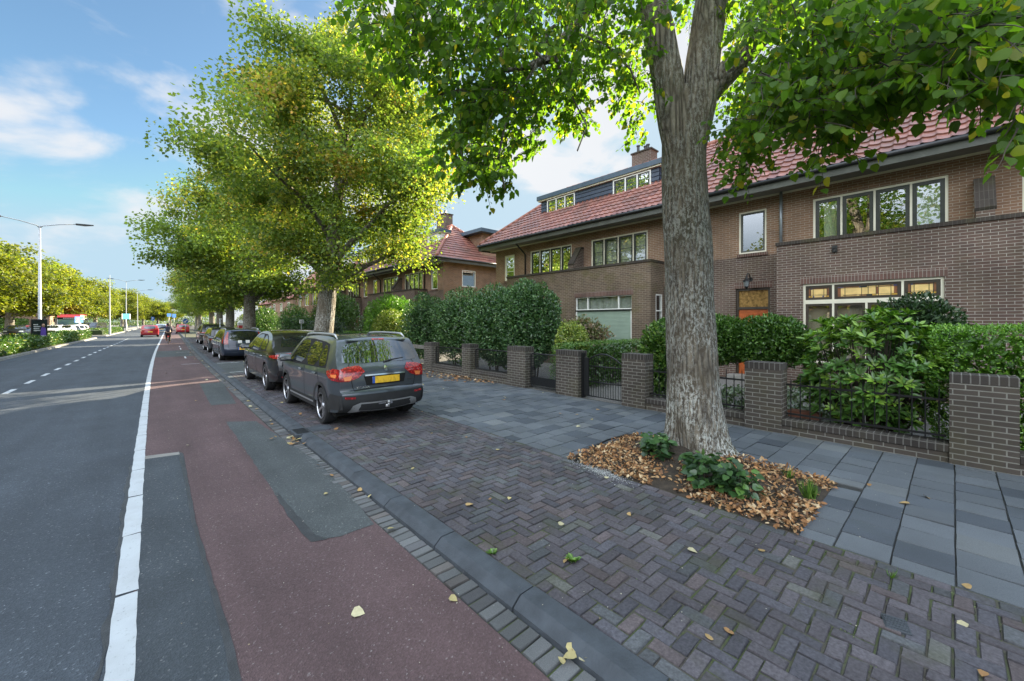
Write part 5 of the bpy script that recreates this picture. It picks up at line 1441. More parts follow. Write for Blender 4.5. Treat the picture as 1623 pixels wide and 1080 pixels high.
def plain_house(label, x, y, w, dpt, h, roofh, face=1, group=None, nwin=3):
    r = empty('brick_house', (x, y, 0), label, 'house', group)
    xa, xb = (x, x - dpt) if face > 0 else (x, x + dpt)
    m = MB(); m.box(xa, y - w / 2, 0, xb, y + w / 2, h); m.build('wall', M['brick_far'], r)
    m = MB(); m.prism([(xa + .5 * face, h - .05), (xb - .5 * face, h - .05), ((xa + xb) / 2, h + roofh)], y - w / 2 - .3, y + w / 2 + .3, 'y'); m.build('roof', M['ridge'], r)
    for k in range(nwin):
        yy = y - w / 2 + w * (k + .5) / nwin
        for z in (1.0, 4.0): win(r, x + .06 * face, yy - .8, yy + .8, z, z + 1.6, [1, 1], [1], 'white_wood', None, sg=-face)
    return r


plain_house('red brick house across the road, glimpsed right of the bus between the yellow trees', -19.5, 168, 14, 9, 6.4, 3.6)
for i, y in enumerate((5, 24, 43, 62, 84, 118)): plain_house('red brick house behind the yellow lime trees across the road', -24 + bend(y), y, 17, 9, 6.2, 3.4, group='brick houses across the road')
plain_house('distant brick house closing the view past the right hand trees', 20, 92, 18, 10, 6.3, 3.5, -1)
plain_house('far brick house at the end of the right hand row', 22, 118, 18, 10, 6.3, 3.5, -1)

# wall lantern beside the orange door
la = empty('wall_lantern', (14.5, 4.42, 3.2), 'black iron lantern on curved bracket over the orange front door', 'lantern')
m = MB(); m.tube([(14.49, 4.42, 3.25), (14.35, 4.42, 3.42), (14.2, 4.42, 3.42), (14.12, 4.42, 3.3)], .018, 6); m.lathe([(0, 0), (.07, .0), (.07, .02), (0, .02)], (14.495, 4.42, 3.25), 10, 'x'); m.lathe([(0, .33), (.03, .3), (.05, .24), (.11, .18), (.12, .16), (.0, .16)], (14.12, 4.42, 3.0), 6); m.lathe([(0, -.1), (.02, -.08), (.05, -.02), (.06, 0), (0, 0)], (14.12, 4.42, 3.0), 6); m.build('bracket', M['black_iron'], la)
m = MB(); m.lathe([(.06, 0), (.095, .16)], (14.12, 4.42, 3.0), 6); m.build('lantern_glass', M['zinc'], la)
m = MB(); m.box(XB - .05, 2.05, 3.72, XB - .001, 2.16, 3.9); m.lathe([(.05, 0), (.05, .04)], (XB - .07, 2.1, 3.78), 10, 'x'); m.build('balcony_drain', M['gutter'], hA)

# ------------------------------------------------------------------ front garden walls, piers, gates
PX0, PX1 = 7.85, 8.2
PG = 'brick piers of the garden walls'
piers = [(.03, -.55, 1.19, 'wide brick garden pier at the right end, with the bright clipped hedge above it'), (2.49, 1.93, 1.17, 'brick pier directly right of the big lime trunk, below the small standard trees'), (4.99, 4.42, 1.17, 'mossy brick pier directly left of the big lime trunk'),
         (6.95, 6.22, 1.15, 'brick pier between the mesh gate and the arched iron gate'), (8.86, 8.1, 1.16, 'brick pier under the tallest evergreen shrub, left of the mesh gate'), (11.18, 10.7, 1.13, 'narrow brick pier between the two black mesh panels'), (13.69, 13.15, 1.09, 'farthest brick pier, where the grey rail fence starts')]
for y1, y0, h, l in piers:
    r = empty('brick_pier', ((PX0 + PX1) / 2, (y0 + y1) / 2, 0), l, 'pier', PG)
    m = MB(); m.box(PX0, y0, -.02, PX1, y1, h - .115); m.build('shaft', M['brick_garden'], r)
    m = MB(); m.box(PX0 - .002, y0 - .002, h - .115, PX1 + .002, y1 + .002, h); m.build('cap_course', M['brick_garden_top'], r, bevel=.005)


def low_wall(label, y0, y1, h):
    r = empty('low_wall', (8.02, (y0 + y1) / 2, 0), label, 'wall', 'low brick garden walls')
    m = MB(); m.box(PX0 + .03, y0, -.02, PX1 - .05, y1, h - .11); m.build('base_course', M['brick_garden'], r)
    m = MB(); m.box(PX0 + .01, y0, h - .11, PX1 - .03, y1, h); m.build('coping', M['brick_garden_top'], r, bevel=.006)


low_wall('low brick wall with upright coping under the rhododendron', .03, 1.93, .25)
low_wall('low brick wall hidden behind the big lime trunk', 2.49, 4.42, .25)
low_wall('low brick wall below the black mesh panel nearer the gate', 8.86, 10.7, .30)
low_wall('low brick wall below the farther black mesh panel, with leaves heaped against it', 11.18, 13.15, .30)
low_wall('low brick wall running out of the picture past the right end pier', -3.6, -.55, .25)


def railing(label, y0, y1, zb, zt, name='iron_railing', sp=.125, x=8.02):
    r = empty(name, (x, (y0 + y1) / 2, zb), label, 'railing', 'black iron railings in the garden walls')
    m = MB(); m.box(x - .012, y0, zt - .2, x + .012, y1, zt - .17); m.box(x - .012, y0, zb + .06, x + .012, y1, zb + .09); m.build('rail', M['black_iron'], r)
    m = MB(); n = int((y1 - y0) / sp)
    for k in range(n):
        y = y0 + (y1 - y0) * (k + .5) / n; zt2 = zt - (.07 if k % 2 else 0)
        m.tube([(x, y, zb - .02), (x, y, zt2 - .05), (x, y, zt2)], [.008, .008, .002], 6)
    m.build('bars', M['black_iron'], r)


railing('black iron railing that the rhododendron grows through', .06, 1.90, .25, 1.0)
railing('black iron railing just right of the big lime trunk', 2.52, 4.39, .25, 1.0)


def mesh_panel(label, y0, y1, z0, z1, name, cat, kick=0.0, group=None, x=8.02):
    r = empty(name, (x, (y0 + y1) / 2, z0), label, cat, group)
    m = MB(); c = .07
    m.tube([(x, y0, z0 + c), (x, y0, z1 - c), (x, y0 + c * .3, z1 - c * .3), (x, y0 + c, z1), (x, y1 - c, z1), (x, y1 - c * .3, z1 - c * .3), (x, y1, z1 - c), (x, y1, z0 + c), (x, y1 - c * .3, z0 + c * .3), (x, y1 - c, z0), (x, y0 + c, z0), (x, y0 + c * .3, z0 + c * .3), (x, y0, z0 + c)], .018, 6); m.build('frame', M['black_iron'], r, smooth=True)
    m = MB(); s = .055; z0k = z0 + kick
    n = int((y1 - y0 + z1 - z0k) / s)
    for k in range(1, n):
        q = k * s
        a = (y0 + max(0, q - (z1 - z0k)), z0k + min(q, z1 - z0k)); b = (y0 + min(q, y1 - y0), z0k + max(0, q - (y1 - y0)))
        m.tube([(x, a[0], a[1]), (x, b[0], b[1])], .0028, 3, False)
        m.tube([(x + .004, y0 + y1 - a[0], a[1]), (x + .004, y0 + y1 - b[0], b[1])], .0028, 3, False)
    m.build('wire_mesh', M['black_iron'], r)
    if kick:
        m = MB(); m.box(x - .006, y0 + .03, z0 + .03, x + .006, y1 - .03, z0 + kick); m.build('kick_plate', M['black_iron'], r)
        m = MB(); m.box(x - .02, y1 - .14, z0 + .45, x + .02, y1 - .02, z0 + .55); m.build('lock', M['black_iron'], r)
    return r


FG = 'black wire mesh fence panels'
mesh_panel('black wire mesh fence panel right of the narrow pier', 8.95, 10.62, .34, .98, 'mesh_panel', 'fence', group=FG)
mesh_panel('farther black wire mesh fence panel beside the leaf heap', 11.26, 13.08, .34, .94, 'mesh_panel', 'fence', group=FG)
mesh_panel('black framed mesh garden gate with closed kick plate', 7.03, 8.03, .07, .98, 'garden_gate', 'gate', .26)
gt = empty('iron_gate', (8.02, 5.6, .05), 'tall arched iron gate with upright bars in front of the clipped path hedge', 'gate')
m = MB(); x = 8.02
arch = [(x, 5.05 + 1.1 * k / 12, .86 + .24 * math.sin(math.pi * k / 12)) for k in range(13)]
m.tube([(x, 5.05, .06), (x, 5.05, .86)] + arch[1:-1] + [(x, 6.15, .86), (x, 6.15, .06), (x, 5.05, .06)], .017, 6); m.box(x - .012, 5.07, .78, x + .012, 6.13, .81); m.box(x - .012, 5.07, .4, x + .012, 6.13, .43); m.build('frame', M['black_iron'], gt, smooth=True)
m = MB()
for k in range(1, 16):
    y = 5.05 + 1.1 * k / 16; m.tube([(x, y, .06), (x, y, .86 + .24 * math.sin(math.pi * k / 16))], .007, 5)
m.build('bars', M['black_iron'], gt)
m = MB(); m.box(x - .05, 6.16, 0, x + .05, 6.215, 1.1); m.box(x - .04, 6.0, .06, x - .02, 6.15, 1.0); m.build('gate_post', M['black_iron'], gt)
wf = empty('rail_fence', (8.0, 16.2, 0), 'weathered grey plank fence beyond the last brick pier, behind the grey car', 'fence')
for z in (.24, .80):
    m = MB(); m.box(7.98, 13.72, z, 8.02, 18.9, z + .15); m.build('plank', M['grey_wood'], wf, bevel=.005)
for y in (15.4, 17.1, 18.8):
    m = MB(); m.box(8.03, y, -.02, 8.11, y + .1, 1.0); m.build('post', M['grey_wood'], wf)
w2 = empty('garden_wall', (8.1, 34, 0), 'low far garden wall and hedge base along the pavement behind the parked cars', 'wall')
m = MB(); m.box(8.0, 19, -.02, 8.25, 24.5, .45); m.build('base_course', M['brick_garden'], w2)
m = MB(); m.box(7.98, 19, .45, 8.27, 24.5, .53); m.build('coping', M['brick_garden_top'], w2)
# planter in the front garden
pt = empty('planter', (8.55, 1.75, 0), 'small terracotta plant trough just behind the railing', 'planter')
m = MB(); m.add([(8.45, 1.55, 0.02), (8.65, 1.55, .02), (8.65, 1.95, .02), (8.45, 1.95, .02), (8.42, 1.52, .3), (8.68, 1.52, .3), (8.68, 1.98, .3), (8.42, 1.98, .3)], [(3, 2, 1, 0), (0, 1, 5, 4), (1, 2, 6, 5), (2, 3, 7, 6), (3, 0, 4, 7), (4, 5, 6, 7)]); m.build('trough', M['terracotta'], pt)
# ------------------------------------------------------------------ cars
def chaikin(pts, it=2, closed=False):
    for _ in range(it):
        o = [] if closed else [pts[0]]
        n = len(pts)
        for i in range(n if closed else n - 1):
            a, b = pts[i], pts[(i + 1) % n]
            o.append((a[0] * .75 + b[0] * .25, a[1] * .75 + b[1] * .25)); o.append((a[0] * .25 + b[0] * .75, a[1] * .25 + b[1] * .75))
        if not closed: o.append(pts[-1])
        pts = o
    return pts


def resample(poly, res, closed=True):
    out = []
    n = len(poly)
    for i in range(n if closed else n - 1):
        a, b = poly[i], poly[(i + 1) % n]
        k = max(1, int(math.dist(a, b) / res + .5))
        for j in range(k): out.append((a[0] + (b[0] - a[0]) * j / k, a[1] + (b[1] - a[1]) * j / k))
    if not closed: out.append(poly[-1])
    return out


def inside(p, poly):
    x, y = p; c = False; n = len(poly); j = n - 1
    for i in range(n):
        if (poly[i][1] > y) != (poly[j][1] > y) and x < (poly[j][0] - poly[i][0]) * (y - poly[i][1]) / (poly[j][1] - poly[i][1]) + poly[i][0]: c = not c
        j = i
    return c


def tess(poly, res):
    b = resample(poly, res)
    xs = [p[0] for p in b]; ys = [p[1] for p in b]
    pts = [Vector(p) for p in b]; n = len(b)
    x = min(xs) + res / 2
    while x < max(xs):
        y = min(ys) + res / 2
        while y < max(ys):
            if inside((x, y), b) and min(abs(x - q[0]) + abs(y - q[1]) for q in b) > res * .5: pts.append(Vector((x, y)))
            y += res
        x += res
    r = delaunay_2d_cdt(pts, [(i, (i + 1) % n) for i in range(n)], [], 1, 1e-5)
    return [(v.x, v.y) for v in r[0]], [tuple(f) for f in r[2]]


class Car:
    """y runs from the rear bumper (0) forward to L; x is lateral; z up"""
    def __init__(s, sp):
        s.sp = sp; s.L, s.W, s.H = sp['L'], sp['W'], sp['H']
        s.sil = chaikin(sp['sil'], 2)
        s.res = sp.get('res', .07)

    def w(s, y, z):
        sp = s.sp; L, H = s.L, s.H
        zb = sp['belt']
        yr, yf = sp.get('yr', .55), sp.get('yf', .9)
        k = 1.0
        if y < yr: k *= 1 - sp.get('rr', .13) * ((yr - max(0, y)) / yr) ** 2.3
        if y > L - yf: k *= 1 - sp.get('rf', .20) * ((min(L, y) - (L - yf)) / yf) ** 2.3
        if z < zb: t = 1 - .035 * ((z - .68) / .45) ** 2 if z < .68 else 1 - .02 * ((z - .68) / (zb - .68)) ** 2
        else:
            f = (z - zb) / (H - zb); t = .98 - (sp.get('tumble', .22)) * f ** 1.15
        sh = .012 * math.exp(-((z - sp.get('crease', .86)) / .05) ** 2)
        return s.W / 2 * k * t + sh

    def side(s, sx, poly, off, res=None):
        v, f = tess(poly, res or s.res)
        vs = []
        e = .004
        for y, z in v:
            w0 = s.w(y, z); dy = (s.w(y + e, z) - w0) / e; dz = (s.w(y, z + e) - w0) / e
            n = Vector((1, -dy, -dz)).normalized()
            vs.append((sx * (w0 + n.x * off), y + n.y * off, z + n.z * off))
        return vs, f

    def strip_pt(s, P, nrm, t, off=0.0):
        y, z = P
        b = (.10 * abs(nrm[0]) + .035 * abs(nrm[1]) * (1 if z > s.sp['belt'] - .1 else .6)) * s.sp.get('bulge', 1)
        q = (b * (1 - t * t) + off)
        return (t * s.w(y, z), y + nrm[0] * q, z + nrm[1] * q)

    def sil_at_z(s, z, front=False):
        pts = s.sil if not front else s.sil[::-1]
        for a, b in zip(pts, pts[1:]):
            if (a[1] - z) * (b[1] - z) <= 0 and abs(a[1] - b[1]) > 1e-6:
                f = (z - a[1]) / (b[1] - a[1]); d = Vector((b[1] - a[1], -(b[0] - a[0]))).normalized()
                if front: d = -d
                return (a[0] + (b[0] - a[0]) * f, z), (-d.x, -d.y) if not front else (-d.x, -d.y)
        return pts[0], (-1 if not front else 1, 0)

    def end(s, poly, off, front=False, res=None):
        """patch on the rear (or front) face; poly in (x,z)"""
        v, f = tess(poly, res or s.res)
        vs = []
        for x, z in v:
            P, n = s.sil_at_z(z, front)
            if (n[0] > 0) != front: n = (-n[0], -n[1])
            wv = s.w(*P); t = max(-1, min(1, x / wv))
            b = .10 * abs(n[0]) + .035 * abs(n[1])
            q = b * s.sp.get('bulge', 1) * (1 - t * t) + off
            ex = (abs(x) - wv if abs(x) > wv else 0)
            vs.append((x, P[0] + n[0] * q + (ex * (1 if not front else -1)), P[1] + n[1] * q))
        return vs, f

    def body_shell(s):
        m = MB(); sp = s.sp
        sl = s.sil
        n = len(sl); T = [-1, -.93, -.8, -.6, -.3, 0, .3, .6, .8, .93, 1]
        nr = []
        for i in range(n):
            a, b = sl[max(0, i - 1)], sl[min(n - 1, i + 1)]
            d = Vector((b[0] - a[0], b[1] - a[1])).normalized(); nr.append((-d.y, d.x))
        vs = [s.strip_pt(sl[i], nr[i], t) for i in range(n) for t in T]; k = len(T)
        m.add(vs, [(i * k + j, i * k + j + 1, (i + 1) * k + j + 1, (i + 1) * k + j) for i in range(n - 1) for j in range(k - 1)])
        # side polygon with the wheel arches
        zb = sp.get('sill', .26); ra = sp['ra']; r = sp['wr']
        low = [(sl[-1][0], sl[-1][1])]
        for yc in (sp['wf'], sp['wb']):
            a0 = math.asin(max(-1, min(1, (zb - r) / ra)))
            low.append((yc + ra * math.cos(a0), zb))
            for q in range(1, 14):
                a = a0 + (math.pi - 2 * a0) * q / 14
                low.append((yc + ra * math.cos(a), r + ra * math.sin(a)))
            low.append((yc - ra * math.cos(a0), zb))
        poly = list(sl) + low[1:]
        for sx in (-1, 1):
            v, f = s.side(sx, poly, 0); m.add(v, f)
        return m

    def arch_ring(s, yc, r0, r1, zb):
        pts = []
        r = s.sp['wr']
        a0 = math.asin(max(-1, min(1, (zb - r) / r1))); a1 = math.asin(max(-1, min(1, (zb - r) / r0)))
        for q in range(15): a = a0 + (math.pi - 2 * a0) * q / 14; pts.append((yc + r1 * math.cos(a), r + r1 * math.sin(a)))
        for q in range(15): a = math.pi - a1 - (math.pi - 2 * a1) * q / 14; pts.append((yc + r0 * math.cos(a), r + r0 * math.sin(a)))
        return pts

    def ribbon(s, line, wdt=.009):
        p = [Vector(q) for q in line]; L, Rr = [], []
        for i, q in enumerate(p):
            d = (p[min(i + 1, len(p) - 1)] - p[max(0, i - 1)]).normalized(); n = Vector((-d.y, d.x)) * wdt / 2
            L.append(tuple(q + n)); Rr.append(tuple(q - n))
        return L + Rr[::-1]


def wheel(parent, x, y, r, wd, sx, style, mats):
    t = MB()
    t.lathe([(r * .70, -wd / 2), (r * .93, -wd / 2), (r * .985, -wd / 2 + .02), (r, -wd * .25), (r, wd * .25), (r * .985, wd / 2 - .02), (r * .93, wd / 2), (r * .70, wd / 2)], (x, y, r), 30, 'x')
    w = t.build('wheel', M['tyre'], parent, angle=40, local=True)
    f = x + sx * (wd / 2)
    rim = MB(); rim.lathe([(r * .71, sx * (wd / 2 + .002)), (r * .67, sx * (wd / 2 - .0)), (r * .655, sx * (wd / 2 - .012))], (x, y, r), 30, 'x')
    n = 5 if style in ('five', 'dual') else 10
    for k in range(n):
        offs = (-.1, .1) if style == 'dual' else (0,)
        for o in offs:
            a = 2 * math.pi * k / n + .3
            wv = .026 if style != 'five' else .05
            tw_ = .32 if style == 'five' else 0.0
            pts = []
            for rr, aa, ww in ((.10, a, wv * .9), (.64, a + tw_ + o, wv * (1.2 if style == 'five' else .8))):
                c = Vector((0, math.cos(aa), math.sin(aa))); q = Vector((0, -math.sin(aa), math.cos(aa)))
                pts.append((c * rr * r / 1.0 - q * ww * .5 * 1, c * rr * r + q * ww * .5))
            b0, b1, b2, b3 = pts[0][0], pts[0][1], pts[1][1], pts[1][0]
            ctr = Vector((0, y, r)); d1, d2 = Vector((f - sx * .035, 0, 0)), Vector((f - sx * .012, 0, 0)); d3 = Vector((f - sx * .07, 0, 0))
            rim.add([ctr + b0 + d1, ctr + b1 + d1, ctr + b2 + d2, ctr + b3 + d2, ctr + b0 + d3, ctr + b1 + d3, ctr + b2 + d3, ctr + b3 + d3], [(0, 1, 2, 3), (0, 1, 5, 4), (1, 2, 6, 5), (2, 3, 7, 6), (3, 0, 4, 7)])
    rim.lathe([(0, sx * (wd / 2 - .02)), (.05, sx * (wd / 2 - .02)), (.06, sx * (wd / 2 - .05))], (x, y, r), 16, 'x')
    rim.build('rim', mats[0], w, local=True)
    dk = MB(); dk.lathe([(0, sx * (wd / 2 - .085)), (r * .63, sx * (wd / 2 - .085)), (r * .655, sx * (wd / 2 - .012))], (x, y, r), 24, 'x'); dk.build('brake_disc', M['alloy_dark'], w, local=True)


def build_car(label, loc, sp, rz=0.0, group=None, cat='car', name='parked_car'):
    c = Car(sp)
    root = empty(name, loc, label, cat, group, rz)
    P = sp['paint']; res = c.res
    zb_ = sp.get('sill', .26)
    body = c.body_shell(); body.build('body', P, root, angle=38, local=True)

    def part(nm, items, mat, parent=root, smooth=True):
        m = MB()
        for v, f in items: m.add(v, f)
        return m.build(nm, mat, parent, angle=35 if smooth else None, local=True)
    # dark underside
    m = MB(); m.box(-c.W * .44, sp['wb'] - .5, .2, c.W * .44, sp['wf'] + .45, .62); m.box(-c.W * .40, .25, .26, c.W * .40, c.L - .3, .5); m.build('underbody', M['gap'], root, local=True)
    zb = sp['belt']
    for i, poly in enumerate(sp['side_win']):
        pl = chaikin(poly, 1, True)
        part('side_window', [c.side(-1, pl, .004)], M['car_glass']); part('side_window', [c.side(1, pl, .004)], M['car_glass'])
    if sp.get('win_trim'):
        pl = sp['win_trim']
        [part('window_trim', [c.side(sx, pl, .002)], M['gap']) for sx in (-1, 1)]
    if sp.get('doors'):
        for poly in sp['doors']:
            for sx in (-1, 1):
                d = part('door', [c.side(sx, poly, .0035)], P)
                x0 = min(p[0] for p in poly)
                line = c.ribbon(resample(poly + [poly[0]], .1, False), .014)
                part('door_gap', [c.side(sx, [tuple(q) for q in line], .0015, .05)], M['gap'], d)
                hy, hz = x0 + .1, zb - .13
                mm = MB(); ww = c.w(hy + .1, hz); mm.box(sx * (ww + .008), hy, hz, sx * (ww + .032), hy + .2, hz + .03)
                mm.build('handle', P if not sp.get('chrome_handle') else M['chrome'], d, local=True, bevel=.006)
    # rear window, windscreen
    part('rear_window', [c.end(chaikin(sp['rear_win'], 1, True), .004)], M['car_glass'])
    ws = sp['ws']
    part('windscreen', [c.end(chaikin([(-ws[0], ws[2]), (ws[0], ws[2]), (ws[1], ws[3]), (-ws[1], ws[3])], 1, True), .005, True)], M['car_glass'])
    # rear details
    if sp.get('tailgate'):
        ln = c.ribbon(resample(sp['tailgate'], .08, False), .012); part('tailgate_gap', [c.end([tuple(q) for q in ln], .002)], M['gap'])
    if sp.get('bumper'):
        items = [c.end(q, .010) for q in sp['bumper']] + [c.side(sx, q, .010) for q in sp.get('bumper_side', []) for sx in (-1, 1)]
        part('bumper', items, M['plastic'] if not sp.get('bumper_paint') else P)
    if sp.get('cladding'):
        a, b = sp['wb'] + sp['ra'] + .0, sp['wf'] - sp['ra'] - .0
        for sx in (-1, 1):
            items = [c.side(sx, c.arch_ring(yc, sp['ra'] - .002, sp['ra'] + .055, zb_), .007) for yc in (sp['wf'], sp['wb'])]
            items.append(c.side(sx, [(a - .03, zb_ - .02), (b + .03, zb_ - .02), (b + .03, zb_ + .14), (a - .03, zb_ + .14)], .008))
            part('cladding', items, M['plastic'])
        if sp.get('sill_strip'): part('sill_strip', [c.side(sx, [(a + .03, zb_ + .06), (b - .03, zb_ + .06), (b - .03, zb_ + .095), (a + .03, zb_ + .095)], .018) for sx in (-1, 1)], M['silver'])
    for sx in (-1, 1):
        if sp.get('tail'):
            tl = part('tail_light', [c.end([(sx * x, z) for x, z in sp['tail']], .012, False, .05)] + ([c.side(sx, sp['tail_side'], .012, .05)] if sp.get('tail_side') else []), M['tail_red'])
            if sp.get('tail_amber'): part('indicator', [c.end([(sx * x, z) for x, z in sp['tail_amber']], .016, False, .05)] + ([c.side(sx, sp['tail_amber_side'], .016, .05)] if sp.get('tail_amber_side') else []), M['tail_amber'], tl)
        if sp.get('reflector'): part('reflector', [c.end([(sx * x, z) for x, z in sp['reflector']], .018, False, .05)], M['tail_red'])
        if sp.get('head'): part('headlight', [c.end([(sx * x, z) for x, z in sp['head']], .008, True, .06)], M['headlight'])
    if sp.get('plate_z'):
        z = sp['plate_z']; h = .11
        part('number_plate', [c.end([(-.26, z), (.26, z), (.26, z + h), (-.26, z + h)], .018)], M['plate']); part('plate_band', [c.end([(-.26, z), (-.215, z), (-.215, z + h), (-.26, z + h)], .021)], M['plate_blue'])
    if sp.get('front'):
        for q, mt in sp['front']: part('grille', [c.end(q, .009, True)], M[mt])
        part('number_plate', [c.end([(-.26, .42), (.26, .42), (.26, .53), (-.26, .53)], .02, True)], M['plate'])
    for nm, q, mt, of in sp.get('rear_bits', []): part(nm, [c.end(q, of)], M[mt])
    if sp.get('light_bar'): part('brake_light', [c.end(sp['light_bar'], .012)], M['tail_red'])
    # spoiler
    if sp.get('spoiler'):
        y0, z0, y1, z1, hw, th = sp['spoiler']
        m = MB(); m.add([(-hw * .97, y0, z0), (hw * .97, y0, z0), (hw, y1, z1), (-hw, y1, z1), (-hw * .95, y0 + .02, z0 - th), (hw * .95, y0 + .02, z0 - th), (hw, y1, z1 - th * 1.6), (-hw, y1, z1 - th * 1.6)], [(0, 1, 2, 3), (7, 6, 5, 4), (0, 4, 5, 1), (1, 5, 6, 2), (3, 7, 4, 0), (2, 6, 7, 3)])
        m.build('spoiler', sp.get('spoiler_paint', P), root, local=True, bevel=.012)
    if sp.get('rails'):
        y0, y1, mt = sp['rails']
        for sx in (-1, 1):
            pts = []
            for k in range(15):
                f = k / 14; y = y0 + (y1 - y0) * f
                zt = max(z for yy, z in c.sil if abs(yy - y) < .25)
                pts.append((sx * (c.w(y, zt) + -.035), y, zt + (.045 if 0 < k < 14 else -.02) - .01 * abs(f - .5)))
            m = MB(); m.tube(pts, [.012] + [.022] * 13 + [.012], 8); m.build('roof_rail', M[mt], root, smooth=True, local=True)
    if sp.get('mirror'):
        y, z = sp['mirror']
        for sx in (-1, 1):
            ww = c.w(y, z)
            m = MB(); vs, fs = [], []
            prof = [(0, .04), (.03, .085), (.08, .095), (.14, .08), (.17, .03)]
            x0 = ww + .04
            for dy, h in prof:
                for x, zz in ((x0, -h * .8), (x0 + .2, -h * .75), (x0 + .23, h * .2), (x0 + .19, h), (x0, h * .8)): vs.append((sx * x, y + dy, z + .05 + zz))
            for i in range(len(prof) - 1):
                for k in range(5): fs.append((i * 5 + k, i * 5 + (k + 1) % 5, (i + 1) * 5 + (k + 1) % 5, (i + 1) * 5 + k))
            fs += [(0, 1, 2, 3, 4), tuple(range(24, 19, -1))]
            m.add(vs, fs); m.tube([(sx * (ww - .03), y + .1, z - .03), (sx * (x0 + .05), y + .08, z + .02)], .025, 6)
            mo = m.build('mirror', P, root, local=True, angle=50)
            g = MB(); g.add([(sx * (x0 + .012), y - .002, z + .022), (sx * (x0 + .195), y - .002, z + .022), (sx * (x0 + .205), y - .002, z + .06), (sx * (x0 + .18), y - .002, z + .082), (sx * (x0 + .012), y - .002, z + .08)], [(0, 1, 2, 3, 4)]); g.build('mirror_glass', M['chrome'], mo, local=True)
    if sp.get('antenna'):
        y = sp['antenna']; zt = max(z for yy, z in c.sil if abs(yy - y) < .3) + .03
        m = MB(); m.lathe([(.05, -.03), (.035, .01), (0, .03)], (0, y, zt), 10); m.tube([(0, y, zt), (0, y - .09, zt + .19)], [.006, .004], 5); m.build('antenna', M['plastic'], root, local=True)
    if sp.get('wiper'):
        P0, n0 = c.sil_at_z(sp['wiper'] + .0); m = MB()
        m.tube([(.0, P0[0] - .13, sp['wiper']), (.12, P0[0] - .125, sp['wiper'] + .03), (.42, P0[0] - .07, sp['wiper'] + .055)], [.02, .012, .006], 5); m.build('wiper', M['plastic'], root, local=True)
    wd = sp.get('wd', .22)
    for sx in (-1, 1):
        for y in (sp['wb'], sp['wf']): wheel(root, sx * (c.W / 2 - wd / 2 - .012), y, sp['wr'], wd, sx, sp.get('rim', 'five'), (M[sp.get('rim_mat', 'alloy')],))
    return root, c


PAINT = {k: carpaint('paint_' + k, v, mt) for k, (v, mt) in dict(grey=((0.062, 0.074, 0.088), .35), black=((0.012, 0.011, 0.013), .3), blue=((0.022, 0.032, 0.06), .4), dark=((0.018, 0.019, 0.022), .3), red=((0.36, 0.02, 0.03), .2), white=((0.75, 0.76, 0.77), .0), light=((0.45, 0.55, 0.62), .3), silver=((0.5, 0.5, 0.51), .5)).items()}

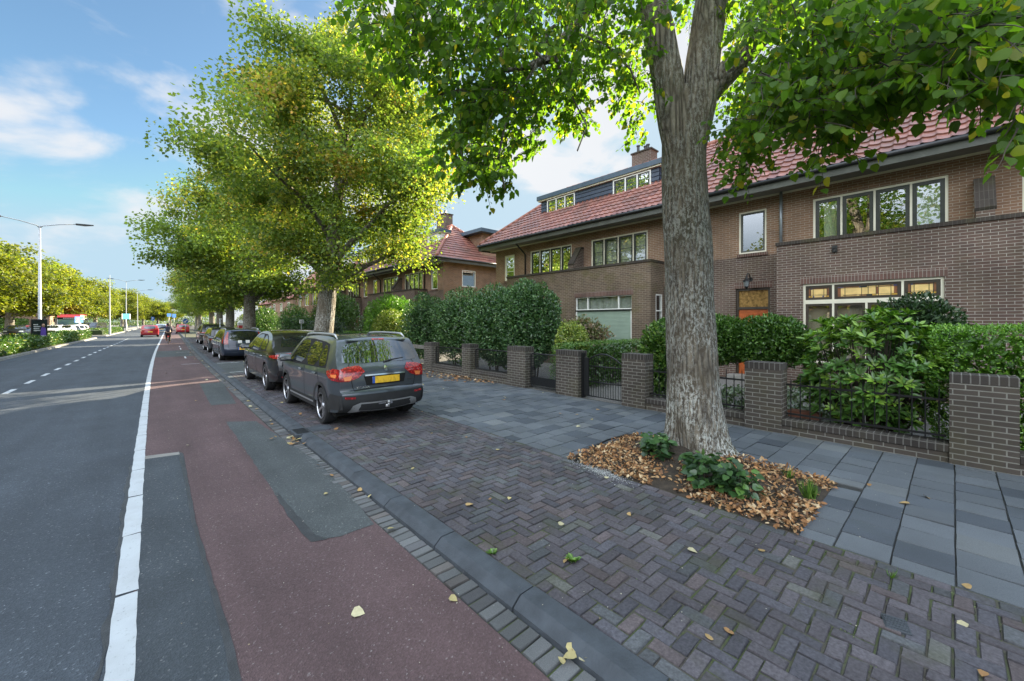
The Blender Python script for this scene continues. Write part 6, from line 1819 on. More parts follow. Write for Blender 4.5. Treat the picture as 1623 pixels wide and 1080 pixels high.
suv = dict(L=4.175, W=1.775, H=1.60, belt=1.03, wb=.80, wf=3.30, wr=.335, ra=.385, paint=PAINT['grey'], sill=.28, res=.06, tumble=.20, crease=.90, rr=.14, yr=.5,
    sil=[(.16, .30), (.03, .36), (0, .50), (.0, .63), (.055, .66), (.05, .82), (.075, 1.0), (.17, 1.10), (.36, 1.42), (.42, 1.515), (.50, 1.555), (.95, 1.60), (1.6, 1.60), (2.25, 1.575), (2.5, 1.53), (3.1, 1.10), (3.25, 1.045), (3.85, .965), (4.07, .88), (4.15, .72), (4.175, .5), (4.1, .3)],
    side_win=[[(.60, 1.07), (1.02, 1.05), (.94, 1.46), (.74, 1.43), (.62, 1.2)], [(1.06, 1.05), (1.78, 1.035), (1.74, 1.505), (.98, 1.47)], [(1.84, 1.035), (2.92, 1.03), (2.86, 1.10), (2.42, 1.45), (2.25, 1.50), (1.81, 1.505)]],
    win_trim=[(.55, 1.04), (1.1, 1.02), (2.98, 1.0), (2.92, 1.12), (2.44, 1.48), (2.2, 1.53), (1.7, 1.535), (.95, 1.50), (.68, 1.46), (.56, 1.2)],
    doors=[[(.90, .72), (.98, .40), (1.78, .40), (1.80, 1.01), (1.05, 1.025), (.93, .86)], [(1.815, .40), (2.80, .40), (2.92, .62), (2.95, .99), (1.83, 1.01)]],
    rear_win=[(-.725, 1.085), (.725, 1.085), (.69, 1.30), (.615, 1.475), (-.615, 1.475), (-.69, 1.30)], ws=(.66, .50, 1.12, 1.50),
    tailgate=[(-.60, 1.12), (-.66, .98), (-.62, .90), (-.585, .72), (-.56, .645), (.56, .645), (.585, .72), (.62, .90), (.66, .98), (.60, 1.12)],
    bumper=[[(-.80, .31), (.80, .31), (.82, .50), (.79, .60), (.60, .585), (-.60, .585), (-.79, .60), (-.82, .50)]], bumper_side=[[(.0, .36), (.42, .34), (.40, .50), (.28, .62), (.0, .60)]], cladding=True, sill_strip=True,
    tail=[(.38, .97), (.50, .885), (.66, .83), (.80, .84), (.81, 1.03), (.66, 1.055), (.46, 1.05)], tail_side=[(.06, .84), (.24, .86), (.42, .94), (.47, 1.0), (.22, 1.055), (.07, 1.045)], tail_amber=[(.62, .85), (.72, .845), (.74, .91), (.60, .92)], tail_amber_side=[(.12, .90), (.24, .91), (.28, .95), (.12, .96)],
    reflector=[(.56, .535), (.73, .545), (.73, .58), (.56, .57)], plate_z=.775,
    rear_bits=[('skid_plate', [(-.60, .43), (-.48, .475), (.48, .475), (.60, .43), (.66, .335), (.62, .325), (.46, .36), (-.46, .36), (-.62, .325), (-.66, .335)], 'silver', .022), ('skid_inset', [(-.50, .37), (.50, .37), (.47, .45), (-.47, .45)], 'plastic', .026), ('plate_recess', [(-.36, .755), (.36, .755), (.40, .90), (-.40, .90)], 'gap', .004), ('chrome_strip', [(-.38, .90), (.38, .90), (.38, .925), (-.38, .925)], 'chrome', .012),
               ('emblem', [(.035 * math.cos(a * .628), .985 + .035 * math.sin(a * .628)) for a in range(10)], 'chrome', .012)],
    light_bar=[(-.12, 1.478), (.12, 1.478), (.12, 1.495), (-.12, 1.495)], spoiler=(.31, 1.535, .62, 1.575, .60, .028), rails=(.55, 2.45, 'silver'), mirror=(2.72, 1.04), antenna=.75, wiper=1.14, rim='five', rim_mat='alloy', head=[(.45, .74), (.8, .76), (.8, .88), (.5, .86)])
KG = 'cars parked along the kerb'
X1 = 2.33 + .8875
carA, cA = build_car('dark grey compact SUV with silver roof rails parked nearest, rear to the camera', (X1, 7.02, 0), suv, group=KG)
# towing hitch and lettering on the tailgate
m = MB(); m.box(-.03, -.13, .33, .03, .15, .38); m.lathe([(0, -.03), (.022, -.02), (.027, 0), (.022, .02), (0, .03)], (0, -.16, .43), 10); m.tube([(0, -.1, .36), (0, -.16, .37), (0, -.16, .41)], .016, 6); m.build('tow_bar', M['silver'], carA, local=True, smooth=True)
m = MB(); m.box(-.17, -.115, .40, -.03, -.10, .445); m.box(-.01, -.118, .385, .09, -.10, .46); m.build('tow_socket', M['chrome'], carA, local=True)


def lettering(txt, size, x, z, car, root, mat, depth=.003):
    cu = bpy.data.curves.new('lettering', 'FONT'); cu.body = txt; cu.size = size; cu.extrude = depth; cu.align_x = 'CENTER'
    ob = bpy.data.objects.new('lettering', cu); COL.objects.link(ob)
    dg = bpy.context.evaluated_depsgraph_get(); me = bpy.data.meshes.new_from_object(ob.evaluated_get(dg))
    bpy.data.objects.remove(ob)
    for v in me.vertices:
        px, pz = x + v.co.x, z + v.co.y
        P, n = car.sil_at_z(pz); t = px / car.w(*P)
        q = .10 * (1 - t * t) + .004 + v.co.z + depth
        v.co = (px, P[0] - abs(n[0]) * q, P[1] + abs(n[1]) * q * (1 if n[1] > 0 else -1))
    me.materials.clear()
    return link_mesh('lettering', me, mat, root)


lettering('VITARA', .068, -.42, .70, cA, carA, M['chrome'])
lettering('HYBRID', .04, .50, .78, cA, carA, M['chrome'])
# plate surface keeps only smudged dark marks, as unreadable as in the photograph

coupe = dict(suv); coupe.update(L=4.72, W=1.92, H=1.60, belt=1.04, wb=.92, wf=3.74, wr=.37, ra=.415, paint=PAINT['black'], tumble=.25, rr=.17, yr=.7, res=.08,
    sil=[(.18, .30), (.04, .38), (0, .52), (.02, .72), (.06, .88), (.10, 1.0), (.25, 1.09), (.75, 1.40), (1.05, 1.52), (1.5, 1.585), (2.0, 1.60), (2.5, 1.575), (2.85, 1.50), (3.5, 1.10), (3.7, 1.04), (4.3, .93), (4.58, .82), (4.69, .65), (4.72, .5), (4.62, .3)],
    side_win=[[(.98, 1.10), (1.72, 1.065), (1.72, 1.49), (1.45, 1.465), (1.1, 1.33)], [(1.80, 1.06), (2.10, 1.055), (3.20, 1.05), (3.12, 1.12), (2.72, 1.42), (2.45, 1.50), (1.80, 1.50)]],
    win_trim=[(.90, 1.08), (2.0, 1.03), (3.28, 1.02), (3.2, 1.13), (2.75, 1.45), (2.45, 1.53), (1.6, 1.52), (1.35, 1.46), (1.0, 1.31)],
    doors=[[(1.05, .78), (1.22, .42), (2.05, .42), (2.08, 1.02), (1.2, 1.04), (1.08, .9)], [(2.09, .42), (3.12, .42), (3.25, .66), (3.28, 1.0), (2.10, 1.02)]],
    rear_win=[(-.70, 1.13), (.70, 1.13), (.64, 1.28), (.56, 1.43), (-.56, 1.43), (-.64, 1.28)], ws=(.72, .56, 1.12, 1.50),
    tailgate=[(-.64, 1.11), (-.72, .98), (-.66, .80), (-.62, .66), (.62, .66), (.66, .80), (.72, .98), (.64, 1.11)],
    bumper=[[(-.78, .31), (.78, .31), (.84, .5), (.80, .6), (-.80, .6), (-.84, .5)]], bumper_side=[], bumper_paint=True, cladding=False,
    tail=[(.30, .93), (.62, .90), (.86, .90), (.86, 1.0), (.6, 1.0), (.3, .955)], tail_side=[(.05, .90), (.42, .93), (.45, .97), (.2, 1.0), (.08, 1.0)], tail_amber=None, reflector=[(.58, .42), (.74, .43), (.74, .46), (.58, .45)], plate_z=.68,
    rear_bits=[('light_strip', [(-.3, .935), (.3, .935), (.3, .952), (-.3, .952)], 'tail_red', .012)], light_bar=None, spoiler=(.62, 1.40, .98, 1.53, .56, .025), rails=None, mirror=(3.05, 1.06), antenna=None, wiper=None, rim='dual', chrome_handle=True)
build_car('glossy black sloping SUV with gold tinted roof reflections parked in front of the grey SUV', (2.28 + .96 + bend(13), 11.75, 0), coupe, group=KG)

estate = dict(suv); estate.update(L=4.55, W=1.78, H=1.50, belt=.98, wb=.92, wf=3.6, wr=.32, ra=.36, paint=PAINT['blue'], tumble=.20, rr=.13, res=.1,
    sil=[(.14, .28), (.02, .36), (0, .5), (.03, .64), (.06, .85), (.09, .98), (.24, 1.28), (.32, 1.41), (.45, 1.47), (1.0, 1.5), (1.8, 1.5), (2.5, 1.46), (2.75, 1.38), (3.35, 1.0), (3.5, .96), (4.2, .84), (4.45, .7), (4.55, .5), (4.45, .28)],
    side_win=[[(.42, 1.0), (1.05, .99), (1.02, 1.39), (.55, 1.36)], [(1.1, .99), (1.9, .985), (1.86, 1.42), (1.07, 1.4)], [(1.96, .985), (3.05, .98), (2.98, 1.06), (2.6, 1.33), (2.4, 1.40), (1.93, 1.42)]], win_trim=None,
    doors=[[(1.08, .7), (1.12, .38), (1.88, .38), (1.92, .96), (1.1, .97)], [(1.91, .38), (2.95, .38), (3.1, .6), (3.12, .94), (1.94, .96)]],
    rear_win=[(-.60, .93), (.60, .93), (.57, 1.15), (.52, 1.37), (-.52, 1.37), (-.57, 1.15)], ws=(.66, .5, 1.02, 1.40), tailgate=[(-.62, 1.3), (-.66, .95), (-.62, .62), (.62, .62), (.66, .95), (.62, 1.3)],
    bumper=[[(-.78, .3), (.78, .3), (.80, .5), (.78, .58), (-.78, .58), (-.80, .5)]], bumper_side=[], bumper_paint=True, cladding=False,
    tail=[(.64, .80), (.80, .80), (.78, 1.0), (.72, 1.2), (.64, 1.36), (.60, 1.36), (.63, 1.1)], tail_side=[(.08, .82), (.2, .85), (.22, 1.0), (.32, 1.3), (.29, 1.36), (.12, 1.0)], tail_amber=None, reflector=None, plate_z=.52,
    rear_bits=[('sticker', [(-.26, .83), (-.10, .83), (-.10, .95), (-.26, .95)], 'sign_white', .014), ('sticker', [(.05, .83), (.21, .83), (.21, .95), (.05, .95)], 'sign_white', .014)], light_bar=None, spoiler=(.22, 1.43, .5, 1.48, .52, .03), rails=(.5, 2.4, 'silver'), mirror=(2.95, 1.0), antenna=None, wiper=None, rim='ten')
build_car('dark blue estate car with tall tail lights and two white squares on its tailgate', (2.30 + .89 + bend(24.5), 22.95, 0), estate, group=KG)
hatch = dict(estate); hatch.update(paint=PAINT['dark'], H=1.5, rear_bits=[], rails=None, tail=[(.5, .78), (.80, .78), (.8, .92), (.5, .9)], tail_side=[(.06, .78), (.3, .8), (.3, .9), (.07, .92)], tail_amber=[(.6, .8), (.7, .8), (.7, .88), (.6, .88)], rear_win=[(-.60, 1.0), (.60, 1.0), (.52, 1.37), (-.52, 1.37)], res=.14, plate_z=.68)
build_car('dark hatchback partly hidden behind the dark blue estate car', (2.28 + .9 + bend(31.5), 29.6, 0), hatch, group=KG)
far_suv = dict(coupe); far_suv.update(paint=PAINT['dark'], H=1.68, res=.16, wr=.36, spoiler=(.4, 1.52, .8, 1.62, .6, .03), rails=(.8, 2.7, 'plastic'),
    sil=[(.18, .30), (.04, .38), (0, .52), (.02, .72), (.06, .92), (.12, 1.06), (.45, 1.50), (.62, 1.60), (1.2, 1.67), (2.0, 1.68), (2.5, 1.64), (2.85, 1.55), (3.5, 1.12), (3.7, 1.06), (4.3, .96), (4.58, .85), (4.69, .65), (4.72, .5), (4.62, .3)], rear_win=[(-.68, 1.15), (.68, 1.15), (.56, 1.52), (-.56, 1.52)], plate_z=.86)
build_car('black SUV parked farthest along the kerb, below the round blue sign', (2.45 + .96 + bend(43), 41.4, 0), far_suv, group=KG)

# moving and far cars
VG = 'cars out on the roadway'
tail_spec = dict(estate); tail_spec.update(L=4.1, wf=3.3, res=.16, paint=PAINT['red'], H=1.52, rear_bits=[], rails=None, rear_win=[(-.58, 1.0), (.58, 1.0), (.5, 1.38), (-.5, 1.38)], tail=[(.48, .82), (.80, .84), (.8, .98), (.62, .98)], tail_side=None, sil=[(y * .9, z) for y, z in estate['sil']], side_win=[[(a * .9, b) for a, b in q] for q in estate['side_win']], doors=None, plate_z=.6, mirror=(2.65, 1.0))
build_car('red hatchback driving away in the lane left of the cyclist', (-1.35 + bend(70), 68, ZR), tail_spec, group=VG, name='car')
build_car('small red car far away on the right side of the road', (2.2 + bend(86), 84, ZR), tail_spec, group=VG, name='car')
fs = dict(estate); fs.update(res=.16, rear_bits=[], rails=None, doors=None, head=[(.42, .66), (.80, .70), (.78, .82), (.5, .80)], front=[([(-.4, .6), (.4, .6), (.45, .74), (-.45, .74)], 'gap'), ([(-.6, .32), (.6, .32), (.5, .42), (-.5, .42)], 'gap')])
w1 = dict(fs); w1['paint'] = PAINT['white']
def onc(label, x, y, sp, rz=math.pi): return build_car(label, (x, y, ZR), sp, rz, VG, name='car')[0]
onc('white oncoming car in front of the bus, beside the advertising panel', -9.55, 84.0, w1)
onc('white oncoming car below the blue direction sign', -7.0, 84.5, w1, math.pi - .5)
dk = dict(fs); dk['paint'] = PAINT['blue']
onc('dark oncoming car at the far left, left of the advertising panel', -12.2, 81, dk)
van = dict(fs); van.update(paint=PAINT['dark'], H=1.85, sil=[(.1, .3), (0, .5), (.02, 1.0), (.06, 1.6), (.2, 1.82), (1.5, 1.85), (2.9, 1.82), (3.1, 1.74), (3.7, 1.15), (3.85, 1.08), (4.3, .95), (4.5, .7), (4.55, .5), (4.45, .28)], belt=1.08, ws=(.7, .6, 1.14, 1.75), side_win=[[(1.96, 1.1), (3.3, 1.1), (3.0, 1.6), (1.96, 1.7)]], mirror=(3.1, 1.15), rear_win=[(-.6, 1.2), (.6, 1.2), (.56, 1.6), (-.56, 1.6)], tail=None, tail_side=None, spoiler=None)
onc('dark people carrier oncoming right of the white car', -5.6, 90.5, van, math.pi - .3)
lb = dict(fs); lb['paint'] = PAINT['light']
onc('pale blue car beyond the island hedge beside the white lamp pole', -8.4, 103, lb, math.pi - .4)
onc('pale blue car far ahead behind the cyclist', 1.7, 96, lb, 0)

# bus
bs = empty('bus', (-11.0, 104, ZR), 'red and white city bus approaching on the far carriageway', 'bus')
def bxl(m, x0, y0, z0, x1, y1, z1): m.box(-11.0 + x0, 104 + y0, ZR + z0, -11.0 + x1, 104 + y1, ZR + z1)
m = MB(); m.prism([(104, ZR + .3), (104 - .03, ZR + .9), (104.05, ZR + 1.3), (104.3, ZR + 2.7), (104.8, ZR + 3.05), (115.9, ZR + 3.05), (116, ZR + 2.9), (116, ZR + .3)], -12.27, -9.73, 'x'); m.build('body', PAINT['white'], bs, bevel=.06)
m = MB()
m.add([(-12.2, 104.0, ZR + 1.05), (-9.8, 104.0, ZR + 1.05), (-9.8, 104.2, ZR + 2.32), (-12.2, 104.2, ZR + 2.32)], [(0, 1, 2, 3)]); m.build('windscreen', M['glass_bus'] if 'glass_bus' in M else M['glass_dormer'], bs)
m = MB(); m.add([(-12.24, 104.19, ZR + 2.34), (-9.76, 104.19, ZR + 2.34), (-9.76, 104.24, ZR + 2.62), (-12.24, 104.24, ZR + 2.62)], [(0, 1, 2, 3)]); db = m.build('destination_display', M['gap'], bs)
m = MB()
for k in range(7): m.box(-11.6 + k * .22, 104.17, ZR + 2.42, -11.45 + k * .22, 104.18, ZR + 2.56)
m.build('display_letters', M['sign_white'], db)
m = MB(); m.add([(-12.25, 104.22, ZR + 2.64), (-9.75, 104.22, ZR + 2.64), (-9.75, 104.7, ZR + 3.11), (-12.25, 104.7, ZR + 3.11)], [(0, 1, 2, 3)]); m.box(-12.25, 104.72, ZR + 3.06, -9.75, 115.8, ZR + 3.16); m.build('roof', M['sign_red'], bs)
m = MB()
for k in range(6): m.quad((-9.715, 105.2 + k * 1.7, ZR + 1.25), (-9.715, 106.75 + k * 1.7, ZR + 1.25), (-9.715, 106.75 + k * 1.7, ZR + 2.45), (-9.715, 105.2 + k * 1.7, ZR + 2.45))
m.build('side_window', M['car_glass'], bs)
for x in (-12.0, -9.98):
    for y in (106.5, 113):
        m = MB(); m.lathe([(.2, -.13), (.47, -.13), (.5, 0), (.47, .13), (.2, .13)], (x, y, ZR + .5), 18, 'x'); m.build('wheel', M['tyre'], bs)
for x in (-11.95, -10.05):
    m = MB(); m.box(x - .16, 103.93, ZR + .68, x + .16, 103.99, ZR + .84); m.build('headlight', M['headlight'], bs)
for s_ in (-1, 1):
    m = MB(); m.tube([(-11 + s_ * 1.25, 104.2, ZR + 2.5), (-11 + s_ * 1.5, 103.8, ZR + 2.4)], .03, 5); m.box(-11 + s_ * 1.5 - .1, 103.75, ZR + 1.9, -11 + s_ * 1.5 + .1, 103.85, ZR + 2.4); m.build('mirror', M['plastic'], bs)

bs.location = (-9.5, 95, ZR)
# ------------------------------------------------------------------ street furniture
M['steel_light'] = plain('steel_light', (0.28, 0.30, 0.31), .5, .1, 4)


def lamp(label, x, y, h, arms, group='tall street lamps on the central island', mat='steel', r=.11):
    r_ = empty('street_lamp', (x, y, 0), label, 'street lamp', group)
    m = MB(); m.tube([(x, y, 0), (x, y, .02), (x, y, 1.4), (x, y, 1.45), (x, y, h)], [r * 1.9, r * 1.5, r * 1.4, r, r * .5], 12); m.build('pole', M[mat], r_, smooth=True)
    for s in arms:
        a = MB(); e = (x + s * 1.9, y, h + .42); q = (x + s * 2.9, y, h + .5)
        a.tube([(x, y, h - .15), (x + s * .15, y, h + .02), (x + s * 1.0, y, h + .26), e], [r * .5, .04, .035, .03], 7); a.build('arm', M[mat], r_, smooth=True)
        b = MB(); b.prism([(e[0], e[2] - .05), (e[0] + s * .5, e[2] - .06), (q[0], q[2] - .03), (q[0], q[2] + .01), (e[0] + s * .5, e[2] + .08), (e[0], e[2] + .06)], y - .14, y + .14, 'y'); b.build('lamp_head', M['gutter'], r_)
    return r_


ls = at(63, 551, 31)
lamp('tall street lamp with two curved arms on the island behind the advertising panel', ls.x, ls.y, 9.3, (-1, 1))
for l, px, py, zc, h, arms in [('white lamp pole standing in front of the far island hedge', 174, 531, 56, 8.4, ()), ('white lamp pole behind the turquoise sign', 200, 524, 84, 10.3, (-1, 1)), ('thin white lamp pole left of the red car', 218, 522, 100, 9.5, (-1, 1))]:
    p = at(px, py, zc); lamp(l, p.x, p.y, h, arms, mat='steel_light', r=.085)

# advertising panel
p = at(62, 550, 28.6); yaw = -.75
ad = empty('advertising_panel', (p.x, p.y, .05), 'dark advertising panel with white lettering and a figure in purple, standing in the island hedge', 'advertising panel', None, 0.55); ad.scale = (.66, .66, 1)
m = MB(); m.box(-.62, -.09, .25, .62, .09, 2.0); m.box(-.25, -.07, 0, .25, .07, .25); m.build('case', M['gutter'], ad, local=True, bevel=.02)
m = MB(); m.quad((-.55, -.095, .36), (.55, -.095, .36), (.55, -.095, 1.9), (-.55, -.095, 1.9)); pn = m.build('poster', M['poster_dark'] if 'poster_dark' in M else plain('poster_dark', (0.02, 0.032, 0.03), .3, .2, 3), ad, local=True)
m = MB()
for z, w in ((1.58, .42), (1.44, .55), (1.3, .50), (1.16, .58), (.6, .4)):
    n = int(w / .09)
    for k in range(n): m.box(-.46 + k * .09, -.102, z, -.46 + k * .09 + .065, -.097, z + .075)
m.build('lettering', M['sign_white'], pn, local=True)
m = MB(); m.lathe([(0, 0), (.1, .02), (.13, .13), (.1, .24), (0, .27)], (.28, -.1, 1.42), 12); m.build('head_picture', M['skin'], pn, local=True, smooth=True)
m = MB(); m.prism([(.06, .84), (.5, .84), (.46, 1.38), (.36, 1.44), (.2, 1.44), (.1, 1.38)], -.112, -.098, 'y'); m.build('coat_picture', plain('purple', (0.16, 0.09, 0.45), .6), pn, local=True)
m = MB(); m.prism([(.1, .4), (.24, .4), (.28, .83), (.32, .4), (.46, .4), (.5, .838), (.06, .838)], -.110, -.098, 'y'); m.build('trousers_picture', M['sign_white'], pn, local=True)


def sign_post(label, px, pyb, zc, shape, w, h, zt, mat, extra=None, name='road_sign', rz=0.3, post='steel'):
    p = at(px, pyb, zc)
    r = empty(name, (p.x, p.y, 0), label, 'sign', None, rz)
    m = MB(); m.tube([(0, .03, 0), (0, .03, zt)], .035, 8); m.build('post', M[post], r, local=True, smooth=True)
    m = MB()
    if shape == 'disc': m.lathe([(0, 0), (w / 2, 0), (w / 2, .015), (0, .015)], (0, -.02, zt - w / 2), 28, 'y')
    else: m.box(-w / 2, -.02, zt - h, w / 2, .0, zt)
    pl = m.build('panel', M[mat], r, local=True)
    if extra: extra(pl, zt, w, h)
    return r


def arrow_left_down(pl, zt, w, h):
    m = MB(); c = zt - w / 2
    m.prism([(-.17, c - .17), (.04, c - .17), (-.02, c - .11), (.2, c + .11), (.13, c + .18), (-.09, c - .04), (-.17, c + .04)], -.03, -.022, 'y'); m.build('arrow', M['sign_white'], pl, local=True)
    m = MB(); m.lathe([(w / 2 - .035, -.003), (w / 2 - .01, -.003)], (0, -.02, c), 28, 'y'); m.build('rim', M['sign_white'], pl, local=True)


def dirsign(pl, zt, w, h):
    m = MB(); m.lathe([(.16, 0), (.28, 0)], (-.15, -.026, zt - h * .42), 20, 'y'); m.build('ring_symbol', M['sign_red'], pl, local=True)
    m = MB(); m.lathe([(0, 0), (.15, 0)], (-.15, -.025, zt - h * .42), 20, 'y'); m.box(.35, -.028, zt - h * .45, .75, -.022, zt - h * .40); m.prism([(.7, zt - h * .55), (.9, zt - h * .42), (.7, zt - h * .3)], -.029, -.022, 'y')
    for k in range(4): m.box(-.5 + k * .17, -.027, zt - h * .9, -.38 + k * .17, -.022, zt - h * .78)
    m.build('symbols', M['sign_white'], pl, local=True)


DSPX = at(130, 530, 62)
sign_post('blue direction sign with red ring and white arrow in front of the bus', 125, 530, 62, 'box', 1.3, .95, 2.65, 'sign_blue', dirsign, rz=.9)
M['turquoise'] = plain('turquoise', (0.05, 0.36, 0.55), .4, .1, 2)
sign_post('turquoise square sign with white edge on the island beyond the crossing', 200, 530, 60, 'box', .95, .8, 3.05, 'turquoise', lambda pl, zt, w, h: (lambda m: m.build('edge', M['sign_white'], pl, local=True))(MB().box(-w / 2 - .12, -.012, zt - h, -w / 2, -.0, zt).box(w / 2, -.012, zt - h, w / 2 + .12, 0, zt)), rz=.7)
sign_post('round blue sign with white arrow on a post beside the farthest parked car', 294, 538, 46, 'disc', .62, .62, 2.25, 'sign_blue', arrow_left_down, rz=.6)
sign_post('small white blue parking sign far away left of the end of the street', 242, 523, 95, 'box', .7, .9, 3.0, 'sign_blue', lambda pl, zt, w, h: MB().box(-.2, -.03, zt - .75, -.1, -.022, zt - .15).box(-.1, -.03, zt - .25, .15, -.022, zt - .15).box(.08, -.03, zt - .45, .16, -.022, zt - .25).box(-.1, -.03, zt - .5, .15, -.022, zt - .42).build('letter', M['sign_white'], pl, local=True), rz=.6)
sign_post('distant blue sign beside the end of the cycle lane', 268, 523, 90, 'box', .9, .7, 3.7, 'sign_blue', None, rz=.6)
sign_post('second distant blue sign, on the right of its twin', 276, 523, 90, 'box', .8, .8, 3.6, 'sign_blue', None, rz=.6)
sign_post('white T shaped street name sign on a post behind the estate car', 349.5, 540, 30, 'box', .26, .10, 2.12, 'sign_white', None, name='name_sign', rz=.75)
# red and white post box like column under the trees
p = at(382, 538, 30)
rp = empty('notice_post', (p.x, p.y, 0), 'small white post with red emblem and pointed cap beside the second lime trunk', 'post')
m = MB(); m.box(p.x - .2, p.y - .2, 0, p.x + .2, p.y + .2, 1.75); m.build('body', M['sign_white'], rp)
m = MB(); m.add([(p.x - .24, p.y - .24, 1.75), (p.x + .24, p.y - .24, 1.75), (p.x + .24, p.y + .24, 1.75), (p.x - .24, p.y + .24, 1.75), (p.x, p.y, 2.05)], [(3, 2, 1, 0), (0, 1, 4), (1, 2, 4), (2, 3, 4), (3, 0, 4)]); m.build('cap', M['sign_white'], rp)
m = MB(); m.box(p.x - .203, p.y - .15, 1.1, p.x - .199, p.y + .15, 1.6); m.box(p.x - .17, p.y - .205, 1.1, p.x + .17, p.y - .2, 1.6); m.box(p.x - .205, p.y - .2, .2, p.x - .2, p.y + .2, .9); m.build('emblem', M['sign_red'], rp)
p = at(478, 524, 24)
nb = empty('house_sign', (p.x, p.y, 0), 'small white house sign on a stick left of the leaning trunk', 'sign', None, .7)
m = MB(); m.box(-.18, -.01, 1.78, .18, .01, 2.0); pl = m.build('panel', M['sign_white'], nb, local=True)
m = MB(); m.box(-.11, -.013, 1.82, -.07, -.011, 1.96); m.box(.0, -.013, 1.82, .03, -.011, 1.96); m.box(.09, -.013, 1.82, .12, -.011, 1.96); m.box(.03, -.0135, 1.82, .09, -.011, 1.845); m.box(.03, -.0135, 1.935, .09, -.011, 1.96); m.build('number', M['gutter'], pl, local=True)
m = MB(); m.tube([(0, .02, 0), (0, .02, 1.8)], .02, 6); m.build('post', M['steel'], nb, local=True)
# broken utility cover in the pavers and pale grit by the pit
q = G(1420, 990)
uc = empty('utility_cover', (q[0], q[1], 0), 'small grey utility cover tilted in the clinker pavers', 'cover', None, .25)
m = MB(); m.box(-.07, -.06, -.02, .07, .06, .008); m.build('frame', M['kerb'], uc, local=True, bevel=.004)
m = MB()
for k in range(5): m.box(-.06 + k * .025, -.052, .0, -.046 + k * .025, .052, .016)
m.build('lid', M['kerb'], uc, local=True)
n = 1500
qa, qb = G(925, 735), G(985, 762)
f = rng.normal(.45, .3, n); x = qa[0] + (qb[0] - qa[0]) * f + rng.normal(0, .07, n); y = qa[1] + (qb[1] - qa[1]) * f + rng.normal(0, .07, n)
tag(leaves('spilled_grit', np.stack([x, y, np.full(n, .006)], 1), rng.normal(size=(n, 3)) * np.array([1, 1, .1]), rng.normal(size=(n, 3)) * .2 + np.array([0, 0, 1.]), rng.uniform(.006, .016, n), pal(n, [(0.5, 0.51, 0.5), (0.36, 0.37, 0.36)]), LEAF_QUAD, M['leaflitter']), kind='stuff')
n = 900
x = rng.uniform(.1, 7.5, n); y = rng.uniform(.3, 12, n); zz = np.where(x < 1.9, ZR + .006, .006)
tag(leaves('grit', np.stack([x, y, zz], 1), rng.normal(size=(n, 3)) * np.array([1, 1, .1]), rng.normal(size=(n, 3)) * .2 + np.array([0, 0, 1.]), rng.uniform(.005, .014, n), pal(n, [(0.35, 0.33, 0.28), (0.25, 0.2, 0.13), (0.45, 0.42, 0.33)]), LEAF_QUAD, M['leaflitter']), kind='stuff')

# ------------------------------------------------------------------ people
def skin_body(name, joints, edges, mat, parent, lv=2):
    me = bpy.data.meshes.new(name)
    names = list(joints); idx = {k: i for i, k in enumerate(names)}
    me.from_pydata([joints[k][0] for k in names], [(idx[a], idx[b]) for a, b in edges], [])
    o = bpy.data.objects.new(name, me); COL.objects.link(o)
    mod = o.modifiers.new('skin', 'SKIN'); sub = o.modifiers.new('sub', 'SUBSURF'); sub.levels = sub.render_levels = lv
    for i, k in enumerate(names):
        r = joints[k][1]; me.skin_vertices[0].data[i].radius = (r, r) if not isinstance(r, tuple) else r
    me.skin_vertices[0].data[0].use_root = True
    dg = bpy.context.evaluated_depsgraph_get(); dg.update()
    m2 = bpy.data.meshes.new_from_object(o.evaluated_get(dg)); bpy.data.objects.remove(o)
    return link_mesh(name, m2, mat, parent, True)


cp_ = at(266.5, 546.5, 35.5)
bz = ZR
cy = empty('bicycle', (cp_.x, cp_.y, bz), 'city bicycle under the cyclist on the red cycle lane', 'bicycle', None, -.02)
for y in (-.52, .55):
    m = MB(); m.tube([(0, y + .33 * math.cos(a * math.pi / 12), .34 + .33 * math.sin(a * math.pi / 12)) for a in range(25)], .02, 6, False)
    w_ = m.build('wheel', M['tyre'], cy, local=True)
    m = MB()
    for k in range(10): a = k * math.pi / 5; m.tube([(0, y, .34), (0, y + .32 * math.cos(a), .34 + .32 * math.sin(a))], .003, 3, False)
    m.build('spokes', M['steel'], w_, local=True)
m = MB(); m.tube([(0, -.52, .34), (0, -.05, .32), (0, -.2, .85), (0, -.52, .34)], .016, 6); m.tube([(0, -.05, .32), (0, .42, .85), (0, -.12, .6)], .018, 6); m.tube([(0, .55, .34), (0, .40, 1.02)], .016, 6); m.build('frame', M['black_iron'], cy, local=True, smooth=True)
m = MB(); m.tube([(-.28, .2, 1.02), (-.2, .36, 1.06), (.2, .36, 1.06), (.28, .2, 1.02)], .014, 6); m.build('handlebar', M['black_iron'], cy, local=True)
m = MB(); m.box(-.09, -.36, .9, .09, -.1, .95); m.build('saddle', M['black_iron'], cy, local=True, bevel=.02)
m = MB(); m.box(-.07, -.85, .66, .07, -.35, .68); m.box(-.03, -.87, .6, .03, -.84, .66); m.build('rack', M['sign_red'], cy, local=True)
pe = empty('person', (cp_.x, cp_.y, bz), 'cyclist seen from behind with dark hair and navy jacket, holding the left arm out', 'person', 'people on the street', -.02)
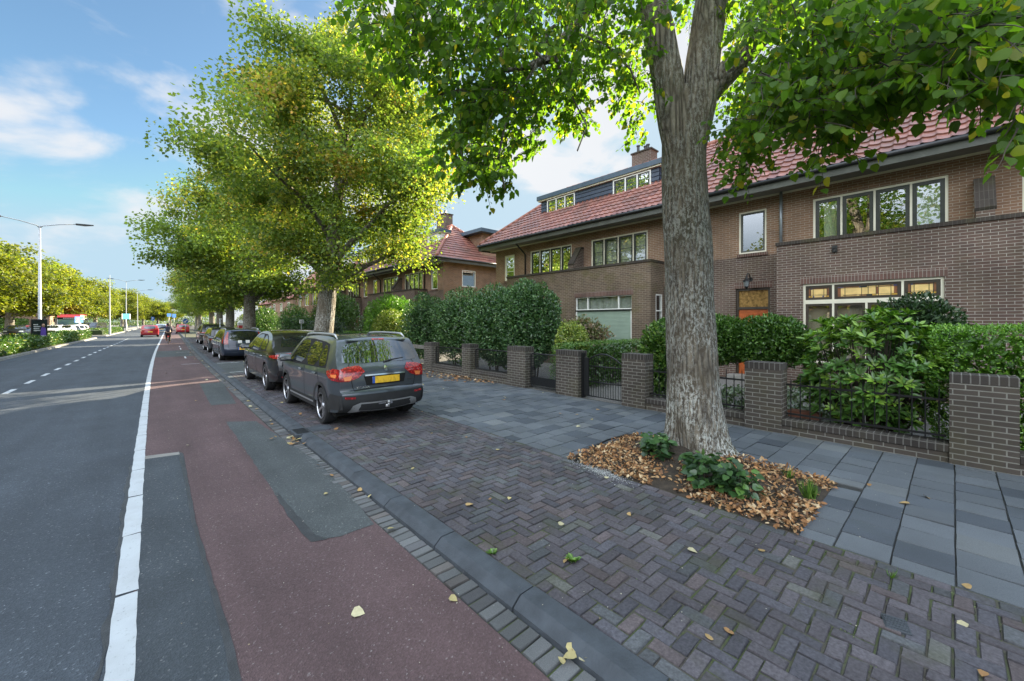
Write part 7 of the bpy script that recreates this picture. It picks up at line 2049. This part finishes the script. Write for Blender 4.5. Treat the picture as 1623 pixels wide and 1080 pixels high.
J = {'pelvis': ((0, -.2, .98), .15), 'waist': ((0, -.16, 1.12), .135), 'chest': ((0, -.08, 1.36), .165), 'neck': ((0, -.02, 1.54), .055), 'head0': ((0, .0, 1.62), .075), 'head1': ((0, .02, 1.72), .095), 'head2': ((0, .01, 1.79), .06),
     'shL': ((-.17, -.06, 1.47), .075), 'elL': ((-.40, -.02, 1.40), .05), 'wrL': ((-.62, .02, 1.40), .034), 'haL': ((-.72, .03, 1.40), .028), 'shR': ((.17, -.06, 1.47), .075), 'elR': ((.26, .08, 1.25), .05), 'wrR': ((.26, .26, 1.08), .034), 'haR': ((.26, .32, 1.06), .03),
     'hipL': ((-.1, -.16, .93), .115), 'knL': ((-.11, .16, .74), .075), 'anL': ((-.11, .02, .34), .045), 'toL': ((-.11, .16, .26), .04), 'hipR': ((.1, -.16, .93), .115), 'knR': ((.11, .2, .62), .075), 'anR': ((.11, .0, .20), .045), 'toR': ((.11, .13, .13), .04)}
E_ = [('pelvis', 'waist'), ('waist', 'chest'), ('chest', 'neck'), ('neck', 'head0'), ('head0', 'head1'), ('head1', 'head2'), ('chest', 'shL'), ('shL', 'elL'), ('elL', 'wrL'), ('wrL', 'haL'), ('chest', 'shR'), ('shR', 'elR'), ('elR', 'wrR'), ('wrR', 'haR'), ('pelvis', 'hipL'), ('hipL', 'knL'), ('knL', 'anL'), ('anL', 'toL'), ('pelvis', 'hipR'), ('hipR', 'knR'), ('knR', 'anR'), ('anR', 'toR')]
skin_body('body', J, E_, M['skin'], pe)
grow = lambda ks, d: {k: (J[k][0], J[k][1] + d) for k in ks}
skin_body('jacket', grow(['pelvis', 'waist', 'chest', 'neck', 'shL', 'elL', 'wrL', 'shR', 'elR', 'wrR'], .022), [e for e in E_ if all(k in ('pelvis', 'waist', 'chest', 'neck', 'shL', 'elL', 'wrL', 'shR', 'elR', 'wrR') for k in e)], M['cloth_navy'], pe)
skin_body('trousers', grow(['pelvis', 'hipL', 'knL', 'anL', 'hipR', 'knR', 'anR'], .016), [e for e in E_ if all(k in ('pelvis', 'hipL', 'knL', 'anL', 'hipR', 'knR', 'anR') for k in e)], M['cloth_black'], pe)
m = MB(); m.lathe([(0, .14), (.08, .12), (.118, .04), (.12, -.05), (.10, -.13), (.0, -.16)], (0, -.02, 1.73), 14); m.build('hair', M['hair'], pe, local=True, smooth=True)
for px, py, zc, l, mt in [(288, 527.5, 68, 'pedestrian in dark clothes standing beyond the parked cars', 'cloth_black'), (281, 525, 84, 'far pedestrian beside the blue signs', 'cloth_navy')]:
    p = at(px, py, zc)
    pr = empty('person', (p.x, p.y, 0), l, 'person', 'people on the street', .4)
    K = {'pelvis': ((0, 0, .95), .14), 'waist': ((0, 0, 1.1), .125), 'chest': ((0, 0, 1.35), .15), 'neck': ((0, 0, 1.5), .055), 'head1': ((0, .02, 1.64), .095), 'head2': ((0, .02, 1.72), .06), 'shL': ((-.18, 0, 1.43), .07), 'elL': ((-.24, -.02, 1.15), .05), 'wrL': ((-.24, .08, .92), .035), 'shR': ((.18, 0, 1.43), .07), 'elR': ((.24, -.02, 1.15), .05), 'wrR': ((.24, .08, .92), .035),
         'hipL': ((-.09, 0, .9), .11), 'knL': ((-.1, .05, .5), .07), 'anL': ((-.1, -.05, .1), .045), 'toL': ((-.1, .1, .04), .04), 'hipR': ((.09, 0, .9), .11), 'knR': ((.1, .0, .5), .07), 'anR': ((.1, -.02, .1), .045), 'toR': ((.1, .13, .04), .04)}
    Ek = [('pelvis', 'waist'), ('waist', 'chest'), ('chest', 'neck'), ('neck', 'head1'), ('head1', 'head2'), ('chest', 'shL'), ('shL', 'elL'), ('elL', 'wrL'), ('chest', 'shR'), ('shR', 'elR'), ('elR', 'wrR'), ('pelvis', 'hipL'), ('hipL', 'knL'), ('knL', 'anL'), ('anL', 'toL'), ('pelvis', 'hipR'), ('hipR', 'knR'), ('knR', 'anR'), ('anR', 'toR')]
    skin_body('body', K, Ek, M['skin'], pr)
    ks = ['pelvis', 'waist', 'chest', 'neck', 'shL', 'elL', 'wrL', 'shR', 'elR', 'wrR', 'hipL', 'knL', 'anL', 'hipR', 'knR', 'anR']
    skin_body('clothes', {k: (K[k][0], K[k][1] + .02) for k in ks}, [e for e in Ek if e[0] in ks and e[1] in ks], M[mt], pr)

# ------------------------------------------------------------------ sky, sun
SUN_EL, SUN_AZ = R(SUN[0]), R(SUN[1])           # azimuth measured from +X towards +Y
w = bpy.data.worlds.new('World'); sc.world = w; w.use_nodes = True
nt = w.node_tree; nt.nodes.clear()
out = nt.nodes.new('ShaderNodeOutputWorld'); bg = nt.nodes.new('ShaderNodeBackground'); sky = nt.nodes.new('ShaderNodeTexSky')
sky.sky_type = 'NISHITA'; sky.sun_disc = False; sky.sun_elevation = SUN_EL; sky.sun_rotation = R(90) - SUN_AZ
sky.altitude = 0; sky.air_density = 1.0; sky.dust_density = 0.6; sky.ozone_density = 1.6
bg.inputs[1].default_value = SKY_S
L = nt.links.new
tc = nt.nodes.new('ShaderNodeTexCoord')
sx = nt.nodes.new('ShaderNodeSeparateXYZ'); L(tc.outputs['Generated'], sx.inputs[0])


def mth(op, a, b=None, c=False):
    n = nt.nodes.new('ShaderNodeMath'); n.operation = op; n.use_clamp = c
    for i, v in enumerate((a, b)):
        if v is None: continue
        if isinstance(v, (int, float)): n.inputs[i].default_value = v
        else: L(v, n.inputs[i])
    return n.outputs[0]


den = mth('ADD', mth('MAXIMUM', sx.outputs[2], 0.0), 0.22)
cx, cyy = mth('DIVIDE', sx.outputs[0], den), mth('DIVIDE', sx.outputs[1], den)
cv = nt.nodes.new('ShaderNodeCombineXYZ'); L(cx, cv.inputs[0]); L(cyy, cv.inputs[1]); cv.inputs[2].default_value = CLOUD[0]
zc_ = nt.nodes.new('ShaderNodeMapping'); L(tc.outputs['Generated'], zc_.inputs[0]); zc_.inputs['Scale'].default_value = (1, 1, 1.9); zc_.inputs['Location'].default_value = CLOUD[4]
n1_ = nt.nodes.new('ShaderNodeTexNoise'); n1_.inputs['Scale'].default_value = CLOUD[1]; n1_.inputs['Detail'].default_value = 7; n1_.inputs['Roughness'].default_value = .52; n1_.inputs['Distortion'].default_value = .3; L(zc_.outputs[0], n1_.inputs['Vector'])
rp_ = nt.nodes.new('ShaderNodeValToRGB'); L(n1_.outputs[0], rp_.inputs[0]); rp_.color_ramp.elements[0].position = CLOUD[2]; rp_.color_ramp.elements[1].position = CLOUD[3]; rp_.color_ramp.interpolation = 'EASE'
# clouds thicken towards the sun side
sd = nt.nodes.new('ShaderNodeVectorMath'); sd.operation = 'DOT_PRODUCT'; L(tc.outputs['Generated'], sd.inputs[0]); sd.inputs[1].default_value = (math.cos(SUN_AZ) * math.cos(SUN_EL), math.sin(SUN_AZ) * math.cos(SUN_EL), math.sin(SUN_EL))
glow = mth('MULTIPLY', mth('POWER', mth('MAXIMUM', sd.outputs['Value'], 0.0), 3.0), .25)
fac = mth('MULTIPLY', mth('ADD', rp_.outputs[0], glow, True), .95)
n2_ = nt.nodes.new('ShaderNodeTexNoise'); n2_.inputs['Scale'].default_value = 2.2; n2_.inputs['Detail'].default_value = 5; L(zc_.outputs[0], n2_.inputs['Vector'])
cc = nt.nodes.new('ShaderNodeMix'); cc.data_type = 'RGBA'; L(n2_.outputs[0], cc.inputs[0]); cc.inputs[6].default_value = (*CLOUD_A, 1); cc.inputs[7].default_value = (*CLOUD_B, 1)
hs = nt.nodes.new('ShaderNodeMix'); hs.data_type = 'RGBA'; hs.blend_type = 'MULTIPLY'; hs.inputs[0].default_value = 1.0; L(sky.outputs[0], hs.inputs[6]); hs.inputs[7].default_value = (*SKY_TINT, 1)
mx = nt.nodes.new('ShaderNodeMix'); mx.data_type = 'RGBA'; L(fac, mx.inputs[0]); mn_ = nt.nodes.new('ShaderNodeVectorMath'); mn_.operation = 'MINIMUM'; L(hs.outputs[2], mn_.inputs[0]); mn_.inputs[1].default_value = SKY_MAX; L(mn_.outputs[0], mx.inputs[6]); L(cc.outputs[2], mx.inputs[7])
# bright overhead sky added above the frame as fill light
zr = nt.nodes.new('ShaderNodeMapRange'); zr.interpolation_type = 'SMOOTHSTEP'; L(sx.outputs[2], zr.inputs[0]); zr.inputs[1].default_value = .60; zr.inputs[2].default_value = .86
dk_ = nt.nodes.new('ShaderNodeMix'); dk_.data_type = 'RGBA'; L(mth('MULTIPLY', zr.outputs[0], mth('ADD', mth('MULTIPLY', n1_.outputs[0], .5), .6), True), dk_.inputs[0]); L(mx.outputs[2], dk_.inputs[6]); dk_.inputs[7].default_value = (*DECK_FILL, 1)
# unseen bright bank opposite the sun, added to brighten walls and foliage
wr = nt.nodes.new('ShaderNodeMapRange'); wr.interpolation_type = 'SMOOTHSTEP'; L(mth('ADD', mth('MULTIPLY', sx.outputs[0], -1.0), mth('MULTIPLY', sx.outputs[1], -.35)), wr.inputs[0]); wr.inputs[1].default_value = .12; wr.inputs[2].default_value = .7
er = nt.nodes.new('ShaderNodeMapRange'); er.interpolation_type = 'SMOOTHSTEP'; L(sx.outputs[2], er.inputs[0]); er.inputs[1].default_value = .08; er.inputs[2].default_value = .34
bk = nt.nodes.new('ShaderNodeMix'); bk.data_type = 'RGBA'; L(mth('MULTIPLY', mth('MULTIPLY', wr.outputs[0], er.outputs[0]), mth('ADD', mth('MULTIPLY', n1_.outputs[0], .8), .5), True), bk.inputs[0]); L(dk_.outputs[2], bk.inputs[6]); bk.inputs[7].default_value = (*BANK_FILL, 1)
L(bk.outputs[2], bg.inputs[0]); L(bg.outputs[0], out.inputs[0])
sl = bpy.data.lights.new('sun', 'SUN'); sl.energy = SUN_E; sl.angle = R(0.55); sl.color = (1.0, 0.87, 0.64)
so = bpy.data.objects.new('sun', sl); COL.objects.link(so)
so.rotation_euler = (Vector((math.cos(SUN_AZ) * math.cos(SUN_EL), math.sin(SUN_AZ) * math.cos(SUN_EL), math.sin(SUN_EL)))).to_track_quat('Z', 'Y').to_euler()
sc.view_settings.view_transform = 'Standard'; sc.view_settings.look = 'None'; sc.view_settings.exposure = 0.0; sc.view_settings.gamma = 1.0
sc.cycles.max_bounces = 6; sc.cycles.diffuse_bounces = 3; sc.cycles.transmission_bounces = 4; sc.cycles.transparent_max_bounces = 8; sc.cycles.glossy_bounces = 3
sc.cycles.caustics_reflective = False; sc.cycles.caustics_refractive = False
sc.cycles.use_denoising = True
